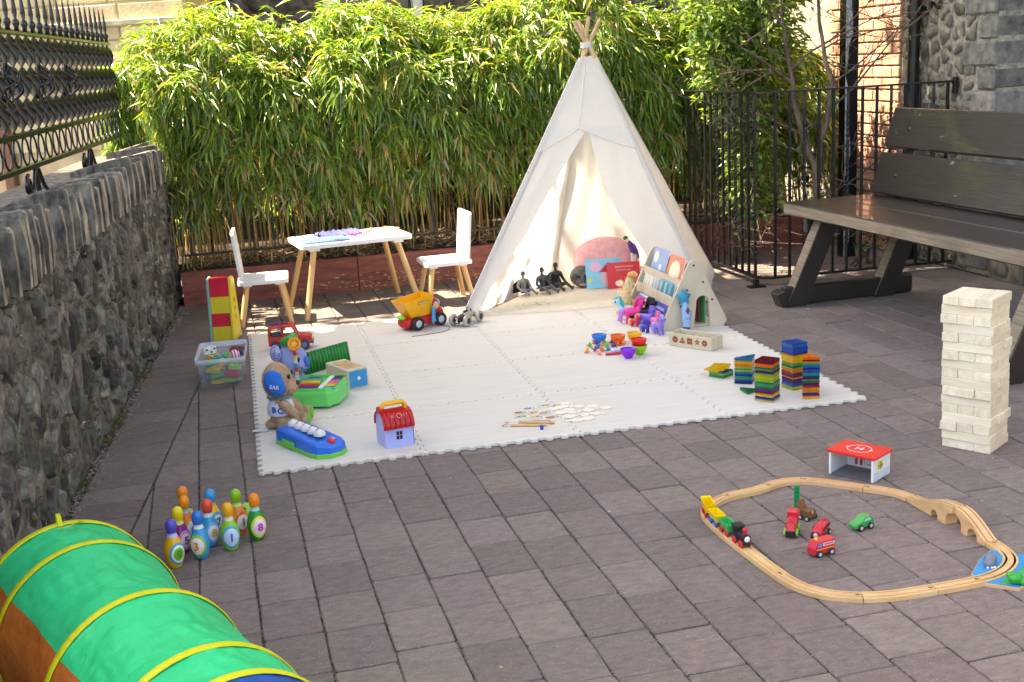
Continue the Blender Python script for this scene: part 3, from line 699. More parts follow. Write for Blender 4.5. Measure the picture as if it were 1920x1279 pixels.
# pale rendered wall beyond the fence
dv = Vector((4.3, -2.1)).normalized()
rw_ = thing('rendered_wall', 'pale beige rendered building wall beyond the iron fence', 'wall', (-4.2, 11.0, 0), atan2(dv.y, dv.x))
rw_b = MB().box((2.3, .2, 2), (4.7, .4, 4)); rw_b.build('wall', m_render, rw_)
for zz in np.arange(.9, 2.6, .26):
    xx = .0 if int(zz/.26) % 2 else -.22
    while xx < 4.6:
        ww = rnd.uniform(.36, .6); MB().box((xx+ww/2, -.002+rnd.uniform(0, .006), zz+.13), (ww-.012, .03, .248), bev=.008).build('ashlar_block', m_render, rw_); xx += ww
MB().box((2.3, -.02, 1.80), (4.7, .05, .05), bev=.01).build('ledge', mat('ledge_stone', C(196, 182, 150), rough=.9, var=.2, scale=8), rw_)
MB().box((3.1, -.03, 1.2), (.09, .06, 3.2), bev=.01).box((2.2, -.03, 1.2), (.09, .06, 3.2), bev=.01).build('pilaster', mat('brown_post', C(120, 84, 62), rough=.8), rw_)
def spray(n, cx, cy, cz, rx, ry, rz, lmin, lmax, colf, shell=.55, wr=.45):
    out = []
    for k in range(n):
        d = Vector((rnd.gauss(0, 1), rnd.gauss(0, 1), rnd.gauss(0, 1))).normalized(); q = shell+(1-shell)*rnd.random()
        p = (cx+d.x*rx*q, cy+d.y*ry*q, cz+d.z*rz*q); e = Vector((d.x+rnd.gauss(0, .6), d.y+rnd.gauss(0, .6), rnd.gauss(-.1, .5))); l = rnd.uniform(lmin, lmax)
        out.append((p, e, l, l*wr, rnd.uniform(0, .3), colf()))
    return out
def gcol():
    k = rnd.uniform(.6, 1.5)
    return (.20*k, .26*k, .05*k, 1) if rnd.random() < .15 else (.06*k, .12*k, .03*k, 1)
tr = thing('shade_tree', 'tall leafy unseen tree left of the frame, crown shaped to shade the patio', 'tree', (-4.6, 7.0, 0))
MB().tube([(0, 0, -.3), (.05, 0, 2.5), (.1, -.05, 5), (.5, -.1, 8.4)], [.24, .2, .16, .05], 12).build('trunk', m_bark, tr)
for a_, b_, c_ in ((-1.6, -.6, 7.6), (1.9, -.3, 7.2), (2.6, .6, 7.4), (1.0, 1.2, 7.6), (-1.5, 1.3, 7.8), (.8, -1.3, 7.0)):
    MB().tube([(.06, 0, 4.2), (a_*.5, b_*.5, 6.0), (a_, b_, c_)], [.10, .07, .03], 8).build('limb', m_bark, tr)
sp = []; SX, SY = -_sd.x/_sd.z, -_sd.y/_sd.z                   # where the light goes per metre of fall
def edge(gx): return .30*max(0, 1-abs(gx-2.75)/1.05)**.6  # unseen crown laid out along the sun rays to shade patio and teepee front
def crown_leaf(gx, gy, z, lm):
    p = (gx-SX*z, gy-SY*z, z); e = (rnd.gauss(0, 1), rnd.gauss(0, 1), rnd.gauss(-.1, .45)); l = lm*rnd.uniform(.7, 1.3)
    sp.append((p, e, l, l*.6, rnd.uniform(0, .3), gcol()))
for k in range(15000):
    gx = rnd.uniform(-1.4, 6.4); gy = rnd.uniform(1.2, 6.24+edge(gx)); crown_leaf(gx, gy, rnd.uniform(6.3, 8.2), .34)
for k in range(2200):
    gx = rnd.uniform(-1.4, 6.4); gy = 6.22+edge(gx)+.10*sin(gx*3.1)+.07*sin(gx*9.7)-abs(rnd.gauss(0, .22)); crown_leaf(gx, gy, rnd.uniform(6.2, 7.4), .20)
for k in range(240):
    gx = rnd.uniform(-1.4, 6.4); gy = 6.34+edge(gx)+abs(rnd.gauss(0, .22)); crown_leaf(gx, gy, rnd.uniform(6.2, 7.4), .14)
leaf_obj('crown', sp, m_leaf2, tr, (-4.6, 7.0, 0))
# ------------------------------------------------------------------ tree and shrubs behind the railing
bt_ = thing('bare_tree', 'multi stemmed small tree with bare grey branches behind the railing', 'tree', (3.69, 6.75, 0))
def brt(P, R, name='trunk'):
    Q = []; RR = []
    for i in range(len(P)-1):
        for t in (0, .5): Q.append(tuple(P[i][k]+(P[i+1][k]-P[i][k])*t+rnd.uniform(-.006, .006) for k in range(3))); RR.append(R[i]+(R[i+1]-R[i])*t)
    Q.append(P[-1]); RR.append(R[-1]); mb = MB().tube(Q, RR, 8); mb.v = [(x-3.69, y-6.75, z) for x, y, z in mb.v]; return mb.build(name, m_bark, bt_)
brt([(3.687, 6.75, -.02), (3.692, 6.75, .29), (3.691, 6.75, .45), (3.67, 6.75, .69)], [.032, .027, .025, .022])
brt([(3.67, 6.75, .66), (3.59, 6.76, .86), (3.54, 6.77, 1.07), (3.53, 6.78, 1.2), (3.50, 6.8, 1.4), (3.48, 6.82, 1.66), (3.47, 6.85, 2.3)], [.020, .019, .017, .014, .012, .010, .005], 'limb')
brt([(3.685, 6.75, .50), (3.70, 6.72, .80), (3.745, 6.70, .99), (3.75, 6.70, 1.19), (3.713, 6.71, 1.32), (3.68, 6.72, 1.52), (3.667, 6.72, 1.65), (3.65, 6.72, 2.4)], [.020, .018, .018, .016, .014, .011, .010, .004], 'limb')
tw = []
def twig(p, d, l, r, dep):
    d = Vector(d).normalized(); P = [Vector(p)]; 
    for i in range(4):
        d = (d+Vector((rnd.gauss(0, .16), rnd.gauss(0, .16), rnd.gauss(.03, .12)))).normalized(); P.append(P[-1]+d*l/4)
    tw.append((P, r))
    if dep:
        for q in range(rnd.randint(2, 4)): 
            i = rnd.randint(1, 4); a = rnd.uniform(.5, 1.1); e = (d+Vector((rnd.gauss(0, a), rnd.gauss(0, a*.7), rnd.gauss(.1, a*.7)))).normalized(); twig(P[i], e, l*rnd.uniform(.45, .75), r*.6, dep-1)
for p, d, l, r in [((3.526, 6.78, 1.175), (-.6, -.05, .5), .55, .010), ((3.60, 6.76, .85), (-.8, .1, .35), .6, .008), ((3.53, 6.78, 1.25), (.45, -.1, .9), .6, .009), ((3.745, 6.70, 1.0), (.6, -.1, .75), .7, .008), ((3.75, 6.70, 1.15), (.9, -.1, .35), .6, .007), ((3.70, 6.71, 1.36), (.8, 0, .5), .6, .006),
                   ((3.50, 6.8, 1.45), (-.5, 0, .8), .5, .006), ((3.69, 6.74, .45), (.8, -.15, .25), .55, .007), ((3.69, 6.74, .35), (-.7, -.1, .15), .5, .006), ((3.69, 6.72, .6), (.7, -.2, -.1), .45, .006), ((3.70, 6.72, .75), (.8, -.1, .2), .5, .006), ((3.69, 6.74, .2), (-.8, -.2, .25), .5, .006), ((3.68, 6.72, .25), (.7, -.2, .3), .5, .005), ((3.67, 6.75, .7), (-.9, .1, .3), .5, .006), ((3.52, 6.78, 1.3), (-.8, 0, .5), .5, .006), ((3.69, 6.74, .15), (-.6, -.3, .1), .5, .005)]:
    twig(p, d, l, r, 3)
mb = MB()
for P, r in tw[:14]: pass
for P, r in tw: mb.tube(P, [r, r*.9, r*.75, r*.6, r*.4], 5, cap=False)
mb.v = [(x-3.69, y-6.75, z) for x, y, z in mb.v]; tag(mb.build('branch', m_bark, bt_), kind='stuff')
sp = []
for k in range(420):
    P, r = tw[rnd.randrange(len(tw))]; p = P[rnd.randint(2, 4)]
    if p.z < .5 and rnd.random() < .6: continue
    l = rnd.uniform(.02, .045); sp.append((p+Vector((rnd.gauss(0, .02), rnd.gauss(0, .02), rnd.gauss(0, .02))), (rnd.gauss(0, 1), rnd.gauss(0, 1), rnd.gauss(-.2, .6)), l, l*.42, .2, gcol()))
leaf_obj('foliage', sp, m_leaf2, bt_, (3.69, 6.75, 0))
def bcol2():
    k = rnd.uniform(.7, 1.6)
    return (.30*k, .36*k, .08*k, 1) if rnd.random() < .25 else (.12*k, .20*k, .05*k, 1)
def bush(label, cx, cy, parts, n, lm, lM, stems=6, wr=.5, col=gcol):
    T = thing('shrub', label, 'shrub', (cx, cy, 0)); s = []
    for c in parts: s += spray(int(n*c[3]*c[5]/.1), *c, lm, lM, col, .45, wr)
    leaf_obj('foliage', s, m_leaf2, T, (cx, cy, 0))
    for k in range(stems):
        c = parts[rnd.randrange(len(parts))]; MB().tube([(rnd.uniform(-.1, .1), rnd.uniform(-.05, .05), 0), ((c[0]-cx)*.5+rnd.uniform(-.05, .05), (c[1]-cy)*.5, c[2]*.55), (c[0]-cx, c[1]-cy, c[2])], [.010, .008, .003], 6).build('stem', m_bark, T)
    return T
bush('bright leafed evergreen shrub behind the corner of the railing', 3.42, 7.25, [(3.20, 7.14, 1.42, .20, .18, .22), (3.24, 7.1, 1.68, .28, .2, .28), (3.45, 7.0, 1.5, .25, .18, .3), (3.60, 7.1, 1.85, .3, .2, .25), (3.36, 7.1, 1.0, .14, .16, .22), (3.36, 7.2, 1.42, .25, .25, .25), (3.40, 7.3, 1.1, .28, .25, .25), (3.55, 7.4, 1.75, .35, .3, .35), (3.42, 7.15, .75, .18, .2, .25), (3.45, 7.2, .45, .2, .2, .2), (3.62, 7.3, 1.25, .3, .25, .3)], 1000, .04, .085, 8, .5, bcol2)
bush('low glossy shrub beneath the bench by the railing foot', 4.0, 6.72, [(3.98, 6.7, .22, .16, .12, .14), (4.15, 6.75, .16, .12, .1, .1)], 220, .03, .06, 4)
bush('dense dark evergreen shrub behind the bare tree', 4.0, 7.9, [(3.75, 7.9, 1.3, .5, .3, .5), (3.5, 8.0, 2.1, .5, .3, .4), (3.85, 7.9, 1.0, .3, .25, .4), (3.3, 7.8, 1.9, .35, .25, .4), (4.1, 7.8, .7, .35, .25, .45), (3.6, 7.8, .75, .35, .25, .35)], 420, .03, .06, 8)
# ------------------------------------------------------------------ bench
bn = thing('bench', 'large dark varnished timber bench with two back planks on the right', 'bench', (3.10, 6.05, 0), radians(1.3))
# local: x to the back of the bench, -y along its length
L = 2.18
def bx(name, c, d, rx=0, par=bn, bev=.006, ry=0):
    mb = MB(); X = Matrix.Translation(c) @ Matrix.Rotation(ry, 4, 'Y'); mb.box((0, 0, 0), d, bev=bev, X=X); return mb.build(name, m_bench, par)
bx('seat_plank', (.142, -L/2, .512), (.284, L, .068)); bx('seat_plank', (.435, -L/2, .512), (.284, L, .068))
m_pale_edge = mat('pale_bench_edge', C(150, 136, 114), rough=.45, col2=C(112, 98, 80), scale=7, bump=.4, bscale=30, stretch=(4, .5, 9), coat=.3)
MB().box((-.0012, -L/2, .512), (.003, L-.016, .054), bev=.001).build('pale_edge', m_pale_edge, bn)  # paler thin strips on the seat and leg fronts
th = math.atan(.33)
for zc, w_ in ((.665, .235), (.913, .225)):
    bx('back_plank', (.555+(zc-.54)*.33, -L/2+.01, zc), (.045, L-.04, w_), ry=th)
for yy in (-.21, -L+.21):
    mb = MB()
    def leg(x0, x1, z1, wy, sh): 
        V = [(x0-.055, yy-wy, 0), (x0+.055, yy-wy, 0), (x1+.055, yy-wy, z1), (x1-.055, yy-wy, z1), (x0-.055, yy+wy, 0), (x0+.055, yy+wy, 0), (x1+.055, yy+wy, z1), (x1-.055, yy+wy, z1)]
        F = [(0, 1, 2, 3), (7, 6, 5, 4), (0, 4, 5, 1), (1, 5, 6, 2), (2, 6, 7, 3), (3, 7, 4, 0)]; 
        sl_ = (x1-x0)/z1; W_ = [(x0-.057+sl_*z, yy+k*(wy-.008), z) for z in (.01, z1-.01) for k in (-1, 1)]; o = MB().add(V, F).build('leg', m_bench, bn); MB().add(W_, [(0, 1, 3, 2)]).build('pale_edge', m_pale_edge, o)
    leg(-.055, .16, .477, .045, 0); leg(.49, .70, .477, .045, 0); 
    bx('foot_rail', (.28, yy-.005, .058), (.80, .05, .10)); bx('seat_bearer', (.33, yy+.062, .43), (.56, .035, .09))
    bx('back_support', (.60+.085, yy, .73), (.07, .07, .66), ry=th, bev=.004)
    bx('foot_block', (-.13, yy+.005, .045), (.05, .09, .09), ry=-.4)
m_bolt = mat('bolt', C(70, 68, 66), rough=.35, metal=.8)
for zc in (.665, .913):
    for yy in (-.21, -L+.21): MB().lathe([(0, .006), (.011, .004), (.013, 0)], (0, 0, 0), 10, X=Matrix.Translation((.555+(zc-.54)*.33-.0225, yy, zc)) @ Matrix.Rotation(-pi/2+th, 4, 'Y')).build('bolt', m_bolt, bn)
# ------------------------------------------------------------------ foam play mat
m_foam = mat('foam_mat', C(217, 213, 204), rough=.7, col2=C(206, 201, 192), scale=3.0, bump=.12, bscale=9, stretch=(1.0, 16, 1), detail=6, ramp=(.3, .6), speck=(38, .70, C(228, 226, 222), C(196, 190, 180)))
MA = -.02562; MO = (.0649*.9915, 4.139)
pm_ = thing('play_mat', 'cream interlocking foam play mat of wood effect tiles on the paving', 'play mat', (MO[0], MO[1], 0), MA)
TT = .5985; PD = TT/10; AM = .0085
def wave(a, b, fixed, horiz, ph):
    P = []; n = 10
    for i in range(n):
        s0 = a+(b-a)*(i+.25)/n; s1 = a+(b-a)*(i+.75)/n; sg = 1
        if i >= 5: sg = 1
        o0 = -AM; o1 = AM
        if i == 0: P.append((a, 0))
        q = (b-a)*.0045/TT
        P += [(s0-q, o0), (s0+q, o1), (s1-q, o1), (s1+q, o0)]
    P.append((b, 0))
    return [((s, fixed+o) if horiz else (fixed+o, s)) for s, o in P]
for i in range(4):
    for j in range(4):
        x0, x1, y0, y1 = i*TT, (i+1)*TT, j*TT, (j+1)*TT
        bot = wave(x0, x1, y0, True, 0); top = wave(x0, x1, y1, True, 0)[::-1]; lef = wave(y0, y1, x0, False, 0)[::-1]; rig = wave(y0, y1, x1, False, 0)
        poly = bot[:-1]+rig[:-1]+top[:-1]+lef[:-1]; cx, cy = (x0+x1)/2, (y0+y1)/2
        poly = inset([(x-cx, y-cy) for x, y in poly], .0017)
        o = MB().prism(poly, 0.001, .012+rnd.uniform(-.0004, .0004), bev=.002).build('tile', m_foam, pm_, (cx, cy, 0))
        o.rotation_euler = (rnd.uniform(-.0006, .0006), rnd.uniform(-.0006, .0006), 0)
ZM = .0125
def MP(x, y): return (x*.9915, y*.9915)                # ground estimate seen on the mat top
# ------------------------------------------------------------------ teepee
m_canvas = mat('canvas', C(247, 244, 238), rough=.85, var=.015, scale=60, bump=.1, bscale=300, trans=.47)
m_pole = mat('pole_wood', C(222, 190, 150), rough=.5, col2=C(196, 160, 118), scale=6, stretch=(6, 6, .6), ramp=(.3, .7))
m_seam = mat('canvas_seam', C(226, 222, 216), rough=.85, var=.05)
FLp, FRp, BRp, BLp, AP = [Vector(q) for q in ((1.29, 6.35, 0), (2.68, 6.17, 0), (3.07, 6.97, 0), (2.03, 7.12, 0), (2.24, 6.85, 1.458))]
tp = thing('teepee', 'white canvas play teepee with wooden poles and an open front', 'tent', (2.26, 6.65, 0)); TO = Vector((2.26, 6.65, 0))
def tb(mb, n, m): mb.v = [tuple(Vector(p)-TO) for p in mb.v]; return mb.build(n, m, tp)
for b, ex, off in ((FLp, .175, (.012, -.012)), (FRp, .165, (.02, -.02)), (BRp, .16, (.01, .015)), (BLp, .165, (-.06, .05))):
    d = (AP-b).normalized(); o = Vector((off[0]*.6, off[1]*.6, 0)); s0, s1 = (b+o*.2, AP+o) if b is not BLp else (BLp+Vector((-.012, .014, 0)), AP+Vector((-.010, .012, 0))); tb(MB().tube([s0+(s1-s0)*t for t in np.linspace(.004, .945, 12)], .0165 if b is not BLp else .021, 12, cap=False), 'pole_sleeve', m_canvas); q0 = b+o*(.2 if b is not BLp else 1.0); q1 = AP+o*(1 if b is not BLp else .3); tb(MB().tube([q0, q1, q1+d*ex], .0125, 12), 'pole', m_pole)
mb = MB()
for k in range(4): mb.tube([(AP.x+.034*cos(t), AP.y+.034*sin(t)*.9, AP.z-.012+.008*k+.003*sin(3*t)) for t in [2*pi*i/16 for i in range(17)]], .0045, 6, cap=False)
tb(mb, 'rope_tie', m_seam)
VT = .952
def panel(A, B, u0f, u1f, v0, v1, nu, nv, name, sag, out=0.0, wr=1.0, seed=0):
    nrm = (B-A).cross(AP-A).normalized(); cen = (FLp+FRp+BRp+BLp+AP)/5
    if nrm.dot(A-cen) < 0: nrm = -nrm
    mb = MB(); V = []
    for j in range(nv+1):
        v = v0+(v1-v0)*j/nv; a, b = u0f(v), u1f(v)
        for i in range(nu+1):
            t = i/nu; u = a+(b-a)*t; p = A+(B-A)*u+(AP-A)*v
            e = u/(1-v) if v < 1 else .5
            sg = -sag*4*e*(1-e)*(1-v)*sin(pi*min(1, v*1.1)**.7) if 0 <= e <= 1 else 0
            wv = wr*.006*sin(9*e+7*v+seed)*sin(5*v+3*e*2+seed*2)+wr*.003*sin(31*e-14*v+seed)
            q = p+nrm*(sg+wv+out+.014); V.append(q)
    F = [(j*(nu+1)+i, j*(nu+1)+i+1, (j+1)*(nu+1)+i+1, (j+1)*(nu+1)+i) for j in range(nv) for i in range(nu)]
    mb.add(V, F, 0, True); o = tb(mb, name, m_canvas); return o
E0 = lambda v: 0.0
E1 = lambda v: 1-v
lf = lambda v: float(np.interp(v, [0, .025, .108, .294, .48, .60, .674], [.055, .056, .057, .101, .127, .148, .164]))
rf = lambda v: float(np.interp(v, [0, .02, .182, .349, .5, .60, .674], [.835, .823, .66, .455, .305, .225, .164]))
panel(FLp, BLp, E0, E1, 0, VT, 18, 30, 'left_panel', .03, seed=1, wr=.6); panel(BLp, BRp, E0, E1, 0, VT, 20, 30, 'back_panel', .03, seed=2, wr=1.6); panel(FRp, BRp, E0, E1, 0, VT, 18, 30, 'right_panel', .012, seed=3)
panel(FLp, FRp, E0, E1, .585, VT, 22, 16, 'front_panel', .004, .006, .5, 4)
panel(FLp, FRp, E0, lf, 0.0, .674, 8, 30, 'front_flap', .0, .001, 2.0, 5); panel(FLp, FRp, rf, E1, 0, .674, 8, 30, 'front_flap', .0, .001, 1.8, 6)
# cut the pelmet of the front panel to its V: rebuild its lower rows
o = [c for c in tp.children if c.name.startswith('front_panel')][0]; me = o.data
nrmF = (FRp-FLp).cross(AP-FLp).normalized()
for i, vtx in enumerate(me.vertices):
    j, k = divmod(i, 23); t = k/22; vb = .59+(.674-.59)*(t/.39) if t < .39 else .674-(.674-.585)*((t-.39)/.61)
    v = vb+(VT-vb)*j/16; u = (1-v)*t; p = FLp+(FRp-FLp)*u+(AP-FLp)*v; nn = nrmF if nrmF.y < 0 else -nrmF
    vtx.co = p+nn*(.020+.003*sin(7*t+9*v))-TO
me.update()
def fpt(u, v, out): 
    nn = nrmF if nrmF.y < 0 else -nrmF; return FLp+(FRp-FLp)*u+(AP-FLp)*v+nn*out
mb = MB(); mb.tube([fpt((1-v)*t_, v, .0225+.003*sin(7*.39+9*v)) for v, t_ in [(v, .39+(.5-.39)*0) for v in np.linspace(.68, .95, 12)]], .0035, 6)
mb.tube([fpt((1-v)*t, v, .023) for t, v in [(.0, .592), (.1, .613), (.2, .634), (.3, .655), (.39, .674)]], .003, 6); mb.tube([fpt((1-v)*t, v, .023) for t, v in [(.39, .674), (.55, .651), (.7, .629), (.85, .607), (1, .586)]], .003, 6)
tb(mb, 'seam', m_seam)
mb = MB(); tb(mb.tube([Vector(b)*(1-t)+Vector(AP)*t+Vector((.012*(1 if b is FRp else -1), -.016, 0)) for b in (FRp,) for t in np.linspace(.02, .94, 10)], .006, 6).tube([FLp*(1-t)+AP*t+Vector((-.014, -.012, 0)) for t in np.linspace(.0, .94, 10)], .006, 6), 'seam', m_seam)
# floor quilt inside
m_quilt = mat('quilt', C(240, 226, 200), rough=.9, var=.04, scale=30, bump=.5, bscale=90)
qm = MB(); V = []; nu, nv = 26, 18; c4 = [Vector(q) for q in ((1.40, 6.33, 0), (2.62, 6.13, 0), (2.98, 6.93, 0), (2.02, 7.06, 0))]
for j in range(nv+1):
    for i in range(nu+1):
        a, b = i/nu, j/nv; p = (c4[0]*(1-a)+c4[1]*a)*(1-b)+(c4[3]*(1-a)+c4[2]*a)*b; e = min(b*8, 1)
        V.append((p.x+.008*sin(9*a)*(1-b), p.y+.006*sin(14*a)*(1-b), .0135+.018*sqrt(e)+.003*sin(21*a+3)*sin(17*b)*e))
V += [(x, y, .0125) for x, y, z in V[:nu+1]]; k0 = (nu+1)*(nv+1)
F = [(j*(nu+1)+i, j*(nu+1)+i+1, (j+1)*(nu+1)+i+1, (j+1)*(nu+1)+i) for j in range(nv) for i in range(nu)]+[(k0+i, k0+i+1, i+1, i) for i in range(nu)]
Qo = thing('floor_quilt', 'cream padded floor quilt with a green leaf print inside the teepee', 'quilt', (2.2, 6.6, 0))
qm.add([(x-2.2, y-6.6, z) for x, y, z in V], F, 0, True).build('quilt_pad', m_quilt, Qo)
pr = MB()
for k in range(46):
    x = 1.60+rnd.random()*.22-2.2; y = 6.33+rnd.random()*.14-6.6; a = rnd.uniform(-.4, .4)+.5*(k % 2)-.2; l = rnd.uniform(.008, .022)
    pr.add([(x, y, .0355), (x+l*cos(a), y+l*sin(a), .0355), (x+l*cos(a)-.004*sin(a), y+l*sin(a)+.004*cos(a), .0355), (x-.004*sin(a), y+.004*cos(a), .0355)], [(0, 1, 2, 3)])
tag(pr.build('leaf_print', mat('green_print', C(70, 160, 120), rough=.8), Qo), kind='stuff')
# ------------------------------------------------------------------ children's table and chairs
m_toyw = mat('white_furniture', C(232, 231, 228), rough=.4, var=.03, scale=10)
m_pine = mat('pine_leg', C(222, 184, 130), rough=.5, col2=C(206, 162, 106), scale=7, stretch=(5, 5, .5), ramp=(.3, .7))
def rrect(w_, d_, r, n=4):
    P = []
    for sx, sy, a in ((1, 1, 0), (-1, 1, pi/2), (-1, -1, pi), (1, -1, 3*pi/2)):
        for k in range(n+1): t = a+pi/2*k/n; P.append((sx*(w_/2-r)+r*cos(t), sy*(d_/2-r)+r*sin(t)))
    return P
def leg_(par, top, bot, r0=.018, r1=.0165): MB().tube([bot, top], [r1, r0], 14).build('leg', m_pine, par)
tb_ = thing('kids_table', 'small white kids table with splayed pine legs by the raised bed', 'table', (.775, 7.06, 0), radians(7))
MB().prism(rrect(.665, .44, .03), .404, .43, bev=.004).build('tabletop', m_toyw, tb_)
for sx in (-1, 1):
    MB().box((sx*.25, 0, .395), (.06, .38, .02), bev=.003).build('cleat', m_toyw, tb_)
    for sy in (-1, 1): leg_(tb_, (sx*.25, sy*.155, .39), (sx*.345, sy*.245, 0))
def chair(label, loc, rz):
    T = thing('kids_chair', label, 'chair', loc, rz, 'small white chairs at the kids table')   # faces +x, back at -x
    MB().prism(rrect(.285, .29, .025), .238, .262, bev=.004).build('seat', m_toyw, T)
    mb = MB(); X = Matrix.Translation((-.128, 0, .255)) @ Matrix.Rotation(-.09, 4, 'Y'); mb.prism(rrect(.285, .27, .02), 0, .018, bev=.003, X=X @ Matrix(((0, 0, 1, 0), (0, 1, 0, 0), (1, 0, 0, .143), (0, 0, 0, 1)))); mb.build('backrest', m_toyw, T)
    for sx in (-1, 1):
        MB().box((sx*.09, 0, .231), (.05, .22, .016), bev=.002).build('cleat', m_toyw, T)
        for sy in (-1, 1): leg_(T, (sx*.095, sy*.09, .226), (sx*.14, sy*.135, 0), .0165, .015)
    return T
chair('small white chair with pine legs at the left end of the kids table', (.245, 6.90, 0), radians(-4))
chair('small white chair with pine legs between the kids table and the teepee', (1.315, 6.925, 0), radians(182))
TZ = .4305
fo = thing('folder', 'pale blue plastic folder lying on the left half of the kids table', 'folder', (.615, 6.93, TZ), radians(8))
MB().box((0, 0, .006), (.27, .17, .011), bev=.003).build('cover', mat('clear_blue', C(104, 134, 196), rough=.25, var=.05), fo)
MB().box((-.118, -.07, .0125), (.016, .016, .002), bev=.0005).build('label_dot', m_white, fo)
pb = MB(); V = []; F = []
for i in range(13):
    for j in range(9): V.append((-.13+.26*i/12, -.09+.18*j/8, .004+.028*abs(sin(pi*j/8))*(.6+.4*sin(i*1.7+j))+.006*sin(i*2.3-j*1.9)))
for i in range(12):
    for j in range(8): F.append((i*9+j, i*9+9+j, i*9+10+j, i*9+1+j))
k = len(V); pb.add(V, F, 0, True); pb.add([(x, y, .001) for x, y, z in V], [f[::-1] for f in F], 0, True)
tag(pb.build('plastic_bag', mat('bag_film', C(98, 102, 160), rough=.2, var=.15, scale=12), None, (.72, 7.14, TZ+.001), radians(12)), 'crumpled lilac clear plastic bag at the back of the kids table', 'bag')
def puff(label, loc, cols, n, rx, ry, h):
    sp_ = []
    for k in range(n):
        a = rnd.uniform(0, 6.28); q = rnd.random()**.5; l = rnd.uniform(.015, .04); c = C(rnd.choice(cols)); el = rnd.uniform(-.1, .35)
        sp_.append(((loc[0]+rx*q*cos(a), loc[1]+ry*q*sin(a), loc[2]+.002+h*rnd.random()*(1-q*.6)), (cos(a+rnd.gauss(0, .8))*cos(el), sin(a+rnd.gauss(0, .8))*cos(el), sin(el)), l, l*.35, .1, c))
    return tag(leaf_obj('craft_feathers', sp_, m_leaf2, None, (0, 0, 0), None), label, 'craft feathers')
puff('heap of bright pink craft feathers at the middle of the kids table', (.845, 7.05, TZ), ('e0287e', 'd0206a', 'f04a98'), 120, .07, .05, .006)
puff('heap of pale yellow and white craft feathers at the right end of the kids table', (.975, 7.14, TZ), ('f8e060', 'fff4a8', 'f6f6f0', 'f0a0c8', 'f8c070'), 200, .095, .07, .010)
bk = MB().box((0, 0, .004), (.16, .11, .008), bev=.001); tag(bk.build('sticker_sheet', mat('sheet_paper', C(226, 238, 240), rough=.4, var=.08, scale=25, col2=C(150, 206, 222)), None, (.955, 6.985, TZ+.0005), radians(4)), 'pale printed sheet at the front right edge of the kids table', 'paper')
# ------------------------------------------------------------------ inside the teepee
def cushion(name, label, loc, r, m, tilt=0, rz=0):
    T = thing(name, label, 'cushion', loc, rz)
    b = MB(); N = 28; V = []; X = Matrix.Rotation(tilt, 4, 'X')
    pr = [(0, -r[2])]+[(r[0]*sin(pi*j/14)**.55, -r[2]*cos(pi*j/14)) for j in range(1, 14)]+[(0, r[2])]
    b.lathe(pr, (0, 0, 0), N, 0, True, X, sx=1, sy=r[1]/r[0]); b.v = [(x+.003*sin(40*y), y, z+.003*sin(31*x)) for x, y, z in b.v]
    b.build('cover', m, T); MB().tube([tuple(X @ Vector((r[0]*1.0*cos(t), r[1]*1.0*sin(t), 0))) for t in [2*pi*i/36 for i in range(37)]], .005, 6, cap=False).build('piping', m, T); return T
m_pink = mat('pink_velvet', C(244, 178, 180), rough=.9, var=.08, scale=25, bump=.3, bscale=200)
cushion('round_cushion', 'large round pink cushion leaning at the back of the teepee', (2.33, 6.90, .165), (.20, .145, .06), m_pink, radians(62), radians(-12))
cushion('seat_cushion', 'flat pink cushion lying behind the books in the teepee', (2.42, 6.78, .075), (.17, .12, .045), m_pink, radians(10))
def book(label, loc, w_, h, t, rz, lean, cov, shapes=(), group=None, txt=None, tcol=None):
    "upright book: width x, height z, cover facing -y"
    T = thing('picture_book', label, 'book', loc, rz); X = Matrix.Rotation(lean, 4, 'X')
    MB().box((0, t/2, h/2), (w_, t, h), bev=.0012, X=X).build('cover', cov, T); MB().box((.002, t/2, h/2), (w_+.001, t*.7, h-.006), X=X).build('pages', m_white, T)
    FXm = X @ Matrix.Translation((0, -.0008, 0)) @ Matrix(((1, 0, 0, 0), (0, 0, -1, 0), (0, 1, 0, 0), (0, 0, 0, 1)))
    for i, (kind, x, z, a, b, hx) in enumerate(shapes):
        mb = MB()
        if kind == 'o': mb.add([(x+a*cos(q), z+b*sin(q), .0004*i) for q in [2*pi*k/22 for k in range(22)]], [tuple(range(22))], X=FXm)
        elif kind == 'r': mb.add([(x-a, z-b, .0004*i), (x+a, z-b, .0004*i), (x+a, z+b, .0004*i), (x-a, z+b, .0004*i)], [(0, 1, 2, 3)], X=FXm)
        else: mb.add([(x-a, z-b, .0004*i), (x+a, z-b, .0004*i), (x, z+b, .0004*i)], [(0, 1, 2)], X=FXm)
        mb.build('cover_print', plastic(hx, rough=.4), T)
    if txt:
        mb = MB(); 
        for s_, sz, x, z in txt: add_text(mb, s_, sz, FXm @ Matrix.Translation((x, z, .003)), depth=.0003)
        mb.build('title_print', plastic(tcol or 'f4f0e8', rough=.4), T)
    return T
book('light blue picture book with a pink bird on the cover in the teepee', (2.235, 6.66, .036), .215, .175, .008, radians(-10), radians(-14), plastic('8ad2e6', rough=.35), (('o', .03, .06, .05, .052, 'f2c8c8'), ('t', .03, .125, .06, .03, 'd82838'), ('o', -.05, .13, .035, .03, 'f4b8d0'), ('o', .045, .05, .014, .02, '3c3430'), ('o', -.085, .05, .016, .012, 'f0e060')))
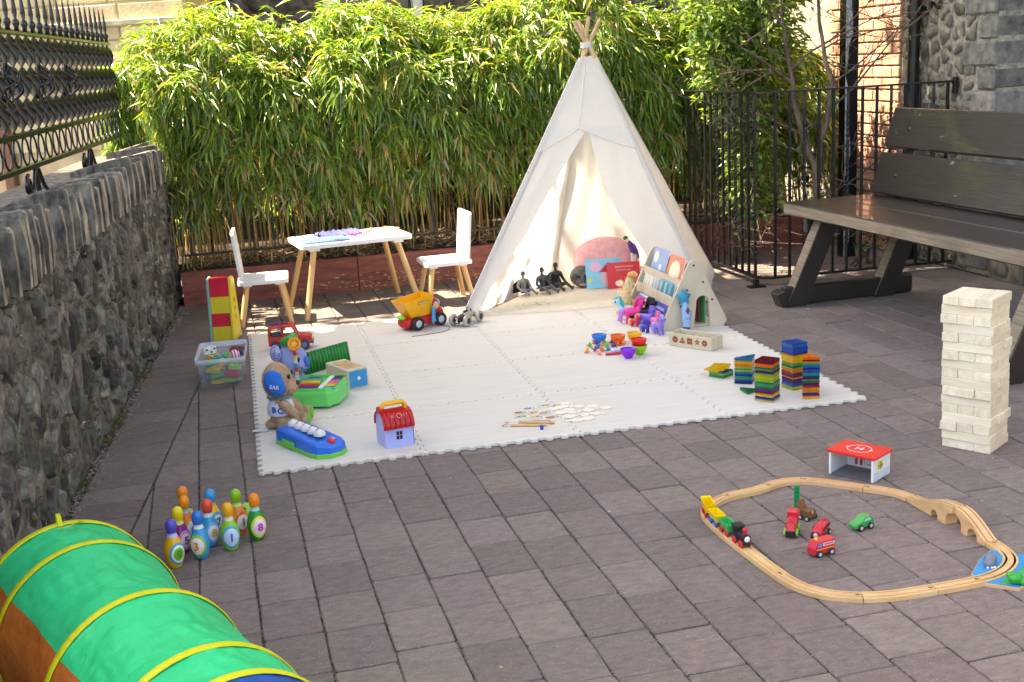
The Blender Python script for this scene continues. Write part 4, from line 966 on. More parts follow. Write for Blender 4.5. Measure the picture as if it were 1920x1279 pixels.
book('bright red picture book with round food drawings in front of the light blue book', (2.34, 6.60, .036), .20, .155, .008, radians(-10), radians(-12), plastic('e23440', rough=.35), (('o', .055, .075, .028, .022, 'f0d8b0'), ('o', .05, .055, .036, .022, 'b88058'), ('o', -.03, .03, .024, .018, 'f4e4dc'), ('o', .03, .018, .04, .014, '9cd0a8'), ('r', .005, .128, .055, .005, 'f08a78'), ('r', .0, .108, .045, .004, 'f08a78')))
def doll(label, loc, rz, cbody, clegs, chead, seat=True, cape=None, sc_=1.0):
    T = thing('action_figure', label, 'toy figure', loc, rz, 'toy figures in the teepee', sc_)
    mb, ml, mh = plastic(cbody, rough=.35), plastic(clegs, rough=.35), plastic(chead, rough=.35)
    it = [('c', (0, 0, .028), (0, 0, .05), .021, .017), ('c', (0, 0, .05), (0, -.004, .095), .018, .027), ('c', (-.026, 0, .098), (.026, 0, .098), .015, .015), ('e', (0, 0, .110), (.018, .013, .012)), ('c', (0, 0, .105), (0, 0, .128), .010, .009)]
    for s in (-1, 1):
        it += [('c', (s*.036, 0, .097), (s*.052, -.008, .06), .012, .010), ('c', (s*.052, -.008, .06), (s*.046, -.045, .038), .0095, .008), ('e', (s*.046, -.052, .036), (.008, .011, .007))]
    blob('torso', it, mb, T, .0032, 4)
    lg = [('e', (0, 0, .022), (.026, .020, .018))]
    for s in (-1, 1): lg += [('c', (s*.016, -.008, .020), (s*.030, -.062, .040), .015, .0115), ('c', (s*.030, -.062, .040), (s*.036, -.112, .012), .011, .009), ('c', (s*.036, -.112, .010), (s*.038, -.120, .022), .009, .007)]
    blob('legs', lg, ml, T, .0032, 4)
    blob('head', [('e', (0, -.002, .147), (.0155, .018, .021)), ('e', (0, -.010, .138), (.011, .011, .010)), ('e', (0, -.0195, .146), (.004, .004, .005))], mh, T, .0022, 3)
    MB().ell((0, -.0155, .1375), (.0085, .006, .006)).build('face', plastic('d8b49c'), T)
    MB().tube([(0.021*cos(t), .017*sin(t), .036) for t in [2*pi*i/16 for i in range(17)]], .004, 6, cap=False).build('belt', plastic('8a8478'), T)
    if cape:
        cm = MB(); V = []
        for j in range(9):
            for i in range(7): V.append(((i-3)*(.010+.0035*j), .020+.006*j+.004*sin(i*2), .108-.013*j))
        cm.add(V, [(j*7+i, j*7+i+1, j*7+i+8, j*7+i+7) for j in range(8) for i in range(6)], 0, True); cm.build('cloak', plastic(cape, rough=.6), T)
    return T
doll('small grey seated toy figure, leftmost of the three beside the teepee pole', (1.745, 6.72, .036), radians(20), '8c8a84', '6e7684', '3a3a3c', cape='2a2c34', sc_=.84)
doll('dark slate seated toy figure in the middle of the three in the teepee', (1.862, 6.72, .036), radians(25), '4a4c52', '5c5e64', '2c2c30', sc_=.92)
doll('black seated toy figure on the right of the three in the teepee', (1.965, 6.78, .036), radians(25), '26262a', '3c3a38', '1e1e20', cape='1c1c20', sc_=.98)
hm = thing('face_mask', 'grey rubber face mask standing beside the books in the teepee', 'mask', (2.125, 6.77, .036), radians(-6))
blob('mask_shell', [('e', (0, .02, .062), (.068, .05, .066)), ('e', (0, -.012, .03), (.045, .03, .032)), ('e', (0, -.035, .058), (.011, .016, .024)), ('e', (-.028, -.026, .083), (.027, .014, .009), .35, 'Y'), ('e', (.028, -.026, .083), (.027, .014, .009), -.35, 'Y'), ('e', (0, -.035, .018), (.028, .014, .010))], mat('grey_rubber', C(112, 106, 102), rough=.5, var=.2, scale=30), hm, .004, 4)
for s in (-1, 1): MB().ell((s*.026, -.030, .067), (.015, .006, .008)).build('eye_hole', plastic('2a2826'), hm)
MB().ell((0, -.047, .020), (.026, .006, .008)).build('mouth', plastic('b49098'), hm)
# doll in a purple jacket propped on the cushion
pd = thing('jacket_doll', 'small doll in a purple jacket and white trousers propped above the pink cushion', 'doll', (2.475, 6.80, .205), radians(30))
blob('jacket', [('c', (0, 0, .0), (-.022, 0, .05), .016, .019), ('c', (-.02, 0, .055), (-.042, 0, .075), .017, .013), ('c', (.006, 0, .05), (.024, -.01, .01), .009, .008), ('c', (.024, -.01, .01), (.030, -.015, -.03), .008, .007), ('c', (-.045, -.005, .06), (-.038, -.02, .015), .008, .007)], plastic('5a3c96'), pd, .003, 4)
blob('trousers', [('c', (0, 0, -.005), (.004, 0, -.07), .013, .009), ('c', (.004, 0, -.07), (.008, -.004, -.13), .009, .007), ('c', (-.012, 0, 0), (-.010, 0, -.07), .012, .009)], plastic('ece6e0'), pd, .003, 4)
blob('head', [('e', (-.062, -.004, .092), (.014, .014, .017)), ('c', (-.045, 0, .072), (-.058, 0, .085), .007, .007)], plastic('efd8c8'), pd, .0025, 3)
MB().ell((-.066, .003, .103), (.017, .016, .013)).build('hair', plastic('3e5a48'), pd)
# ------------------------------------------------------------------ wooden book rack with its books
m_rack = mat('birch_ply', C(214, 202, 178), rough=.5, col2=C(196, 182, 156), scale=5, stretch=(1, 6, .6), ramp=(.3, .7))
rk = thing('book_rack', 'wooden A-frame book rack with rounded triangular ends at the right of the teepee', 'book rack', (2.335, 5.80, ZM), 0)
def tri_panel(y, th_):
    pts = []
    def arc(cx, cz, r, a0, a1, n=7): return [(cx+r*cos(a0+(a1-a0)*i/n), cz+r*sin(a0+(a1-a0)*i/n)) for i in range(n+1)]
    al = atan2(.342, .176-.01); s_ = pi/2-al
    out = arc(0, .318, .032, s_*1.0, pi-s_)[:]+arc(-.150, .027, .027, pi-s_, 1.5*pi)+arc(.150, .027, .027, -pi/2, s_)
    hole = arc(-.0+.045, .125, .035, 0, pi)
    hx0, hx1 = .010, .080
    hole = [(.085, 0)]+[(.080, .12)]+arc(.045, .13, .035, 0, pi)+[(.010, .12), (-.005, .0)]
    i0 = [i for i, p in enumerate(out) if p[0] > 0 and abs(p[1]) < .001]
    k = len(arc(0, 0, 1, 0, 1))*2; poly = out[:k]+hole[::-1]+out[k:]
    X = Matrix(((1, 0, 0, 0), (0, 0, 1, y), (0, 1, 0, 0), (0, 0, 0, 1)))
    return MB().prism(poly, -th_/2, th_/2, X=X)
for y in (-.262, .262): tri_panel(y, .014).build('end_panel', m_rack, rk)
nrm_l = atan2(.342, .166)
for d, z, h in ((-.150, .02, .06), (-.105, .115, .055), (-.060, .21, .045)):
    MB().box((d-.012, 0, z+h/2), (.006, .508, h), bev=.001).build('shelf_lip', m_rack, rk); MB().box((d+.010, 0, z), (.05, .508, .006), bev=.001).build('shelf', m_rack, rk)
MB().box((0, 0, .006), (.26, .508, .008), bev=.001).build('shelf', m_rack, rk)
MB().box((0, 0, .30), (.02, .508, .05), bev=.002).build('top_rail', m_rack, rk)
for x, z in ((0, .325), (.05, .235), (.098, .14), (-.075, .12), (-.04, .2)): MB().lathe([(0, .002), (.005, .0015), (.006, 0)], n=10, X=Matrix.Translation((x, -.269, z)) @ Matrix.Rotation(pi/2, 4, 'X')).build('screw', m_bolt, rk)
RK = rk.location
def rbook(label, dx, yy, z, w_, h, cov, shapes=(), txt=None, tcol=None, lean=-.30):
    return book(label, (RK.x+dx, RK.y+yy, RK.z+z), w_, h, .006, -pi/2, lean, cov, shapes, None, txt, tcol)
rbook('blue night sky picture book on the top tier of the book rack, farther one', -.058, .12, .214, .20, .15, plastic('7c98c8', rough=.35), (('o', -.05, .10, .03, .032, 'd8e0c8'), ('o', .03, .05, .02, .02, 'c8d8f0'), ('r', 0, .02, .09, .014, '3c5c9c')))
rbook('orange picture book with a pale round moon on the top tier of the book rack', -.064, -.12, .214, .20, .145, plastic('e0745a', rough=.35), (('o', .0, .062, .066, .058, 'f4e4c4'), ('o', .03, .03, .02, .022, 'e8c8a0'), ('r', -.06, .02, .02, .008, '8a4a40')))
rbook('white picture book with pastel stripes on the middle tier of the book rack', -.104, .13, .119, .20, .11, plastic('eceae4', rough=.4), tuple(('r', -.08+.032*i, .055, .010, .042, ('a8d4c0', 'f0b8a8', 'b8c8e8', 'e8dca0', 'd0b0d8', '98c8d8')[i]) for i in range(6)))
rbook('teal striped picture book on the middle tier of the book rack', -.108, -.11, .119, .20, .115, plastic('4a9cb4', rough=.35), tuple(('r', -.08+.032*i, .07, .009, .03, ('7cc4d4', '2c6c94', '9cd4c4', '3c84a4', '7cb8d8', '2c7480')[i]) for i in range(6)))
rbook('indigo picture book with pale lettering on the bottom tier of the book rack', -.150, .12, .024, .21, .13, plastic('56669e', rough=.35), (('r', 0, .09, .07, .006, 'd8dcf0'), ('r', 0, .07, .055, .006, 'd8dcf0'), ('o', .07, .04, .02, .02, '9cacd8')))
rbook('violet blue picture book on the bottom tier nearest the end panel with the hole', -.156, -.13, .024, .20, .10, plastic('5658a8', rough=.35), (('r', 0, .07, .06, .008, '9ca4dc'), ('r', 0, .04, .075, .006, 'c8ccec')))
tr1 = tag(MB().box((0, 0, .085), (.008, .10, .17), bev=.001).build('green_book', plastic('46a45c'), None, (2.40, 5.62, ZM+.012), .2), 'green spined book standing inside the book rack behind the hole', 'book')
tag(MB().box((0, 0, .085), (.010, .10, .16), bev=.001).build('maroon_book', plastic('6c3038'), None, (2.378, 5.63, ZM+.012), .1), 'dark maroon book standing inside the book rack beside the green one', 'book')
def star(n, R, r, a0=pi/2): return [((R if i % 2 == 0 else r)*cos(a0+pi*i/n), (R if i % 2 == 0 else r)*sin(a0+pi*i/n)) for i in range(2*n)]
wn = thing('star_wand', 'toy wand with a puffy blue star head leaning on the book rack end', 'toy wand', (2.265, 5.475, ZM), 0)
XW = Matrix.Rotation(radians(-10), 4, 'X') @ Matrix.Rotation(radians(4), 4, 'Y')
SX_ = XW @ Matrix.Translation((-.01, 0, .175)) @ Matrix(((1, 0, 0, 0), (0, 0, -1, 0), (0, 1, 0, 0), (0, 0, 0, 1)))
st_ = MB(); P5 = star(5, .044, .026); V = [(x, y, 0) for x, y in P5]+[(0, 0, .018), (0, 0, -.018)]
V += [(x*.86, y*.86, .011) for x, y in P5]+[(x*.86, y*.86, -.011) for x, y in P5]
F = [(i, (i+1) % 10, 12+(i+1) % 10, 12+i) for i in range(10)]+[(12+i, 12+(i+1) % 10, 10) for i in range(10)]+[((i+1) % 10, i, 22+i, 22+(i+1) % 10) for i in range(10)]+[(22+(i+1) % 10, 22+i, 11) for i in range(10)]
st_.add(V, F, 0, True, SX_).build('star', plastic('1c94b8', rough=.35), wn)
MB().tube([(0, 0, .0), (.004, 0, .05), (.002, 0, .10), (-.01, 0, .15)], [.017, .022, .025, .012], 14, X=XW).build('handle', plastic('92b8e0'), wn)
MB().add([(-.012, -.0262, .105), (0, -.0262, .085), (.012, -.0262, .105), (0, -.0262, .125)], [(0, 1, 2, 3)], X=XW).build('diamond_print', plastic('7a2858'), wn)
for s in (-1, 1): MB().ell((s*.008+.003, -.023, .065), (.003, .002, .004), X=XW).build('button', plastic('28304c'), wn)
MB().tube([(.0, 0, .0), (.002, 0, .022)], [.0175, .0195], 14, X=XW).build('base', plastic('2c4a80'), wn)
# shape sorting tray
sb = thing('shape_tray', 'wooden tray with five brown shapes stamped on its long side', 'wooden tray', (2.205*.9915-.0, 5.215*.9915, ZM), atan2(-.208, .131))
bw, bd_, bh = .246, .098, .064
for c, d in (((0, -bd_/2+.004, bh/2), (bw, .008, bh)), ((0, bd_/2-.004, bh/2), (bw, .008, bh)), ((-bw/2+.004, 0, bh/2), (.0079, bd_-.017, bh-.001)), ((bw/2-.004, 0, bh/2), (.0079, bd_-.017, bh-.001))): MB().box(c, d, bev=.0015).build('side', m_rack, sb)
MB().box((0, 0, .005), (bw-.018, bd_-.018, .007)).build('base', m_rack, sb)
m_burn = mat('burnt_brown', C(142, 84, 50), rough=.6, var=.15); XS = Matrix.Translation((0, -bd_/2-.0006, .034)) @ Matrix(((1, 0, 0, 0), (0, 0, -1, 0), (0, 1, 0, 0), (0, 0, 0, 1)))
shp = [[(.016*cos(2*pi*i/24), .016*sin(2*pi*i/24)) for i in range(24)], [(-.018, -.014), (.018, -.014), (0, .018)], [(-.015, -.015), (.015, -.015), (.015, .015), (-.015, .015)], star(5, .019, .008), [(.017*cos(pi/3*i), .017*sin(pi/3*i)) for i in range(6)]]
nm_ = ['circle', 'triangle', 'square', 'star', 'hexagon']
for i, P in enumerate(shp):
    MB().add([(x-.085+.0425*i, y, 0) for x, y in P], [tuple(range(len(P)))], X=XS).add([(-.085+.0425*i+x, y, .0004) for x, y in ((-.007, -.002), (.007, -.002), (.007, .0015), (-.007, .0015))], [(0, 1, 2, 3)], 1, X=XS).build(nm_[i]+'_print', [m_burn, plastic('c89a6c')], sb)
XI = Matrix.Translation((0, bd_/2-.0085, .040)) @ Matrix(((1, 0, 0, 0), (0, 0, -1, 0), (0, 1, 0, 0), (0, 0, 0, 1)))
for i, hx in enumerate(('5a4a40', '4a8aa8', '6a8a4a', 'c07858', '8a4848')):
    MB().tube([tuple(XI @ Vector((-.09+.045*i+.009*cos(t), .006*sin(t), 0))) for t in np.linspace(pi*.8, pi*2.2, 9)], .0012, 5).add([(-.09+.045*i+.003*cos(q), .002+.003*sin(q), .0008) for q in [2*pi*k/8 for k in range(8)]], [tuple(range(8))], X=XI).build('number_print', plastic(hx), sb)
# ------------------------------------------------------------------ bowls and counters
bc = [('blue', '1878d0', 'in the heap of counters, farthest left'), ('orange', 'f06818', 'between the blue and yellow bowls'), ('yellow', 'f4b418', 'behind the red bowl'), ('lime green', '86c814', 'under the red bowl'), ('purple', '8c1cd8', 'nearest the front of the heap')]
bl_ = [(1.786, 5.435), (1.866, 5.385), (1.958, 5.40), (1.889, 5.147), (1.817, 5.104)]
def bowl(label, x, y, z, hx):
    pr = [(0, 0), (.017, 0), (.019, .003), (.029, .016), (.0355, .032), (.0375, .045), (.0360, .0455), (.034, .032), (.0275, .0175), (.016, .0055), (0, .005)]
    return tag(MB().lathe(pr, n=28).build('bowl', plastic(hx, rough=.25), None, (x, y, z)), label, 'bowl', 'coloured sorting bowls')
for (cn, hx, w_), (x, y) in zip(bc, bl_): bowl('small %s plastic bowl %s' % (cn, w_), x, y, ZM, hx)
bowl('small red plastic bowl stacked on the lime green bowl', bl_[3][0]-.001, bl_[3][1]+.002, ZM+.030, 'e01c1c')
cl = [('lime', '78b428', 1.716, 5.377, 'left end of the heap'), ('amber', 'f0a030', 1.671, 5.281, 'front left corner of the heap'), ('dark red', '9c2440', 1.760, 5.425, 'left of the blue bowl foot'), ('blue', '2878b8', 1.744, 5.343, 'left half of the heap'), ('peach', 'f49068', 1.775, 5.367, 'middle of the heap under the lime ones'),
      ('lime', '86c82c', 1.805, 5.420, 'right below the blue bowl'), ('lime', '8cd034', 1.795, 5.345, 'middle of the heap on top'), ('orange', 'f4782c', 1.745, 5.273, 'front of the heap left of the tweezers'), ('plum', '8c2c70', 1.712, 5.281, 'front left between amber and orange'), ('salmon', 'f8a088', 1.714, 5.222, 'nearest the mat front'), ('plum', '7c1c6c', 1.838, 5.396, 'under the orange bowl on its left'),
      ('purple', '5c2490', 1.825, 5.332, 'behind the red tweezers'), ('teal', '2084a8', 1.771, 5.261, 'above the tweezers'), ('orange', 'f46c24', 1.852, 5.345, 'below the orange bowl'), ('orange', 'f88040', 1.880, 5.352, 'right of the other orange one below the orange bowl'), ('indigo', '4848a0', 1.835, 5.22, 'just behind the purple bowl')]
cm_ = {}
for i, (cn, hx, x, y, w_) in enumerate(cl):
    T = thing('toy_counter', 'tiny %s rubber animal counter, %s' % (cn, w_), 'toy counter', (x, y, ZM), rnd.uniform(0, 6.28), 'rubber animal counters')
    if hx not in cm_:
        q = rnd.random()
        if i % 2: it = [('e', (0, 0, .010), (.013, .009, .009)), ('e', (.011, 0, .017), (.007, .006, .007)), ('c', (.012, .003, .022), (.014, .006, .028), .002, .0015), ('c', (.012, -.003, .022), (.014, -.006, .028), .002, .0015)]+[('c', (sx*.007, sy*.006, .008), (sx*.010, sy*.010, .002), .0032, .0028) for sx in (-1, 1) for sy in (-1, 1)]
        else: it = [('e', (0, 0, .011), (.009, .009, .009))]+[('c', (0, 0, .011), (.015*cos(a), .015*sin(a), .011+.007*sin(a*2)), .004, .003) for a in [2*pi*k/5 for k in range(5)]]+[('c', (0, 0, .015), (0, 0, .027), .004, .003)]
        o = blob('body', it, plastic(hx, rough=.4), T, .0022, 2); cm_[hx] = o
tz = thing('tweezers', 'red plastic toy tweezers lying left of the purple bowl', 'tweezers', (1.765, 5.19, ZM), radians(-6))
for s in (-1, 1): MB().tube([(-.03, 0, .006), (0, s*.004, .006), (.04, s*.009, .006), (.075, s*.007, .006)], [.0055, .005, .0045, .003], 8).build('arm', plastic('d8203c'), tz)
tw2 = thing('tweezers', 'pale blue toy tweezers lying behind the red pair', 'tweezers', (1.80, 5.235, ZM), radians(12))
for s in (-1, 1): MB().tube([(-.03, 0, .006), (0, s*.003, .006), (.05, s*.007, .006)], [.004, .004, .003], 8).build('arm', plastic('a8c4e8'), tw2)
# ------------------------------------------------------------------ toy ponies
def pony(label, x, y, h, rz, body, mane, tail=None, legc=None, horn=None):
    T = thing('toy_pony', label, 'toy pony', (x, y, ZM), rz, 'toy ponies beside the book rack', h/.10)   # built 10 cm tall, facing +x
    b, m_ = plastic(body, rough=.4), plastic(mane, rough=.45)
    it = [('c', (-.020, 0, .045), (.016, 0, .046), .017, .016), ('c', (.016, 0, .048), (.026, 0, .070), .013, .010), ('e', (.030, 0, .080), (.0165, .014, .015)), ('e', (.043, 0, .076), (.009, .0085, .0075))]
    for sx, d in ((.017, .002), (-.022, -.003)):
        for sy in (-1, 1): it.append(('c', (sx, sy*.009, .040), (sx+d, sy*.010, .006), .0078, .0072))
    for sy in (-1, 1): it.append(('c', (.024, sy*.009, .092), (.022, sy*.011, .101), .0042, .0022))
    blob('body', it, b, T, .0026, 3)
    blob('mane', [('c', (.036, 0, .094), (.018, 0, .096), .007, .009), ('c', (.018, 0, .094), (.006, .004, .070), .009, .008), ('c', (.006, .004, .070), (.003, .010, .054), .008, .004), ('c', (.040, -.006, .090), (.046, -.008, .082), .004, .002)], m_, T, .0026, 3)
    blob('tail', [('c', (-.034, 0, .056), (-.048, 0, .046), .006, .011), ('c', (-.048, 0, .046), (-.054, 0, .014), .012, .008), ('c', (-.054, 0, .014), (-.046, 0, .004), .008, .004)], plastic(tail or mane, rough=.45), T, .0026, 3)
    for sy in (-1, 1): MB().ell((.039, sy*.0118, .082), (.0036, .0022, .0052)).build('eye', plastic('1c1830'), T)
    if horn: MB().tube([(.040, 0, .092), (.047, 0, .112)], [.003, .0008], 8).build('horn', plastic(horn), T)
    return T
pony('hot pink toy pony with a lilac tail, largest beside the book rack', 2.095, 5.78, .138, radians(-20), 'f03c94', 'e03080', 'c884e0')
pony('small red toy pony with a yellow tail in front of the hot pink one', 2.072, 5.70, .068, radians(-50), 'd82448', 'f4b060', 'f4c070')
pony('violet blue toy pony with a dark mane standing right of the hot pink one', 2.135, 5.67, .11, radians(-55), '7c60d0', '7858c8', '9c78dc')
pony('small navy blue toy pony in front of the violet pony', 2.073, 5.545, .066, radians(-60), '3434a4', '2c2c90', '6c8cd8')
pony('lilac blue toy pony closest to the near end of the book rack', 2.118, 5.475, .10, radians(-75), '8474d4', 'a4a0e8', 'c0b0f0')
pony('pale pink toy pony half hidden between the violet and lilac ponies', 2.155, 5.62, .09, radians(-70), 'f080b8', 'e060a0')
pony('pale toy pony with a turquoise and white mane behind the hot pink one', 2.085, 5.90, .12, radians(160), 'b8e4e4', '2cb0b8', '8cd8dc')
pony('black glossy toy pony leaning on the lowest books of the rack', 2.150, 5.76, .135, radians(-35), '1c1a1e', '141416')
fl_ = thing('fluffy_toy', 'tall fluffy cream toy with an orange head in front of the book rack', 'soft toy', (2.125, 6.02, ZM), radians(-30))
blob('body', [('c', (0, 0, .02), (.012, 0, .10), .035, .030), ('c', (.012, 0, .10), (.035, 0, .19), .028, .020)], mat('cream_fluff', C(240, 210, 160), rough=1, var=.15, scale=60, bump=1), fl_, .005, 4)
blob('head', [('e', (.046, 0, .218), (.022, .018, .018)), ('e', (.064, 0, .212), (.012, .011, .010))], mat('orange_fluff', C(240, 168, 96), rough=1, var=.15, scale=60), fl_, .004, 3)
blob('feet', [('e', (-.02, -.02, .014), (.02, .018, .014)), ('e', (.03, -.02, .014), (.02, .018, .014))], MATS['orange_fluff'], fl_, .004, 3)
fz = []
for k in range(500):
    t = rnd.random(); a = rnd.uniform(0, 6.28); p = Vector((.012*t+.03*max(0, t-.5), 0, .01+.19*t)); d = Vector((cos(a), sin(a), rnd.uniform(-.8, .3))); fz.append((fl_.location+p+d*.026, d, rnd.uniform(.012, .026), .0022, .3, C(rnd.choice(('f0d8a8', 'f4e4c0', 'e8c088')))))
fo_ = leaf_obj('fluff', fz, m_leaf2, None); fo_.parent = fl_; fo_.matrix_parent_inverse = (Matrix.Translation(fl_.location) @ Matrix.Rotation(radians(-30), 4, 'Z')).inverted()
# ------------------------------------------------------------------ magnetic tiles
m_tiles = {}
def tmat(n):
    if n not in m_tiles:
        hx = dict(red='b02438', maroon='7a1830', orange='f07c1c', yellow='e8c020', lime='98c428', green='1ca058', emerald='0c6c50', teal='1878a0', blue='1c50b0', navy='1c2c70', purple='582c70', amber='d88c20')[n]
        m_tiles[n] = mat('tile_'+n, C(hx), rough=.15, var=.1, scale=40, trans=.3)
    return m_tiles[n]
def tile_mesh(shape):
    mb = MB(); t = .0062; s = .0375
    P = [(-s, -s), (s, -s), (s, s), (-s, s)] if shape == 'square' else [(-s, -s), (s, -s), (-s, s)] if shape == 'right' else [(-.034, -.032), (.034, -.032), (0, .036)]
    mb.prism(P, 0, t, bev=.0008); q = inset(P, .005) if area(P) > 0 else P; qi = inset(q, .0035); n = len(P)
    z = t+.0005; V = [(x, y, z) for x, y in q]+[(x, y, z) for x, y in qi]; mb.add(V, [(i, (i+1) % n, n+(i+1) % n, n+i) for i in range(n)])
    if shape == 'square': 
        for a in (.016,): mb.add([(0, -a-.002, z), (a+.002, 0, z), (0, a+.002, z), (-a-.002, 0, z), (0, -a, z), (a, 0, z), (0, a, z), (-a, 0, z)], [(i, (i+1) % 4, 4+(i+1) % 4, 4+i) for i in range(4)])
    return mb
tcache = {}
ords = ['lowest', 'second', 'third', 'fourth', 'fifth', 'sixth', 'seventh', 'eighth', 'ninth', 'tenth', 'eleventh', 'twelfth', 'thirteenth', 'fourteenth', 'fifteenth', 'sixteenth', 'seventeenth', 'eighteenth', 'nineteenth', 'twentieth', 'twenty first', 'twenty second', 'twenty third', 'twenty fourth', 'twenty fifth', 'twenty sixth', 'twenty seventh', 'twenty eighth', 'twenty ninth', 'thirtieth']
def mtile(col, shape, loc, rz, label):
    k = (col, shape)
    if k not in tcache:
        o = tile_mesh(shape).build('magnetic_tile', tmat(col), None, loc, rz); tcache[k] = o.data
    else: o = link('magnetic_tile', tcache[k], None, loc, rz)
    return tag(o, label, 'toy tile', 'translucent magnetic tiles')
def stack(cols, shape, x, y, rz, where, jx=.0012):
    for i, c in enumerate(cols):
        mtile(c, shape if not isinstance(shape, list) else shape[i], (x+rnd.uniform(-jx, jx), y+rnd.uniform(-jx, jx), ZM+.0068*i), rz+rnd.uniform(-.03, .03), '%s %s tile, %s from the mat in the %s' % (c, 'square' if shape == 'square' else 'triangular', ords[i], where))
S3 = ['yellow', 'blue', 'navy', 'yellow', 'amber', 'maroon', 'purple', 'purple', 'emerald', 'green', 'green', 'emerald', 'lime', 'lime', 'yellow', 'lime', 'lime', 'purple', 'maroon', 'green', 'emerald', 'orange', 'orange', 'maroon', 'maroon']
stack(S3, 'square', 2.094, 4.225, radians(40), 'tall stack with the maroon top')
S4 = ['lime', 'yellow', 'teal', 'blue', 'purple', 'purple', 'navy', 'amber', 'maroon', 'purple', 'red', 'amber', 'orange', 'lime', 'emerald', 'green', 'amber', 'yellow', 'yellow', 'yellow', 'yellow', 'amber', 'navy', 'blue', 'blue', 'blue', 'blue', 'teal', 'blue']
stack(S4, 'square', 2.272, 4.335, radians(10), 'tallest stack with the blue top', .002)
S5 = ['yellow', 'orange', 'navy', 'purple', 'amber', 'orange', 'amber', 'red', 'purple', 'maroon', 'emerald', 'green', 'maroon', 'navy', 'teal', 'green', 'blue', 'blue', 'navy', 'blue', 'teal', 'green', 'amber', 'maroon', 'orange', 'orange']
stack(S5, 'tri', 2.262, 4.185, radians(-20), 'stack with the orange top')
S2 = ['navy', 'navy', 'blue', 'green', 'green', 'navy', 'blue', 'teal', 'lime', 'green', 'lime', 'orange', 'amber', 'yellow', 'amber', 'teal', 'teal']
stack(S2, 'right', 2.125, 4.50, radians(55), 'stack with the teal top')
S1 = ['green', 'green', 'lime', 'teal']
stack(S1, 'square', 2.075, 4.63, radians(30), 'low pile left of the stacks')
for i in range(3): mtile('yellow', 'square', (2.055+.010*i, 4.64-.004*i, ZM+.0272+.0066*i), radians(30+13*i), 'yellow square tile, %s of the three fanned on the low pile' % ('bottom', 'middle', 'top')[i])
mtile('green', 'tri', (2.066, 4.36, ZM), radians(25), 'single green triangular tile lying alone on the mat'); mtile('emerald', 'tri', (2.066, 4.359, ZM+.0066), radians(25), 'dark green triangular tile on the single green one')
mtile('blue', 'right', (2.135, 4.20, ZM), radians(10), 'blue triangular tile tucked against the foot of the maroon topped stack') if False else None
# ------------------------------------------------------------------ fishing game
m_ply = mat('thin_ply', C(244, 236, 224), rough=.6, col2=C(232, 220, 202), scale=14, stretch=(1, 5, 1))
def fish_poly(L_, r):
    n = 14; P = []
    for i in range(n+1):
        t = i/n; P.append((-L_*.5+L_*.72*t, L_*.27*sin(pi*t)**.7+L_*.02))
    P += [(L_*.5, L_*.17), (L_*.43, 0), (L_*.5, -L_*.17)]; P += [(x, -y) for x, y in P[:n+1][::-1]]
    out = []
    for p in P:
        if not out or hypot(p[0]-out[-1][0], p[1]-out[-1][1]) > .001: out.append(p)
    return [(x+r.uniform(-.0006, .0006), y*r.uniform(.94, 1.06)) for x, y in out]
fpts = [(1.165, 4.495), (1.234, 4.510), (1.278, 4.490), (1.327, 4.506), (1.310, 4.466), (1.352, 4.442), (1.405, 4.418), (1.446, 4.380), (1.245, 4.449), (1.304, 4.422), (1.373, 4.377), (1.115, 4.451), (1.163, 4.431), (1.207, 4.407), (1.262, 4.388), (1.316, 4.378), (1.352, 4.327), (1.400, 4.315), (1.103, 4.400), (1.295, 4.326), (1.160, 4.371), (1.218, 4.340), (1.336, 4.268), (1.289, 4.268)]
plab = {0: ('6a9ab4', 'blue printed'), 1: ('b0b458', 'olive green printed'), 2: ('c8d0a0', 'pale green printed'), 11: ('b05c5c', 'red printed'), 12: ('d8b078', 'tan printed'), 13: ('b8a088', 'brown outlined'), 18: ('8cc0a8', 'mint green printed'), 20: ('d0b0a0', 'pale rose printed'), 21: ('a87868', 'dark brown dotted')}
_o = ['first', 'second', 'third', 'fourth', 'fifth', 'sixth', 'seventh', 'eighth', 'ninth', 'tenth', 'eleventh', 'twelfth', 'thirteenth', 'fourteenth', 'fifteenth', 'sixteenth']
rk_ = {i: _o[k] for k, i in enumerate(sorted([i for i in range(len(fpts)) if i not in plab], key=lambda i: -fpts[i][0]))}
for i, (x, y) in enumerate(fpts):
    r = random.Random(i+40); T = thing('wooden_fish', ('%s thin wooden fish in the left part of the fishing game' % plab[i][1]) if i in plab else 'plain pale wooden fish face down on the mat, %s from the right of the heap' % rk_[i], 'toy fish', (x, y, ZM+.0005*(i % 3)), r.uniform(-.5, .5)+(pi if r.random() < .5 else 0), 'wooden fish of the fishing game')
    P = fish_poly(r.uniform(.062, .080), r); MB().prism(P, 0, .0035, bev=.0005).build('fish_body', m_ply, T)
    if i in plab:
        MB().add([(x_*.8, y_*.78, .0038) for x_, y_ in P], [tuple(range(len(P)))]).add([(-.016+.0035*cos(q), .003+.0035*sin(q), .0042) for q in [2*pi*k/10 for k in range(10)]], [tuple(range(10))], 1).add([(.002+.006*k, -.010, .0042) for k in range(2)]+[(.004+.006*k, .010, .0042) for k in (1, 0)], [(0, 1, 2, 3)], 1).build('fish_print', [plastic(plab[i][0], rough=.5), plastic('4a4038')], T)
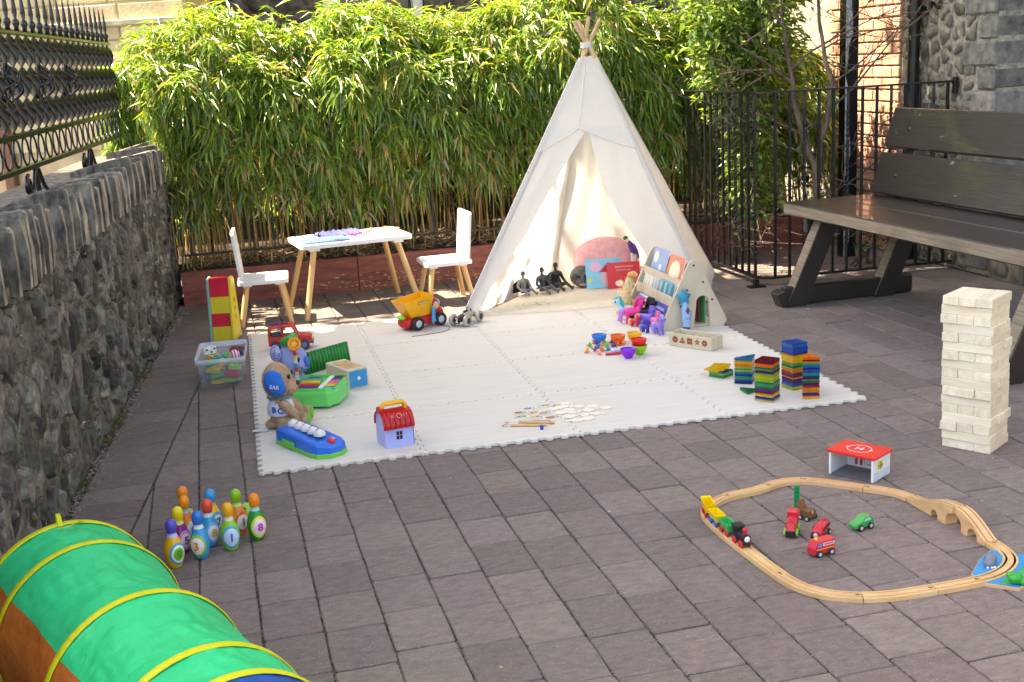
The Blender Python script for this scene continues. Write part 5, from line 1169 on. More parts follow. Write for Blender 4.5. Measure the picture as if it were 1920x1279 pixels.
def rod(label, p0, p1, hook):
    T = thing('fishing_rod', label, 'toy rod', (p0[0], p0[1], ZM+.0055), atan2(p1[1]-p0[1], p1[0]-p0[0]), 'toy fishing rods'); L_ = hypot(p1[0]-p0[0], p1[1]-p0[1])
    MB().tube([(0, 0, 0), (L_, 0, 0)], .0052, 10).build('stick', m_pine, T)
    MB().tube([(0, 0, .003)]+[tuple(q) for q in hook], .0011, 5).build('cord', plastic('a85a4c'), T); return T
r1 = rod('upper toy fishing rod with its cord hanging over the other rod', (1.077, 4.332), (1.205, 4.262), [(.11, .004, .007), (.13, .0, .007), (.135, -.02, 0), (.138, -.035, 0)])
r2_ = rod('lower toy fishing rod with a red cord looping to the left', (1.036, 4.299), (1.167, 4.245), [(-.02, -.01, -.003), (-.036, .005, -.003), (-.02, .03, -.003), (-.015, .048, -.003), (-.03, .052, -.003)])
mg = tag(MB().lathe([(0, 0), (.006, 0), (.0065, .001), (.0075, .016), (.007, .0175), (0, .0175)], n=14).build('magnet_bob', plastic('1c48b0'), None, (1.139, 4.215, ZM)), 'small blue cylindrical magnet bob on the mat in front of the fishing rods', 'magnet')
# ------------------------------------------------------------------ left side toys on the mat
def wheel(par, c, r, w_, ty, rm, axis='y', hub=True):
    R = {'y': Matrix.Rotation(pi/2, 4, 'X'), 'x': Matrix.Rotation(pi/2, 4, 'Y')}[axis]; X = Matrix.Translation(c) @ R
    o = MB().lathe([(0, -w_/2), (r*.55, -w_/2), (r*.9, -w_/2), (r, -w_*.3), (r, w_*.3), (r*.9, w_/2), (r*.6, w_/2), (r*.55, w_*.36), (0, w_*.36)], n=18, X=X).build('wheel', ty, par)
    if hub:
        MB().lathe([(r*.54, -w_*.515), (r*.50, -w_*.56), (r*.2, -w_*.52), (0, -w_*.6)], n=14, X=X).lathe([(r*.54, w_*.38), (r*.45, w_*.46), (r*.2, w_*.44), (0, w_*.56)], n=14, X=X).build('hub', rm, o)
    return o
XZ = lambda y0=0: Matrix(((1, 0, 0, 0), (0, 0, 1, y0), (0, 1, 0, 0), (0, 0, 0, 1)))          # prism drawn in x,z and extruded along y
m_tyre = plastic('222226', rough=.6); m_hub = plastic('c8c8cc', rough=.3)
jp = thing('toy_jeep', 'red toy safari jeep with open windows on the back left of the mat', 'toy car', (.315, 6.055, ZM), radians(-6))
mr_ = plastic('c83a30', rough=.35)
MB().prism([(-.105, .03), (.115, .03), (.115, .062), (.105, .070), (.045, .076), (-.105, .076)], -.045, .045, bev=.004, X=XZ()).build('body', mr_, jp)
mb = MB()
for y in (-.043, .043):
    for P in ([(-.100, 0, .07), (-.098, 0, .122)], [(-.035, 0, .07), (-.03, 0, .126)], [(.045, 0, .07), (.022, 0, .126)]): mb.tube([(a, y, c) for a, b, c in P], .0055, 8)
    mb.tube([(-.098, y, .122), (-.03, y, .128), (.022, y, .126)], .006, 8)
mb.build('cage', mr_, jp); MB().prism(rrect(.128, .092, .012), .124, .131, bev=.003, X=Matrix.Translation((-.037, 0, 0))).build('roof', mr_, jp)
MB().box((.03, 0, .096), (.003, .078, .046), X=Matrix.Translation((.03, 0, .096)) @ Matrix.Rotation(-.4, 4, 'Y') @ Matrix.Translation((-.03, 0, -.096))).build('windscreen', plastic('d8e4ea', rough=.1), jp)
for x, y in ((-.08, -.02), (-.05, .015), (-.02, -.015), (-.06, -.025)): MB().tube([(x-.018, y, .136), (x, y+.008, .143), (x+.02, y-.004, .137)], [.004, .006, .003], 7).build('roof_load', plastic(rnd.choice(('4c3c8c', '6c3450', '3c4c8c'))), jp)
MB().box((-.06, 0, .075), (.05, .06, .03), bev=.004).build('seat', plastic('3c5070'), jp); MB().box((.118, 0, .036), (.010, .095, .018), bev=.003).build('bumper', plastic('6a6e7c'), jp)
for x in (-.068, .075):
    for y in (-.046, .046): wheel(jp, (x, y, .027), .027, .018, plastic('343c50', rough=.5), plastic('6878a0'))
for s in (-1, 1): MB().ell((.116, s*.03, .055), (.004, .007, .007)).build('headlight', plastic('f0e8c8'), jp)
MB().ell((-.085, -.03, .09), (.010, .010, .012)).build('driver', plastic('5a4034'), jp)
# koala and puppy
m_fibre = leafmat('fur_fibre', .9, .1, .1)
def fur(o, par, n, l0, base):
    sp_ = []; vs = o.data.vertices
    for k in range(n):
        v = vs[rnd.randrange(len(vs))]; d = v.normal+Vector((rnd.gauss(0, .45), rnd.gauss(0, .45), rnd.gauss(-.35, .4))); q = rnd.uniform(.75, 1.2)
        sp_.append((v.co-v.normal*.0008, d, l0*rnd.uniform(.6, 1.2), .0011, .3, (base[0]*q, base[1]*q, base[2]*q, 1)))
    leaf_obj('fur', sp_, m_fibre, par)
m_kl = mat('koala_fur', C(150, 164, 218), rough=.85, var=.1, scale=80, bump=.4)
ko = thing('koala_toy', 'lavender blue plush koala with a green and orange flower hat', 'soft toy', (.262, 5.13, ZM), radians(-42), None, 1.12)
blob('body', [('e', (0, 0, .055), (.045, .042, .055)), ('e', (.01, 0, .148), (.064, .058, .062)), ('c', (.02, -.03, .075), (.055, -.025, .055), .016, .014), ('c', (.02, .03, .075), (.055, .025, .055), .016, .014), ('c', (.02, -.03, .02), (.07, -.035, .018), .02, .02), ('c', (.02, .03, .02), (.07, .035, .018), .02, .02), ('e', (.05, 0, .132), (.03, .036, .03))], m_kl, ko, .005, 5); fur(ko.children[-1], ko, 3500, .006, C(160, 172, 224))
for s in (-1, 1):
    e = blob('ear', [('e', (-.02, s*.062, .185), (.026, .016, .034))], mat('dotted_ear', C(176, 184, 222), rough=.8, col2=C(120, 120, 180), scale=90, ramp=(.45, .5)), ko, .004, 3)
    MB().ell((.062, s*.030, .160), (.006, .008, .010)).build('eye', plastic('16161c', rough=.15), ko); MB().tube([(.058, s*.036, .18), (.063, s*.03, .184), (.066, s*.024, .183)], .0012, 5).build('brow', plastic('303048'), ko)
MB().ell((.080, 0, .146), (.010, .012, .022)).build('nose', plastic('2470c8', rough=.3), ko)
MB().tube([(.070, -.030, .128), (.078, -.018, .117), (.083, 0, .114), (.078, .018, .117), (.070, .03, .128)], .0016, 5).build('mouth', plastic('2a2a50'), ko)
blob('hat', [('e', (0, -.0, .218), (.036, .032, .022)), ('c', (.0, 0, .222), (.035, -.02, .232), .024, .02), ('c', (-.02, 0, .215), (.01, .02, .235), .02, .018)], plastic('34a048', rough=.4), ko, .005, 4)
FXf = Matrix.Translation((.058, -.040, .222)) @ Matrix.Rotation(radians(64), 4, 'X') @ Matrix.Rotation(radians(28), 4, 'Y')
MB().lathe([(0, 0), (.024, 0), (.027, .006), (.024, .012), (.018, .012), (.016, .006), (0, .006)], n=24, X=FXf).build('flower_ring', plastic('f09c1c', rough=.35), ko)
MB().prism(star(5, .015, .007), .006, .012, X=FXf).build('flower_star', plastic('f8b838', rough=.35), ko)
rb_ = MB()
for i in range(7): rb_.box((0, 0, -.008-.016*i), (.014, .004, .0155), mi=i % 4, X=Matrix.Translation((.062, -.046, .196)))
rb_.build('ribbon', [plastic('d84848'), plastic('e8d060'), plastic('e8e4e0'), plastic('5a9ac8')], ko)
m_tan = mat('tan_plush', C(190, 158, 124), rough=.95, var=.14, scale=70, bump=.7, bscale=240)
pu = thing('puppy_toy', 'tan plush puppy with a blue ear sitting at the front left corner of the mat', 'soft toy', (.182, 4.665, ZM), radians(-12))
blob('body', [('e', (0, 0, .075), (.050, .046, .068)), ('e', (-.004, 0, .198), (.062, .062, .076)), ('e', (.045, 0, .172), (.034, .038, .032)), ('c', (.02, -.045, .11), (.062, -.05, .070), .021, .019), ('c', (.02, .045, .11), (.062, .05, .070), .021, .019), ('c', (.01, -.035, .026), (.085, -.055, .030), .030, .026), ('c', (.01, .035, .026), (.085, .055, .030), .030, .026), ('e', (.10, -.056, .040), (.020, .027, .036)), ('e', (.10, .056, .040), (.020, .027, .036)), ('e', (-.04, 0, .02), (.03, .03, .02))], m_tan, pu, .005, 14); fur(pu.children[-1], pu, 6000, .007, C(196, 164, 130))
def ear(s, m, txt=None):
    X = Matrix.Translation((-.005, s*.066, .205)) @ Matrix.Rotation(radians(12), 4, 'Y'); P = [(-.030, .045), (-.008, .050), (.022, .040), (.042, .0), (.050, -.030), (.030, -.052), (.0, -.052), (-.028, -.035), (-.042, .0), (-.042, .03)]
    V = [];  n = len(P)
    for d, k in ((-.004, .96), (.004, 1), (.010, .9), (.013, .6)): V += [(x*k, s*d-s*.018*((x*k)**2+(z*k)**2)/.0025*.35, z*k) for x, z in P]
    V.append((0, s*.014, 0)); F = [(r*n+i, r*n+(i+1) % n, (r+1)*n+(i+1) % n, (r+1)*n+i) for r in range(3) for i in range(n)]+[(3*n+i, 3*n+(i+1) % n, 4*n) for i in range(n)]
    if s < 0: F = [f[::-1] for f in F]
    o = MB().add(V, F, 0, True, X).build('ear', m, pu)
    if txt:
        mb = MB(); add_text(mb, txt, .021, X @ Matrix.Translation((.004, -.0165, -.014)) @ Matrix.Rotation(pi/2, 4, 'X'), depth=.0012); mb.build('ear_lettering', m_white, o)
ear(-1, mat('blue_felt', C(20, 110, 205), rough=.8, var=.06, scale=60, bump=.3), 'EAR'); ear(1, m_tan)
MB().ell((.077, 0, .184), (.010, .013, .010)).build('nose', plastic('3a2c28', rough=.2), pu)
for s in (-1, 1):
    MB().ell((.050, s*.034, .220), (.006, .008, .010)).build('eye', plastic('16161c', rough=.15), pu); MB().ell((.112, s*.056, .044), (.010, .021, .029)).build('foot_pad', mat('green_felt', C(96, 190, 60), rough=.8, var=.06), pu)
sh = MB(); V = []                                             # printed vest
for j in range(6):
    for i in range(24): t = 2*pi*i/24; z = .062+.075*j/5; k = sqrt(max(0, 1-((z-.075)/.072)**2)); V.append((.0535*cos(t)*k+.0015*cos(t), .0495*sin(t)*k+.0015*sin(t), z))
sh.add(V, [(j*24+i, j*24+(i+1) % 24, j*24+24+(i+1) % 24, j*24+24+i) for j in range(5) for i in range(24)], 0, True).build('vest', mat('vest_cloth', C(206, 210, 232), rough=.8, var=.05, scale=20), pu)
for tx, hx, a, z in (('A', 'e88830', -96, .118), ('B', '4050b0', -112, .088), ('C', '3c4cb0', -84, .084)):
    q = radians(a); k = sqrt(max(0, 1-((z-.075)/.072)**2)); mb = MB(); X = Matrix.Translation(((.055*k)*cos(q), (.052*k)*sin(q), z)) @ Matrix.Rotation(q+pi/2, 4, 'Z') @ Matrix.Rotation(pi/2, 4, 'X'); add_text(mb, tx, .034, X, depth=.0022, bold=.0008); mb.build('letter_print', plastic(hx, rough=.7), pu)
MB().tube([(.049*cos(t), .046*sin(t), .133) for t in [2*pi*i/20 for i in range(21)]], .004, 6, cap=False).build('collar', plastic('2c8c8c', rough=.7), pu)
MB().box((-.085, -.035, .004), (.06, .022, .001), rz=-.1).build('cloth_tag', mat('tag_cloth', C(214, 222, 234), rough=.7, var=.08, scale=60), pu)
# green ridged board
gc = thing('ridged_board', 'dark green ridged plastic board standing behind the xylophone', 'plastic board', (.435, 5.535, ZM), atan2(.192, .275))
V = []; N = 96
for i in range(N+1):
    x = -.165+.33*i/N; y = .007*cos(2*pi*x/.0195)
    for yy, z in ((y-.0015, 0), (y+.014, .102), (y+.017, .102), (y+.0015, 0)): V.append((x, yy, z))
MB().add(V, [(i*4+k, i*4+4+k, i*4+4+(k+1) % 4, i*4+(k+1) % 4) for i in range(N) for k in range(4)]+[(0, 1, 2, 3), (4*N+3, 4*N+2, 4*N+1, 4*N)], 0, True).build('ridged_sheet', plastic('1a8838', rough=.3), gc)
# wooden box with blue end
wb = thing('wooden_box', 'pale wooden box with a blue end panel and white knob beside the ridged board', 'wooden box', (.516*.9915+.001, 5.285*.9915, ZM), atan2(.204, -.079)-pi)   # local -x end is blue... x along the box
wb.rotation_euler = (0, 0, atan2(.204, -.079))
MB().box((0, 0, .043), (.215, .10, .086), bev=.002).build('carcass', m_rack, wb)
MB().box((-.1085, 0, .043), (.004, .088, .076), bev=.0015).build('end_panel', plastic('1c8cc4', rough=.4), wb)
MB().ell((-.114, 0, .045), (.006, .008, .008)).build('knob', m_white, wb)
for i in range(6): MB().box((-.065+.026*i, 0, .0865), (.014, .074, .003), bev=.0008).build('top_slat', mat('amber_slat', C(206, 168, 112), rough=.5, var=.15), wb)
# green xylophone piano
xp = thing('xylophone_piano', 'bright green toy piano with rainbow xylophone bars on top', 'toy piano', (.363*.9915, 5.0, ZM), atan2(-.374, .927))
m_gp = plastic('5ad068', rough=.3)
oct_ = [(-.115, -.085), (-.075, -.13), (.075, -.13), (.115, -.075), (.115, .075), (.075, .13), (-.075, .13), (-.115, .085)]
MB().prism(oct_, .012, .076, bev=.010).build('body', m_gp, xp)
for x, y in ((-.07, -.09), (.07, -.09), (.07, .09), (-.07, .09)): MB().lathe([(0, 0), (.014, 0), (.016, .014), (0, .014)], (x, y, 0), 12).build('foot', m_gp, xp)
ring = MB(); q1 = inset(oct_, .010); q2 = inset(oct_, .020); n = 8
ring.add([(x, y, .0755) for x, y in q1]+[(x, y, .087) for x, y in q1]+[(x, y, .087) for x, y in q2]+[(x, y, .0755) for x, y in q2], [(r*n+i, r*n+(i+1) % n, (r+1)*n+(i+1) % n, (r+1)*n+i) for r in range(3) for i in range(n)]).build('rim', m_gp, xp)
for i, hx in enumerate(('7a2c8c', 'a8285c', 'd84830', 'f0a030', 'f0d848', '78c448', '38a0b8', '5a4ca8')): 
    MB().box((-.03, -.075+.0215*i, .083), (.105-.006*i, .017, .005), bev=.001).build('xylophone_bar', plastic(hx, rough=.25), xp)
MB().box((.040, 0, .083), (.020, .19, .008), bev=.002).build('label_strip', m_white, xp)
for i, hx in enumerate(('3cb0a8', 'f0c848', 'f09838', 'e86878', 'c878c0', '8c3c9c', '3c3468', '2c2c48')): MB().box((.077, -.082+.0235*i, .081), (.046, .0215, .012), bev=.002).build('piano_key', plastic(hx, rough=.3), xp)
# blue and green light-up keyboard
kb = thing('toy_keyboard', 'blue and green toy keyboard with five white domes at the front of the mat', 'toy keyboard', (.272, 4.355, ZM), atan2(-.9, .44))
P = [(-.165, -.06), (-.155, -.07), (.105, -.07), (.135, -.062), (.165, -.02), (.165, .03), (.14, .066), (.11, .072), (-.155, .072), (-.165, .06)]
m_kb = plastic('1470dc', rough=.3); m_kg = plastic('62c83a', rough=.3)
MB().prism(P, .0, .016, bev=.003).build('base', m_kg, kb)
mb = MB(); q = inset(P, .003); n = len(q); V = [(x, y, .016) for x, y in q]+[(x, y, (.056 if x < .06 else .056-(x-.06)*.19)) for x, y in inset(q, .003)]+[(x, y, (.062 if x < .06 else .062-(x-.06)*.19)) for x, y in inset(q, .010)]
mb.add(V, [(r*n+i, r*n+(i+1) % n, (r+1)*n+(i+1) % n, (r+1)*n+i) for r in range(2) for i in range(n)]).add(V[-n:], [tuple(range(n))]); mb.build('body', m_kb, kb)
MB().box((-.055, -.0705, .018), (.085, .007, .034), bev=.003).build('speaker_panel', m_kg, kb)
for i in range(5):
    o = MB().lathe([(.0225, 0), (.0235, .004), (.0215, .012), (.016, .019), (.008, .0235), (0, .0245)], (-.132+.0475*i, .002, .0615), 20).build('dome', mat('dome_white', C(232, 230, 224), rough=.25, var=.03), kb)
    MB().tube([(-.132+.0475*i+.012*cos(t), .002+.012*sin(t), .0615+.0222) for t in np.linspace(.3, 5.2, 14)], .0011, 5).build('dome_print', plastic(('a89078', '8a7a6a', 'c07858', '6a88a0', 'a86060')[i]), o)
MB().box((.125, .01, .052), (.034, .022, .014), bev=.004, X=Matrix.Translation((.125, .01, .052)) @ Matrix.Rotation(.19, 4, 'Y') @ Matrix.Translation((-.125, -.01, -.052))).build('switch', plastic('d82038', rough=.3), kb)
MB().box((.105, .03, .0545), (.03, .012, .003), bev=.001).build('switch_plate', plastic('b8c4d0'), kb)
# carry house
ch = thing('toy_house', 'small pale blue toy house with a red barrel roof and yellow handle', 'toy house', (.589*.985, 4.318*.9915, ZM), atan2(.02, .113))
m_hw = plastic('a8b4f0', rough=.35)
prof = [(-.052, 0), (.052, 0), (.052, .082)]+[(.052*cos(t), .082+.050*sin(t)) for t in np.linspace(.12, pi-.12, 12)]+[(-.052, .082)]
YZ = Matrix(((0, 0, 1, 0), (1, 0, 0, 0), (0, 1, 0, 0), (0, 0, 0, 1)))
MB().prism(prof, -.056, .056, bev=.002, X=YZ).build('walls', m_hw, ch)
ro = MB(); n = 15; V = []
for x in (-.061, .061):
    for rr in (.0535, .0595): V += [(x, rr*cos(t)*1.03, .080+.0505*rr/.052*sin(t)) for t in np.linspace(-.10, pi+.10, n)]
F = []
for i in range(n-1): F += [(i, i+1, n+i+1, n+i), (2*n+i, 3*n+i, 3*n+i+1, 2*n+i+1), (n+i, n+i+1, 3*n+i+1, 3*n+i), (i, 2*n+i, 2*n+i+1, i+1)]
F += [(0, n, 3*n, 2*n), (n-1, 3*n-1, 4*n-1, 2*n-1)]
m_rf = plastic('c41c24', rough=.28); roof = ro.add(V, F).build('roof', m_rf, ch)
for i in range(6):
    x = -.05+.02*i; MB().tube([(x, -.0625*cos(t), .080+.058*sin(t)) for t in np.linspace(.0, pi*.32, 7)], .0055, 8).build('roof_rib', m_rf, roof)
mb = MB(); add_text(mb, '///', .018, Matrix.Translation((-.018, -.0485, .121)) @ Matrix.Rotation(radians(50), 4, 'X'), depth=.0004); add_text(mb, '///', .018, Matrix.Translation((.03, -.0485, .121)) @ Matrix.Rotation(radians(50), 4, 'X'), depth=.0004)
mb.tube([tuple(Vector((.006+.009*cos(t), -.049, .121))+Vector((0, cos(radians(50)), sin(radians(50))))*.009*sin(t)) for t in [2*pi*i/14 for i in range(15)]], .0012, 5, cap=False); mb.build('roof_print', plastic('f0c8b8'), ch)
MB().tube([(-.045, 0, .125), (-.045, 0, .150), (-.036, 0, .160), (.036, 0, .160), (.045, 0, .150), (.045, 0, .125)], .009, 10, squash=1.6).build('handle', plastic('f4b41c', rough=.3), ch)
MB().box((-.05, 0, .138), (.022, .05, .02), bev=.004).build('hinge', m_rf, ch)
wq = MB()
for i in (-1, 1):
    for j in (-1, 1): wq.box((.0+.0065*i, -.0528, .046+.0085*j), (.010, .002, .0135))
wq.build('window', plastic('2a2030'), ch); MB().box((.0565, -.046, .04), (.003, .012, .07), bev=.001).build('clasp', plastic('1c68c0'), ch)
# dump truck
dt = thing('dump_truck', 'chunky toy dump truck with a yellow tipper and a red cab', 'toy truck', (1.035, 6.235, ZM), atan2(.09, .14)-.12, None, 1.08)
m_dr = plastic('c81c28', rough=.28); m_dy = plastic('f4b018', rough=.3)
blob('chassis', [('c', (-.095, -.02, .042), (.075, -.02, .042), .026, .026), ('c', (-.095, .02, .042), (.075, .02, .042), .026, .026), ('e', (-.10, 0, .04), (.03, .05, .03))], m_dr, dt, .005, 4)
blob('cab', [('e', (.072, 0, .085), (.040, .050, .062)), ('e', (.095, 0, .062), (.036, .050, .036)), ('e', (.06, 0, .115), (.034, .042, .036))], m_dr, dt, .005, 4)
tp_ = MB(); b0 = [(-.085, -.040), (.030, -.040), (.030, .040), (-.085, .040)]; b1 = [(-.135, -.060), (.046, -.060), (.046, .060), (-.135, .060)]; b1i = inset(b1, .007); b0i = inset(b0, .004)
zt = [.150, .170, .170, .150]
V = [(x, y, .066) for x, y in b0]+[(x, y, z) for (x, y), z in zip(b1, zt)]+[(x, y, z) for (x, y), z in zip(b1i, zt)]+[(x, y, .075) for x, y in b0i]
tp_.add(V, [(r*4+i, r*4+(i+1) % 4, (r+1)*4+(i+1) % 4, (r+1)*4+i) for r in range(3) for i in range(4)]+[(12, 13, 14, 15), (3, 2, 1, 0)]).build('tipper', m_dy, dt)
pr_ = MB(); XX = frame3((-.018, -.0565, .136), (1, 0, .06), (0, -.22, 1)); pr_.add([(-.034, -.006, .0008), (.034, -.006, .0008), (.034, .006, .0008), (-.034, .006, .0008)], [(0, 1, 2, 3)], 0, X=XX).add([(-.030, -.0042, .0012), (.032, -.0042, .0012), (.032, .0042, .0012), (-.030, .0042, .0012)], [(0, 1, 2, 3)], 1, X=XX)
pr_.build('sticker', [plastic('3a3020'), plastic('e8c878')], dt)
mb = MB().tube([(.035, -.062, .03), (.034, -.064, .07), (.040, -.062, .112)], [.014, .010, .014], 10, squash=.6); mb.build('lever', plastic('28a0d8', rough=.3), dt)
MB().lathe([(0, .004), (.009, .003), (.011, 0)], n=14, X=Matrix.Translation((.040, -.0705, .112)) @ Matrix.Rotation(pi/2, 4, 'X')).build('lever_knob', plastic('f0a060'), dt)
MB().ell((.062, 0, .152), (.018, .018, .010)).build('beacon', plastic('5c8cc8'), dt); MB().ell((-.118, 0, .068), (.016, .03, .012)).build('rear_button', plastic('78c828'), dt)
for s in (-1, 1): MB().ell((.066, s*.046, .105), (.017, .008, .020)).build('side_window', plastic('9cc8e0', rough=.12), dt)
MB().ell((.098, 0, .112), (.014, .034, .020)).build('windscreen', plastic('b8b8b0', rough=.12), dt); MB().ell((.066, -.052, .10), (.008, .004, .010)).build('driver_print', plastic('e8d048'), dt)
for x in (-.058, .082):
    for y in (-.052, .052): wheel(dt, (x, y, .0345), .0345, .03, m_tyre, m_hub)
cord = MB().tube([(1.155, 6.215, ZM+.002), (1.175, 6.16, ZM+.002), (1.165, 6.10, ZM+.002), (1.11, 6.05, ZM+.002), (1.02, 6.03, ZM+.002), (.945, 6.02, ZM+.002)], .0016, 6)
tag(cord.build('pull_cord', plastic('3a3c42')), 'dark grey pull cord curling over the mat in front of the dump truck', 'cord')
# racing car
rc = thing('racing_car', 'silver and black toy racing car with number 2 at the teepee foot', 'toy car', (1.29*.9915, 6.25*.9915, ZM), atan2(-.096, -.097))
m_sv = plastic('c4bcae', rough=.25, metal=.3) if False else mat('silver_plastic', C(190, 182, 170), rough=.25, var=.05, metal=.3)
V = []; secs = [(-.080, .010, .030, .055), (-.05, .022, .028, .068), (-.01, .026, .026, .070), (.04, .024, .024, .062), (.078, .021, .022, .052), (.088, .017, .026, .046)]
for x, hw, z0, z1 in secs:
    for k in range(10): t = 2*pi*k/10; V.append((x, hw*cos(t), (z0+z1)/2+(z1-z0)/2*sin(t)))
n = 10; F = [(i*n+k, i*n+n+k, i*n+n+(k+1) % n, i*n+(k+1) % n) for i in range(5) for k in range(n)]+[tuple(range(n)), tuple(range(5*n, 6*n))[::-1]]
MB().add(V, F, 0, True).build('body', m_sv, rc)
MB().add([(x, y*1.04, .045+(z-.045)*1.04) for x, y, z in V[3*n:]], F[:n*2]+[tuple(range(2*n, 3*n))[::-1]], 0, True).build('nose', m_black, rc)
MB().box((.092, 0, .037), (.006, .036, .036), bev=.004).build('nose_plate', m_black, rc)
mb = MB(); add_text(mb, '2', .036, Matrix.Translation((.0962, 0, .037)) @ Matrix.Rotation(pi/2, 4, 'Z') @ Matrix.Rotation(pi/2, 4, 'X'), depth=.0004, bold=.001); mb.build('number_print', m_white, rc)
MB().tube([(.02, 0, .069), (-.02, 0, .072), (-.05, 0, .070)], .006, 8).build('cockpit_stripe', m_black, rc); blob('driver', [('e', (-.022, 0, .086), (.013, .013, .014)), ('c', (-.022, 0, .07), (-.022, 0, .082), .012, .009)], plastic('b8bcc0', rough=.15), rc, .003, 3)
MB().box((-.0105, 0, .086), (.005, .016, .006), bev=.002).build('goggles', m_black, rc)
for x in (.060, -.062):
    MB().tube([(x, -.05, .032), (x, .05, .032)], .004, 8).build('axle', m_black, rc)
    for y in (-.045, .045): wheel(rc, (x, y, .032), .032, .022, m_sv, m_black)
# storage box of bricks
m_clear = mat('clear_plastic', C(226, 234, 248), rough=.18, var=.02, alpha=.16); m_rim = mat('clear_rim', C(226, 234, 248), rough=.2, var=.02, alpha=.5)
bxp = thing('storage_box', 'clear plastic storage box full of coloured toy bricks left of the mat', 'box', (-.028, 5.63, 0), radians(-4))
mb = MB(); p0 = rrect(.195, .345, .02); p1 = rrect(.212, .362, .02); p2 = rrect(.228, .378, .024); n = len(p0)
V = [(x, y, .001) for x, y in p0]+[(x, y, .118) for x, y in p1]+[(x, y, .118) for x, y in p2]+[(x*1.01, y*1.01, .142) for x, y in p2]+[(x*.985, y*.985, .142) for x, y in p2]+[(x*.97, y*.97, .121) for x, y in p1]+[(x*.97, y*.97, .004) for x, y in p0]
mb.add(V, [(r*n+i, r*n+(i+1) % n, (r+1)*n+(i+1) % n, (r+1)*n+i) for r in range(6) for i in range(n)]+[tuple(range(n))[::-1], tuple(range(6*n, 7*n))], 0, True); mb.m = [1 if 1 <= fi//n <= 4 and fi < 6*n else 0 for fi in range(len(mb.f))]; mb.build('tub', [m_clear, m_rim], bxp)
def tbrick(hx, nx, ny, loc, rz, tilt, label):
    T = thing('toy_brick', label, 'toy brick', loc, rz, 'toy bricks in the clear storage box'); T.rotation_euler = (tilt, rnd.uniform(-.25, .25), rz); u = .0315; b = MB().box((0, 0, .0095), (u*nx-.001, u*ny-.001, .019*1.0), bev=.0012); b.build('brick_body', plastic(hx, rough=.3), T)
    s = MB()
    for i in range(nx):
        for j in range(ny): s.lathe([(.0095, 0), (.0095, .0045), (0, .0048)], ((i-(nx-1)/2)*u, (j-(ny-1)/2)*u, .019), 10)
    s.build('studs', plastic(hx, rough=.3), T)
hexs = [('yellow', 'e8c848'), ('blue', '2468c0'), ('red', 'd02858'), ('green', '2c9c5c'), ('light blue', '58a0dc'), ('lime', '98c850')]
for zi, zn in ((0, 'bottom layer'), (1, 'second layer'), (2, 'third layer')):
    for k in range(6):
        xi, yi = k % 2, k//2; cn, hx = hexs[(k*5+zi*2+(k//2)*zi+zi) % 6]; tbrick(hx, 2, 2 if (k+zi) % 3 else 1, (-.028+(-.045, .045)[xi]+rnd.uniform(-.01, .01), 5.63+(-.115, 0, .115)[yi]+rnd.uniform(-.012, .012), .010+.031*zi), rnd.uniform(-.35, .35), rnd.uniform(-.2, .2), '%s brick in the %s of the clear box, %s %s' % (cn, zn, ('front', 'middle', 'back')[yi], ('left', 'right')[xi]))
for lab, hx, nx, x, y, z in (('green brick on top of the clear box at the front left', '1c9838', 2, -.075, 5.50, .104), ('yellow brick on top of the clear box at the front middle', 'f0d030', 1, -.03, 5.50, .106), ('teal brick on top of the clear box behind the yellow one', '28a0a8', 2, -.035, 5.60, .102), ('dark red brick on top of the clear box at the back right', '8c2838', 2, .045, 5.72, .108), ('navy brick on top of the clear box beside the striped one', '2c3c78', 1, .055, 5.63, .11)): tbrick(hx, nx, 1, (x, y, z), rnd.uniform(-.5, .5), .2, lab)
cwt = thing('spotted_block', 'white toy block with black spots lying on the bricks in the clear box', 'toy block', (-.085, 5.70, .112), .4)
MB().box((0, 0, .018), (.062, .034, .036), bev=.004).build('block_body', m_white, cwt)
for x, y, z in ((-.018, -.0172, .024), (.004, -.0172, .012), (.020, -.0172, .026)): MB().ell((x, y, z), (.006, .0015, .005)).build('spot', m_black, cwt)
for x, y in ((-.012, .004), (.014, -.006)): MB().ell((x, y, .0362), (.008, .006, .0012)).build('spot', m_black, cwt)
stp = thing('striped_ball', 'pink and white striped toy resting on the bricks in the clear box', 'toy', (.030, 5.56, .128), .3); mb = MB(); pr = [(0 if j in (0, 10) else sin(pi*j/10)*.024, -.024*cos(pi*j/10)) for j in range(11)]
mb.lathe(pr, n=20, mis=[j % 2 for j in range(10)], X=Matrix.Rotation(pi/2, 4, 'Y')); mb.build('ball', [plastic('d83880'), m_white], stp)
# tall folded track toy
rp = thing('track_tower', 'tall folded red and yellow toy ramp standing behind the storage box', 'toy ramp', (.005, 6.52, 0), radians(-15))
m_ry = plastic('e8d03c', rough=.35); m_rr = plastic('e02c44', rough=.35)
def slab(name, z0, z1, m, trap=0):
    fx = lambda z: -.055-.035*(1-z/.35); 
    w0, w1 = .050, .050
    V = [(-w0, fx(z0), z0), (w0, fx(z0), z0), (w1-trap, fx(z1), z1), (-w1+0, fx(z1), z1)]; V += [(x, y+.05, z) for x, y, z in V]
    return MB().add(V, [(0, 1, 2, 3), (7, 6, 5, 4), (0, 4, 5, 1), (1, 5, 6, 2), (2, 6, 7, 3), (3, 7, 4, 0)]).build(name, m, rp)
slab('lower_panel', 0, .085, m_ry); slab('arrow_panel', .086, .155, m_rr, .03); slab('middle_panel', .156, .245, m_ry); slab('top_panel', .246, .345, m_rr)
gl = MB()
for i in range(8): gl.box((-.044+.0125*i, -.0575, .296), (.0012, .002, .094), X=Matrix.Translation((0, 0, 0)))
for i in range(7): gl.box((0, -.0585, .252+.0145*i), (.098, .002, .0012))
gl.build('grid_ribs', plastic('c81c38', rough=.4), rp)
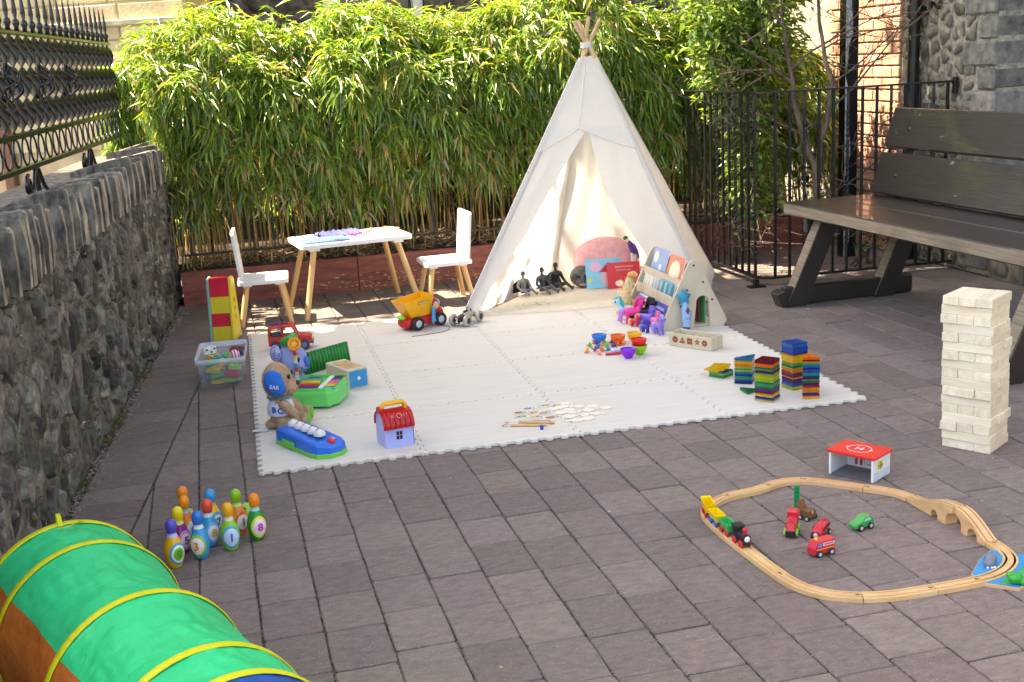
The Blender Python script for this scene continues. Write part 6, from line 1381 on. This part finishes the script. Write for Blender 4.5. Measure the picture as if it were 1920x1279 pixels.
sd_ = MB(); sd_.prism([(-.098, 0), (.075, 0), (.03, .33), (.0, .348), (-.05, .335)], .052, .066, bev=.004, X=Matrix(((0, 0, 1, 0), (1, 0, 0, 0), (0, 1, 0, 0), (0, 0, 0, 1)))).build('side_wall', m_ry, rp)
for z in (.13, .175, .22): MB().lathe([(.013, 0), (.012, .003), (.008, .003), (.007, 0)], n=14, X=Matrix.Translation((.066, -.02, z)) @ Matrix.Rotation(pi/2, 4, 'Y')).build('side_hole', plastic('c8a820'), rp)
sd2 = MB(); sd2.prism([(-.098, 0), (.075, 0), (.03, .33), (.0, .350), (-.06, .34)], -.064, -.052, bev=.004, X=Matrix(((0, 0, 1, 0), (1, 0, 0, 0), (0, 1, 0, 0), (0, 0, 0, 1)))).build('side_wall', plastic('78b8a8', rough=.3), rp)
# ------------------------------------------------------------------ bowling pins and ball
prof_pin = [(0, 0), (.0165, 0), (.019, .003), (.024, .018), (.0285, .038), (.0295, .048), (.0275, .064), (.0215, .082), (.0155, .096), (.0132, .103), (.0135, .108), (.0158, .116), (.0172, .126), (.0162, .137), (.0125, .145), (.006, .1495), (0, .1505)]
prz = [z for r, z in prof_pin[1:]]; prr = [r for r, z in prof_pin[1:]]
def pin(label, x, y, face, body, head, neck, rings, num, ncol):
    T = thing('bowling_pin', label, 'bowling pin', (x, y, 0), radians(face), 'toy bowling pins')        # decal faces +x
    mb = MB().lathe(prof_pin, n=26, mis=[0]*8+[2, 2]+[1]*6); mb.build('pin_body', [plastic(body, rough=.25), plastic(head, rough=.25), plastic(neck, rough=.3)], T)
    def wrap(u, v, o): z = .046+v; r = float(np.interp(z, prz, prr))+o; return (r*cos(u/.029), r*sin(u/.029), z)
    for k, (rd, hx) in enumerate(rings):
        V = [wrap(0, 0, .0004*(k+1))]; n = 26
        for q in (.25, .5, .75, 1.0): V += [wrap(rd*q*cos(2*pi*i/n), rd*1.18*q*sin(2*pi*i/n), .0004*(k+1)) for i in range(n)]
        F = [(0, 1+i, 1+(i+1) % n) for i in range(n)]+[(1+r*n+i, 1+(r+1)*n+i, 1+(r+1)*n+(i+1) % n, 1+r*n+(i+1) % n) for r in range(3) for i in range(n)]
        MB().add(V, F, 0, True).build('ring_print', plastic(hx, rough=.28), T)
    mb = MB(); V, F = text_mesh(num, .033, .0, .0012); mb.add([wrap(p[0], p[1], .0007*len(rings)+.0016) for p in V], F); mb.build('number_print', plastic(ncol, rough=.3), T)
pin('bowling pin with a purple head and yellow body, nearest the play tunnel', -.217, 3.426, -58, 'f0b41c', '5850b8', 'c8ccf0', ((.030, '28a0c8'), (.023, 'e8f0e8'), (.017, '78c038')), '9', '4c9428')
pin('bowling pin with a yellow head and plum body behind the purple headed one', -.200, 3.524, -50, '8c2078', 'f0d824', 'f0e890', ((.027, 'e088c0'), (.019, 'f0e0f0')), '5', 'c03c90')
pin('orange bowling pin with an orange head, directly behind the yellow headed pin', -.182, 3.615, -48, 'ec7c28', 'f09028', '88c8d8', ((.029, 'f0a040'), (.021, 'e8ecec')), '6', '1c8098')
pin('bowling pin with an orange head and blue body, farthest on the left', -.188, 3.705, -40, '2084b0', 'f08c20', 'f0b860', ((.027, 'e8c840'), (.018, 'f0f0e8')), '4', 'd04828')
pin('bowling pin with a royal blue head and sky blue body showing an orange 3', -.142, 3.466, -112, '1c98d4', '1878d0', 'e8ecf0', ((.030, '90c828'), (.023, 'f0ece4')), '3', 'f08c18')
pin('bowling pin with a red head and sky blue body in the middle row', -.113, 3.555, -62, '24a4d4', 'e4503c', 'e0f0f4', ((.028, '7ab4e0'), (.021, 'e8e8f4')), '8', 'e8b048')
pin('bowling pin with a light blue head and yellow body behind the red headed one', -.103, 3.645, -50, 'f0c820', '2898d4', 'e8a830', ((.028, '38a8d0'), (.020, 'd8e8f0')), '7', '385c90')
pin('bowling pin with a golden head and lime body showing a blue number', -.053, 3.499, -82, '8cc82c', 'f4b020', 'e8e8c8', ((.031, '28a8cc'), (.0245, 'c8dcf4')), '1', '3468c8')
pin('bowling pin with a lime head and orange body showing a red 1', -.025, 3.612, -58, 'f08c34', '88c024', 'd0e888', ((.028, 'e86028'), (.021, 'f0e4e0')), '1', 'd84048')
pin('bowling pin with an orange head and dark green body, rightmost', .028, 3.550, -68, '189038', 'f48c1c', '98dce0', ((.030, 'e8e020'), (.023, 'f0e0ec')), '8', 'c838b0')
lb = thing('ladybird_ball', 'small red bowling ball with a green face and black eye behind the pins', 'ball', (.004, 3.700, 0), radians(-75))
MB().lathe([(0 if j in (0, 16) else .034*sin(pi*j/16), .034-.034*cos(pi*j/16)) for j in range(17)], n=26, mis=[0]*9+[1]*7, X=Matrix.Translation((0, 0, .034)) @ Matrix.Rotation(radians(28), 4, 'Y') @ Matrix.Translation((0, 0, -.034))).build('ball', [plastic('c81420', rough=.2), plastic('90cc50', rough=.25)], lb)
for s in (-1, 1): MB().ell((.021, s*.015, .057), (.006, .007, .006)).build('eye', plastic('181818', rough=.2), lb)
# ------------------------------------------------------------------ play tunnel
tn = thing('play_tunnel', 'green and orange fabric play tunnel with yellow hoops in the near left corner', 'play tunnel', (-.424, 2.773, 0), -1.18)      # axis along +x
m_tg = mat('green_nylon', C(0, 208, 132), rough=.42, var=.06, scale=5, bump=.7, bscale=13, stretch=(1.3, 1, 1), trans=.12, dist=.014, spec=.3); m_to = mat('orange_nylon', C(226, 122, 52), rough=.4, var=.06, scale=8, bump=.8, bscale=24, trans=.3, dist=.012); m_tb = mat('blue_nylon', C(20, 90, 180), rough=.4, var=.06, scale=8, bump=.8, bscale=24, trans=.3, dist=.012)
m_ty = mat('yellow_tape', C(202, 204, 14), rough=.6, var=.05, bump=.3, bscale=120)
TR = .207; hoops = [0, .161, .507, .811, .943, 1.28, 1.6]
def tpt(x, a, o=0.0):
    k = max(i for i in range(len(hoops)) if hoops[i] <= x+1e-9); 
    if k < len(hoops)-1: t = (x-hoops[k])/(hoops[k+1]-hoops[k]); L_ = hoops[k+1]-hoops[k]
    else: t = 0; L_ = 0
    sag = .055*L_*sin(pi*t)**.8 if 0 < t < 1 else 0
    wr = sin(pi*t)**.6*(.0028*sin(9*a+3*k+4*sin(7*x))+.0035*MN.noise(Vector((x*9, a*3.1, k)))+.0075*abs(MN.noise(Vector((x*13, a*6+3*x, k+5.3))))) if 0 < t < 1 else 0
    r = TR-sag+wr+o
    return (x, r*cos(a), TR+r*sin(a))
def sect(name, x0, x1, a0, a1, m, nx=44, na=110):
    V = [tpt(x0+(x1-x0)*i/nx, a0+(a1-a0)*j/na) for i in range(nx+1) for j in range(na+1)]
    return MB().add(V, [(i*(na+1)+j, i*(na+1)+j+1, (i+1)*(na+1)+j+1, (i+1)*(na+1)+j) for i in range(nx) for j in range(na)], 0, True).build(name, m, tn)
for k in range(6):
    x0, x1 = hoops[k], hoops[k+1]
    if k < 4: sect('green_panel', x0, x1, -.9, 2.47, m_tg); sect('orange_panel', x0, x1, 2.47, 4.3, m_to, 20, 20); sect('blue_panel', x0, x1, 4.3, 2*pi-.9, m_tb, 12, 14)
    else: sect('blue_panel', x0, x1, -.9, 2.47, m_tb); sect('green_panel', x0, x1, 2.47, 2*pi-.9, m_tg, 16, 30)
for h in hoops:
    n = 56; V = []
    for i in range(n):
        a = 2*pi*i/n
        for dx, o in ((-.0105, .0005), (-.0085, .003), (.0085, .003), (.0105, .0005)): V.append((h+dx, (TR+o)*cos(a), TR+(TR+o)*sin(a)))
    MB().add(V, [(i*4+k, ((i+1) % n)*4+k, ((i+1) % n)*4+k+1, i*4+k+1) for i in range(n) for k in range(3)], 0, True).build('hoop_tape', m_ty, tn)
stv = MB(); V = []
P = [(-.004, .215), (.004, .240), (.012, .232), (.014, .220), (.022, .2145)]
for x, dz in P: V += [(x, -.004, TR+dz-.004), (x, .006, TR+dz-.004)]
stv.add(V, [(2*i, 2*i+1, 2*i+3, 2*i+2) for i in range(4)], 0, True); 
V = [];
for i in range(9): t = i/8; x = .03+.02*sin(t*5); a = pi/2+.05-.30*t; p = tpt(max(.0, x), a, .006+.006*sin(pi*t)); V += [(p[0]-.004, p[1], p[2]), (p[0]+.004, p[1], p[2]+.001)]
stv.add(V, [(2*i, 2*i+1, 2*i+3, 2*i+2) for i in range(8)], 0, True).build('tie_strap', m_ty, tn)
# ------------------------------------------------------------------ stacking block tower
m_jb = mat('block_wood', C(242, 230, 206), rough=.6, col2=C(216, 198, 166), scale=5, bump=.15, stretch=(1, 9, 9), rand=.07, detail=5, ramp=(.25, .7))
ux, uy = Vector((.837, .547, 0)), Vector((-.547, .837, 0)); c0_ = Vector((2.516, 3.467, 0)); a0 = atan2(.547, .837); BL, BW, BH = .172, .0568, .0320
bmesh_ = [MB().box((0, 0, 0), (BL, BW-.0008, BH-.0004), bev=.0014).build('wooden_block', m_jb).data for _ in range(1)]
for o in [o for o in bpy.data.objects if o.name.startswith('wooden_block')]: bpy.data.objects.remove(o)
lay = ['bottom', 'second lowest', 'third lowest', 'fourth lowest', 'fifth lowest', 'sixth lowest', 'seventh lowest', 'eighth lowest', 'middle', 'eighth from top', 'seventh from top', 'sixth from top', 'fifth from top', 'fourth from top', 'third from top', 'second from top', 'top']
off = Vector((0, 0, 0)); lean = Vector((-.010, .004, 0))
for k in range(17):
    z = BH*(k+.5); along = (k % 2 == 0); sh_ = Vector((rnd.uniform(-.005, .005), rnd.uniform(-.005, .005), 0))+lean*(k/16)
    for j in (-1, 0, 1):
        d = uy if along else ux; p = c0_+sh_+d*(j*BW)+(ux if along else uy)*rnd.uniform(-.005, .005)
        o = link('wooden_block', bmesh_[0], None, (p.x, p.y, z), a0+(0 if along else pi/2)+rnd.uniform(-.012, .012))
        if along: w_ = {1: 'left of three end-on blocks', 0: 'centre of three end-on blocks', -1: 'right of three end-on blocks'}[j]
        else: w_ = {-1: 'front long block', 0: 'hidden centre long block', 1: 'rear long block'}[j]
        tag(o, 'pale block, %s layer of the tower, %s' % (lay[k], w_), 'wooden block', 'wooden blocks of the stacking tower')
# ------------------------------------------------------------------ toy garage with landing pad roof
hg = thing('toy_garage', 'small white toy garage with a red landing pad roof beside the train track', 'toy garage', (1.995, 3.352, 0), atan2(-.138, .086))   # x along the open front, -y is the front
hg.rotation_euler = (0, 0, atan2(-.138, .086)); m_wd = mat('white_board', C(228, 230, 234), rough=.4, var=.03); LG, DG, HG = .160, .118, .086
for x in (-LG/2+.004, LG/2-.004): MB().box((x, 0, .041), (.008, DG, .078), bev=.001).build('side_wall', m_wd, hg)
MB().box((0, DG/2-.004, .041), (LG-.017, .008, .078), bev=.001).build('back_wall', m_wd, hg); MB().box((0, 0, .003), (LG-.017, DG-.010, .005)).build('floor', plastic('5c6066'), hg)
MB().box((0, 0, .0845), (LG+.016, DG+.012, .009), bev=.002).build('roof', plastic('e42c2c', rough=.3), hg)
pr_ = MB(); Xh = Matrix.Translation((0, 0, .0893)); pr_.tube([(.040*cos(t), .036*sin(t), 0) for t in np.linspace(.25, pi-.25, 14)], .0022, 4, X=Xh, squash=.15).tube([(.040*cos(t), .036*sin(t), 0) for t in np.linspace(pi+.25, 2*pi-.25, 14)], .0022, 4, X=Xh, squash=.15)
for s in (-1, 1): pr_.add([(s*.036, -.008, .0002), (s*.036, .008, .0002), (s*.050, 0, .0002)], [(0, 1, 2)], X=Xh)
add_text(pr_, 'H', .040, Xh, depth=.0003, bold=.0008); pr_.build('landing_print', plastic('f4d4d0', rough=.4), hg)
bp2 = MB(); yb = DG/2-.0084
def rq(mb, x0, z0, x1, z1, mi): mb.add([(x0, yb, z0), (x1, yb, z0), (x1, yb, z1), (x0, yb, z1)], [(0, 1, 2, 3)], mi)
for x in (-.042, -.024): rq(bp2, x, .012, x+.010, .034, 0); rq(bp2, x+.003, .034, x+.007, .038, 1)
for x in (.004, .034, .047): rq(bp2, x, .050, x+.010, .066, 0); rq(bp2, x+.003, .054, x+.007, .060, 2)
rq(bp2, .0, .070, .062, .072, 1); rq(bp2, .0, .044, .062, .0455, 1); rq(bp2, .0, .018, .062, .020, 1); rq(bp2, -.05, .056, -.03, .058, 1); rq(bp2, -.008, .02, -.0065, .07, 1)
bp2.build('wall_print', [plastic('c83840'), plastic('2c3040'), m_white], hg)
wy = MB(); wy.box((LG/2+.0002, -.012, .052), (.001, .032, .028)); wy.build('side_window', plastic('d8d028'), hg)
wz = MB(); wz.box((LG/2+.0006, -.012, .052), (.001, .003, .028)).box((LG/2+.0006, -.012, .050), (.001, .032, .003)).box((LG/2+.0006, .0, .05), (.001, .004, .012)); wz.build('window_bars', plastic('3a4450'), hg)
sg_ = MB()
for i in range(10):
    for j in range(4): sg_.box((LG/2+.0002, -.050+.011*i, .008+.007*j), (.0008, .008, .004))
sg_.build('brick_print', plastic('b4c0d4'), hg)
# ------------------------------------------------------------------ train track
m_trk = mat('track_beech', C(222, 186, 138), rough=.5, col2=C(202, 160, 110), scale=6, bump=.1, rand=.08, stretch=(2, 2, 8), ramp=(.3, .7))
raw = [(1.371, 3.150), (1.369, 3.066), (1.371, 2.958), (1.376, 2.862), (1.383, 2.755), (1.391, 2.678), (1.413, 2.617), (1.458, 2.563), (1.533, 2.524), (1.615, 2.508), (1.734, 2.504), (1.840, 2.506), (1.906, 2.517), (1.965, 2.546), (2.008, 2.590), (2.026, 2.645), (2.030, 2.70)]
raw2 = [(2.016, 3.085), (2.004, 3.130), (1.968, 3.178), (1.925, 3.222), (1.873, 3.276), (1.822, 3.324), (1.780, 3.350), (1.738, 3.360), (1.697, 3.357), (1.651, 3.340), (1.607, 3.326), (1.565, 3.320), (1.518, 3.314), (1.474, 3.298), (1.433, 3.272), (1.402, 3.240), (1.381, 3.200), (1.371, 3.150)]
def spline(P, m_=6):
    out = []
    for i in range(len(P)-1):
        p0, p1, p2, p3 = [np.array(P[max(0, min(len(P)-1, i+d))]) for d in (-1, 0, 1, 2)]
        for k in range(m_): t = k/m_; out.append(tuple(.5*((2*p1)+(-p0+p2)*t+(2*p0-5*p1+4*p2-p3)*t*t+(-p0+3*p1-3*p2+p3)*t**3)))
    return out+[tuple(P[-1])]
TP = [(-.0200, 0), (-.0200, .0128), (-.0188, .014), (-.0140, .014), (-.0136, .0108), (-.0084, .0108), (-.0080, .014), (.0080, .014), (.0084, .0108), (.0136, .0108), (.0140, .014), (.0188, .014), (.0200, .0128), (.0200, 0)]
def track(P, label):
    c = P[len(P)//2]; T = thing('track_piece', label, 'toy track', (c[0], c[1], 0), 0, 'wooden train track pieces'); V = []; n = len(TP)
    for i, p in enumerate(P):
        d = Vector((P[min(i+1, len(P)-1)][0]-P[max(0, i-1)][0], P[min(i+1, len(P)-1)][1]-P[max(0, i-1)][1])).normalized(); nn = Vector((d.y, -d.x))
        q = p
        if i == 0: q = (p[0]+d.x*.0009, p[1]+d.y*.0009)
        if i == len(P)-1: q = (p[0]-d.x*.0009, p[1]-d.y*.0009)
        V += [(q[0]+nn.x*a-c[0], q[1]+nn.y*a-c[1], z) for a, z in TP]
    MB().add(V, [(i*n+k, i*n+(k+1) % n, i*n+n+(k+1) % n, i*n+n+k) for i in range(len(P)-1) for k in range(n)]+[tuple(range(n))[::-1], tuple(range((len(P)-1)*n, len(P)*n))]).build('rail_bed', m_trk, T)
    d = Vector((P[-1][0]-P[-3][0], P[-1][1]-P[-3][1])).normalized(); e = P[-1]
    MB().lathe([(.0055, .0142), (0, .0145)], (e[0]-c[0]-d.x*.012, e[1]-c[1]-d.y*.012, 0), 12).box((e[0]-c[0]-d.x*.004, e[1]-c[1]-d.y*.004, .0143), (.010, .003, .0005), rz=atan2(d.y, d.x)).build('peg_socket', plastic('8a5c34', rough=.6), T)
S1_ = spline(raw); S2_ = spline(raw2)
for a, b, l in ((0, 27, 'straight wooden track piece under the toy train on the left side'), (27, 47, 'curved wooden track piece at the near left bend'), (47, 59, 'gently curved wooden track piece at the middle of the near side'), (59, 67, 'straight wooden track piece at the right of the near side')): track(S1_[a:b+1], l)
track(S1_[67:], 'curved wooden track piece crossing the blue animal plate')
for a, b, l in ((0, 17, 'curved wooden track piece between the bridge and the toy garage'), (17, 36, 'wooden track piece in front of the toy garage'), (36, 54, 'short wooden track piece at the middle of the far side'), (54, 76, 'wavy wooden track piece at the far left'), (76, 102, 'curved wooden track piece at the far left bend behind the last wagon')): track(S2_[a:b+1], l)
# bridge (two halves)
bys = [3.085, 3.05, 3.01, 2.97, 2.93, 2.89, 2.85, 2.81, 2.77, 2.74, 2.715, 2.70]; bzs = [.014, .017, .026, .042, .056, .064, .067, .064, .050, .034, .020, .014]
def arch(y0, y1, h, half=None):
    if half == 'end': return [(y0, 0)]+[(y1+(y0-y1)*cos(t), h*.35+h*.65*sin(t)) for t in np.linspace(0, pi/2, 6)]
    if half == 'start': return [(y0+(y1-y0)*cos(t), h*.35+h*.65*sin(t)) for t in np.linspace(pi/2, 0, 6)]+[(y1, 0)]
    return [(y0, 0)]+[((y0+y1)/2+(y0-y1)/2*cos(t), h*.35+h*.65*sin(t)) for t in np.linspace(0, pi, 9)]+[(y1, 0)]
def bridge(label, y0, y1, archs):
    T = thing('track_bridge', label, 'toy bridge', (2.02, (y0+y1)/2, 0), 0, 'arched wooden track bridge halves'); ys = np.linspace(y0, y1, 15); x0_ = lambda y: 2.030-.014*((y-2.70)/.385)
    top = [(y, float(np.interp(-y, [-q for q in bys], bzs))) for y in ys]; low = [] if archs[-1][-1] == 'end' else [(y1, 0)]
    for a in archs[::-1]: low += arch(*a)[::-1]
    low += [] if archs[0][-1] == 'start' else [(y0, 0)]
    poly = top+low
    X = Matrix(((0, 0, 1, x0_((y0+y1)/2)-2.02), (1, 0, 0, -(y0+y1)/2), (0, 1, 0, 0), (0, 0, 0, 1)))
    MB().prism(poly, -.020, .020, X=X).build('bridge_body', m_trk, T)
    for s in (-1, 1):
        mb = MB(); V = []
        for y, z in top: V += [(x0_((y0+y1)/2)-2.02+s*.011-.0028, y-(y0+y1)/2, z+.0003), (x0_((y0+y1)/2)-2.02+s*.011+.0028, y-(y0+y1)/2, z+.0003)]
        mb.add(V, [(2*i, 2*i+1, 2*i+3, 2*i+2) for i in range(14)]).build('rail_groove', mat('groove_wood', C(176, 132, 86), rough=.6, var=.1), T)
bridge('far half of the arched wooden track bridge', 3.084, 2.846, [(2.952, 2.918, .026), (2.878, 2.846, .046, 'end')]); bridge('near half of the arched wooden track bridge', 2.844, 2.701, [(2.844, 2.812, .046, 'start'), (2.782, 2.738, .030)])
ap = thing('animal_plate', 'blue track plate with a grey hippo and a green frog at the right bend', 'toy track', (1.95, 2.53, 0))
PP = [(1.846, 2.492), (1.914, 2.428), (2.075, 2.51), (2.06, 2.60), (1.995, 2.66), (1.935, 2.622), (1.854, 2.546)]
MB().prism([(x-1.95, y-2.53) for x, y in PP], 0, .0095, bev=.0006).build('plate_base', m_trk, ap); MB().prism([(x-1.95, y-2.53) for x, y in inset(PP[::1], .002)], .0096, .0108).build('water_top', plastic('2490cc', rough=.3), ap)
MB().prism([(x-1.95, y-2.53) for x, y in ((1.88, 2.462), (1.93, 2.448), (2.01, 2.49), (2.06, 2.55), (2.03, 2.55), (1.97, 2.51), (1.91, 2.488))], .0109, .0114).build('grass_print', plastic('38a05c', rough=.4), ap)
blob('hippo', [('e', (-.012, .050, .026), (.019, .016, .018)), ('e', (-.028, .036, .020), (.015, .015, .012)), ('e', (-.004, .060, .038), (.006, .005, .006)), ('e', (-.016, .062, .036), (.005, .004, .005))], plastic('6c7888', rough=.3), ap, .003, 3)
for x, y in ((-.037, .027), (-.028, .022), (-.020, .022)): MB().ell((x, y, .013), (.004, .003, .003)).build('hippo_tooth', m_white, ap)
blob('frog', [('e', (-.030, -.076, .026), (.021, .017, .016)), ('e', (-.042, -.066, .034), (.009, .009, .008)), ('e', (-.014, -.088, .018), (.012, .012, .010))], plastic('18a038', rough=.25), ap, .003, 3)
for i in range(9): t = .35+i*.12; MB().ell((2.03-.14+.10*cos(t-1.3)-1.95+.02, 2.62-.10+.09*sin(t-1.3)-2.53+.02, .0142), (.0022, .0022, .0006)).build('dot_print', plastic('a83c30' if i % 2 else '7a5a38'), ap)
# ------------------------------------------------------------------ toy train and loose vehicles
m_tr, m_tk = plastic('d02838', rough=.28), plastic('1c1c20', rough=.25)
def tw_(par, c, r, m, m2=None): wheel(par, c, r, .006, m, m2 or m)
lo = thing('toy_locomotive', 'small black toy steam locomotive with red wheels heading the train', 'toy train', (1.374, 2.938, .0108), radians(-89))
MB().box((.0, 0, .0155), (.074, .022, .009), bev=.002).build('chassis', m_tk, lo); MB().tube([(-.008, 0, .031), (.036, 0, .031)], .0125, 14).build('boiler', m_tk, lo); MB().box((-.022, 0, .036), (.026, .027, .034), bev=.002).box((-.022, 0, .0545), (.034, .032, .005), bev=.0018).build('cab', m_tk, lo)
MB().lathe([(.0055, 0), (.005, .006), (.008, .012), (.008, .016), (0, .0165)], (.022, 0, .042), 12).build('chimney', m_tr, lo); MB().lathe([(.009, 0), (.006, .002), (0, .0025)], n=12, X=Matrix.Translation((.036, 0, .031)) @ Matrix.Rotation(pi/2, 4, 'Y')).build('lamp', m_white, lo)
for x in (-.022, .018):
    for s in (-1, 1): tw_(lo, (x, s*.0125, .0115), .0115, m_tr)
def wagon(label, loc, rz, tub, wh, shape='box'):
    T = thing('toy_wagon', label, 'toy train', loc, rz, 'wagons of the toy train')
    MB().box((0, 0, .0145), (.066, .018, .006), bev=.001).build('chassis', plastic('3a3634'), T)
    b0 = rrect(.060, .024, .003, 2); b1 = rrect(.068, .034, .004, 2); n = len(b0)
    if shape == 'box': V = [(x, y, .018) for x, y in b0]+[(x, y, .040) for x, y in b1]+[(x, y, .040) for x, y in inset(b1, .0028)]+[(x, y, .023) for x, y in inset(b0, .001)]
    else: V = [(x, y, .018) for x, y in b0]+[(x, y, .030+.020*(abs(x)/.034)**2) for x, y in b1]+[(x, y, .030+.020*(abs(x)/.034)**2) for x, y in inset(b1, .0028)]+[(x, y, .022) for x, y in inset(b0, .001)]
    MB().add(V, [(r*n+i, r*n+(i+1) % n, (r+1)*n+(i+1) % n, (r+1)*n+i) for r in range(3) for i in range(n)]+[tuple(range(3*n, 4*n)), tuple(range(n))[::-1]]).build('tub', plastic(tub, rough=.28), T)
    for x in (-.019, .019):
        for s in (-1, 1): tw_(T, (x, s*.0125, .0105), .0105, plastic(wh, rough=.28))
    MB().tube([(.033, 0, .0145), (.042, 0, .0145)], .0022, 6).build('coupling', plastic('8c8c90'), T); return T
wagon('green toy wagon with red wheels behind the black locomotive', (1.371, 3.026, .0108), radians(-91), '22b05c', 'd02838'); wagon('yellow toy wagon with blue wheels behind the green wagon', (1.371, 3.105, .0108), radians(-91), 'f0d018', '2c6cc8')
wagon('yellow curved toy wagon with red wheels at the end of the train', (1.378, 3.185, .0108), radians(-102), 'f0cc10', 'd02838', 'u')
ld = tag(MB().box((-.007, 0, .038), (.0035, .006, .076), bev=.0008).box((.007, 0, .038), (.0035, .006, .076), bev=.0008).build('ladder', mat('green_clear', C(24, 176, 104), rough=.2, var=.05, trans=.3), None, (1.663, 3.156, 0), radians(-20)), 'small translucent green toy ladder block standing inside the track loop', 'toy ladder')
mb = MB()
for i in range(6): mb.box((0, 0, .004+.0135*i), (.0100, .005, .003))
mb.box((0, .0025, .038), (.011, .0012, .074)); o = mb.build('rung', MATS['green_clear'], ld)
cg = thing('chest_wagon', 'brown toy wagon shaped like an open chest behind the red engine', 'toy wagon', (1.652, 3.066, 0), radians(-65))
m_br = mat('brown_toy', C(124, 84, 50), rough=.5, var=.15, scale=40)
MB().box((0, 0, .021), (.036, .034, .022), bev=.001).build('chest', m_br, cg); MB().box((-.021, 0, .043), (.006, .036, .026), bev=.001, X=Matrix.Translation((-.021, 0, .03)) @ Matrix.Rotation(-.3, 4, 'Y') @ Matrix.Translation((.021, 0, -.03))).build('lid', m_br, cg); MB().box((.0185, 0, .026), (.002, .008, .008), bev=.0005).build('clasp', plastic('e0a848'), cg)
for x in (-.012, .012):
    for s in (-1, 1): wheel(cg, (x, s*.019, .009), .009, .006, m_tyre, m_hub)
re_ = thing('red_engine', 'bright red toy engine with green wheels and a black front', 'toy train', (1.558, 2.985, 0), atan2(-.82, -.57))
MB().box((.0, 0, .019), (.078, .028, .016), bev=.003).build('chassis', m_tr, re_); MB().box((.0395, 0, .013), (.006, .028, .018), bev=.002).build('front_plate', m_tk, re_); MB().tube([(-.005, 0, .038), (.036, 0, .036)], .0155, 16).build('boiler', m_tr, re_); MB().box((-.022, 0, .046), (.032, .032, .042), bev=.004).build('cab', m_tr, re_)
MB().lathe([(.012, 0), (.009, .001), (.008, .0005), (0, .0012)], n=14, X=Matrix.Translation((.0365, 0, .036)) @ Matrix.Rotation(pi/2, 4, 'Y')).build('face_ring', plastic('e85860'), re_); MB().lathe([(.006, 0), (.006, .010), (0, .0105)], (.02, 0, .050), 12).build('chimney', m_tr, re_)
for x in (-.022, .022):
    for s in (-1, 1): wheel(re_, (x, s*.017, .012), .012, .007, plastic('78cc48', rough=.3), plastic('a0dc70'))
bs = thing('red_coach', 'long rounded red toy coach with a silver nose behind the fire engine', 'toy train', (1.622, 2.930, 0), atan2(-.055, -.06))
secs = [(-.046, .010, .016, .030), (-.036, .0155, .010, .046), (0, .0165, .009, .050), (.030, .0160, .009, .046), (.043, .0140, .009, .036), (.047, .010, .012, .030)]; V = []
for x, hw, z0, z1 in secs:
    for k in range(12): t = 2*pi*k/12; V.append((x, hw*cos(t), (z0+z1)/2+(z1-z0)/2*sin(t)))
MB().add(V, [(i*12+k, i*12+12+k, i*12+12+(k+1) % 12, i*12+(k+1) % 12) for i in range(5) for k in range(12)]+[tuple(range(12)), tuple(range(60, 72))[::-1]], 0, True).build('body', m_tr, bs)
MB().ell((.046, 0, .022), (.005, .0075, .0075)).build('nose', m_hub, bs); MB().lathe([(.0125, 0), (.011, .002), (.0095, 0)], n=16, X=Matrix.Translation((.0462, 0, .022)) @ Matrix.Rotation(pi/2, 4, 'Y')).build('nose_ring', m_tk, bs)
for i in range(4): MB().box((-.028+.016*i, -.0158, .034), (.010, .002, .008), bev=.0006).box((-.028+.016*i, .0158, .034), (.010, .002, .008), bev=.0006).build('window', m_tk, bs)
for x in (-.026, .024):
    for s in (-1, 1): wheel(bs, (x, s*.0165, .010), .010, .006, m_tyre, m_hub)
ft = thing('fire_engine', 'small red wooden toy fire engine with a yellow beacon inside the track', 'toy car', (1.565, 2.822, 0), radians(190))
MB().prism([(-.036, .008), (.038, .008), (.038, .026), (.026, .046), (-.036, .046)], -.016, .016, bev=.0015, X=XZ()).build('body', m_tr, ft)
for s in (-1, 1):
    p = MB(); y = s*.0165
    p.add([(.012, y, .030), (.028, y, .030), (.022, y, .043), (.012, y, .043)], [(0, 1, 2, 3)], 0).add([(-.032, y, .031), (.008, y, .031), (.008, y, .041), (-.032, y, .041)], [(0, 1, 2, 3)], 1).add([(-.032, y, .022), (.030, y, .022), (.030, y, .0245), (-.032, y, .0245)], [(0, 1, 2, 3)], 2).add([(-.028, y*1.004, .034), (.004, y*1.004, .034), (.004, y*1.004, .038), (-.028, y*1.004, .038)], [(0, 1, 2, 3)], 3)
    p.build('side_print', [plastic('6c88d0'), plastic('e8c8d0'), plastic('f0c040'), plastic('b84858')], ft)
MB().ell((.020, 0, .049), (.006, .005, .006)).build('beacon', plastic('f0b828'), ft)
for x in (-.020, .021):
    for s in (-1, 1): wheel(ft, (x, s*.018, .010), .010, .007, m_tyre, m_hub)
gcx = thing('green_car', 'small green wooden toy car with a rounded roof, rightmost inside the track', 'toy car', (1.765, 2.945, 0), radians(194))
MB().prism([(-.034, .008), (.038, .008), (.040, .018), (.030, .024), (.016, .026), (.004, .038), (-.018, .040), (-.030, .030), (-.036, .018)], -.015, .015, bev=.002, X=XZ()).build('body', plastic('2ca048', rough=.3), gcx)
for s in (-1, 1): MB().add([(.010, s*.0153, .026), (-.002, s*.0153, .0355), (-.016, s*.0153, .036), (-.022, s*.0153, .027)], [(0, 1, 2, 3)]).build('side_window', plastic('9cd0d8', rough=.15), gcx)
for x in (-.018, .020):
    for s in (-1, 1): wheel(gcx, (x, s*.017, .010), .010, .007, m_tyre, m_hub)
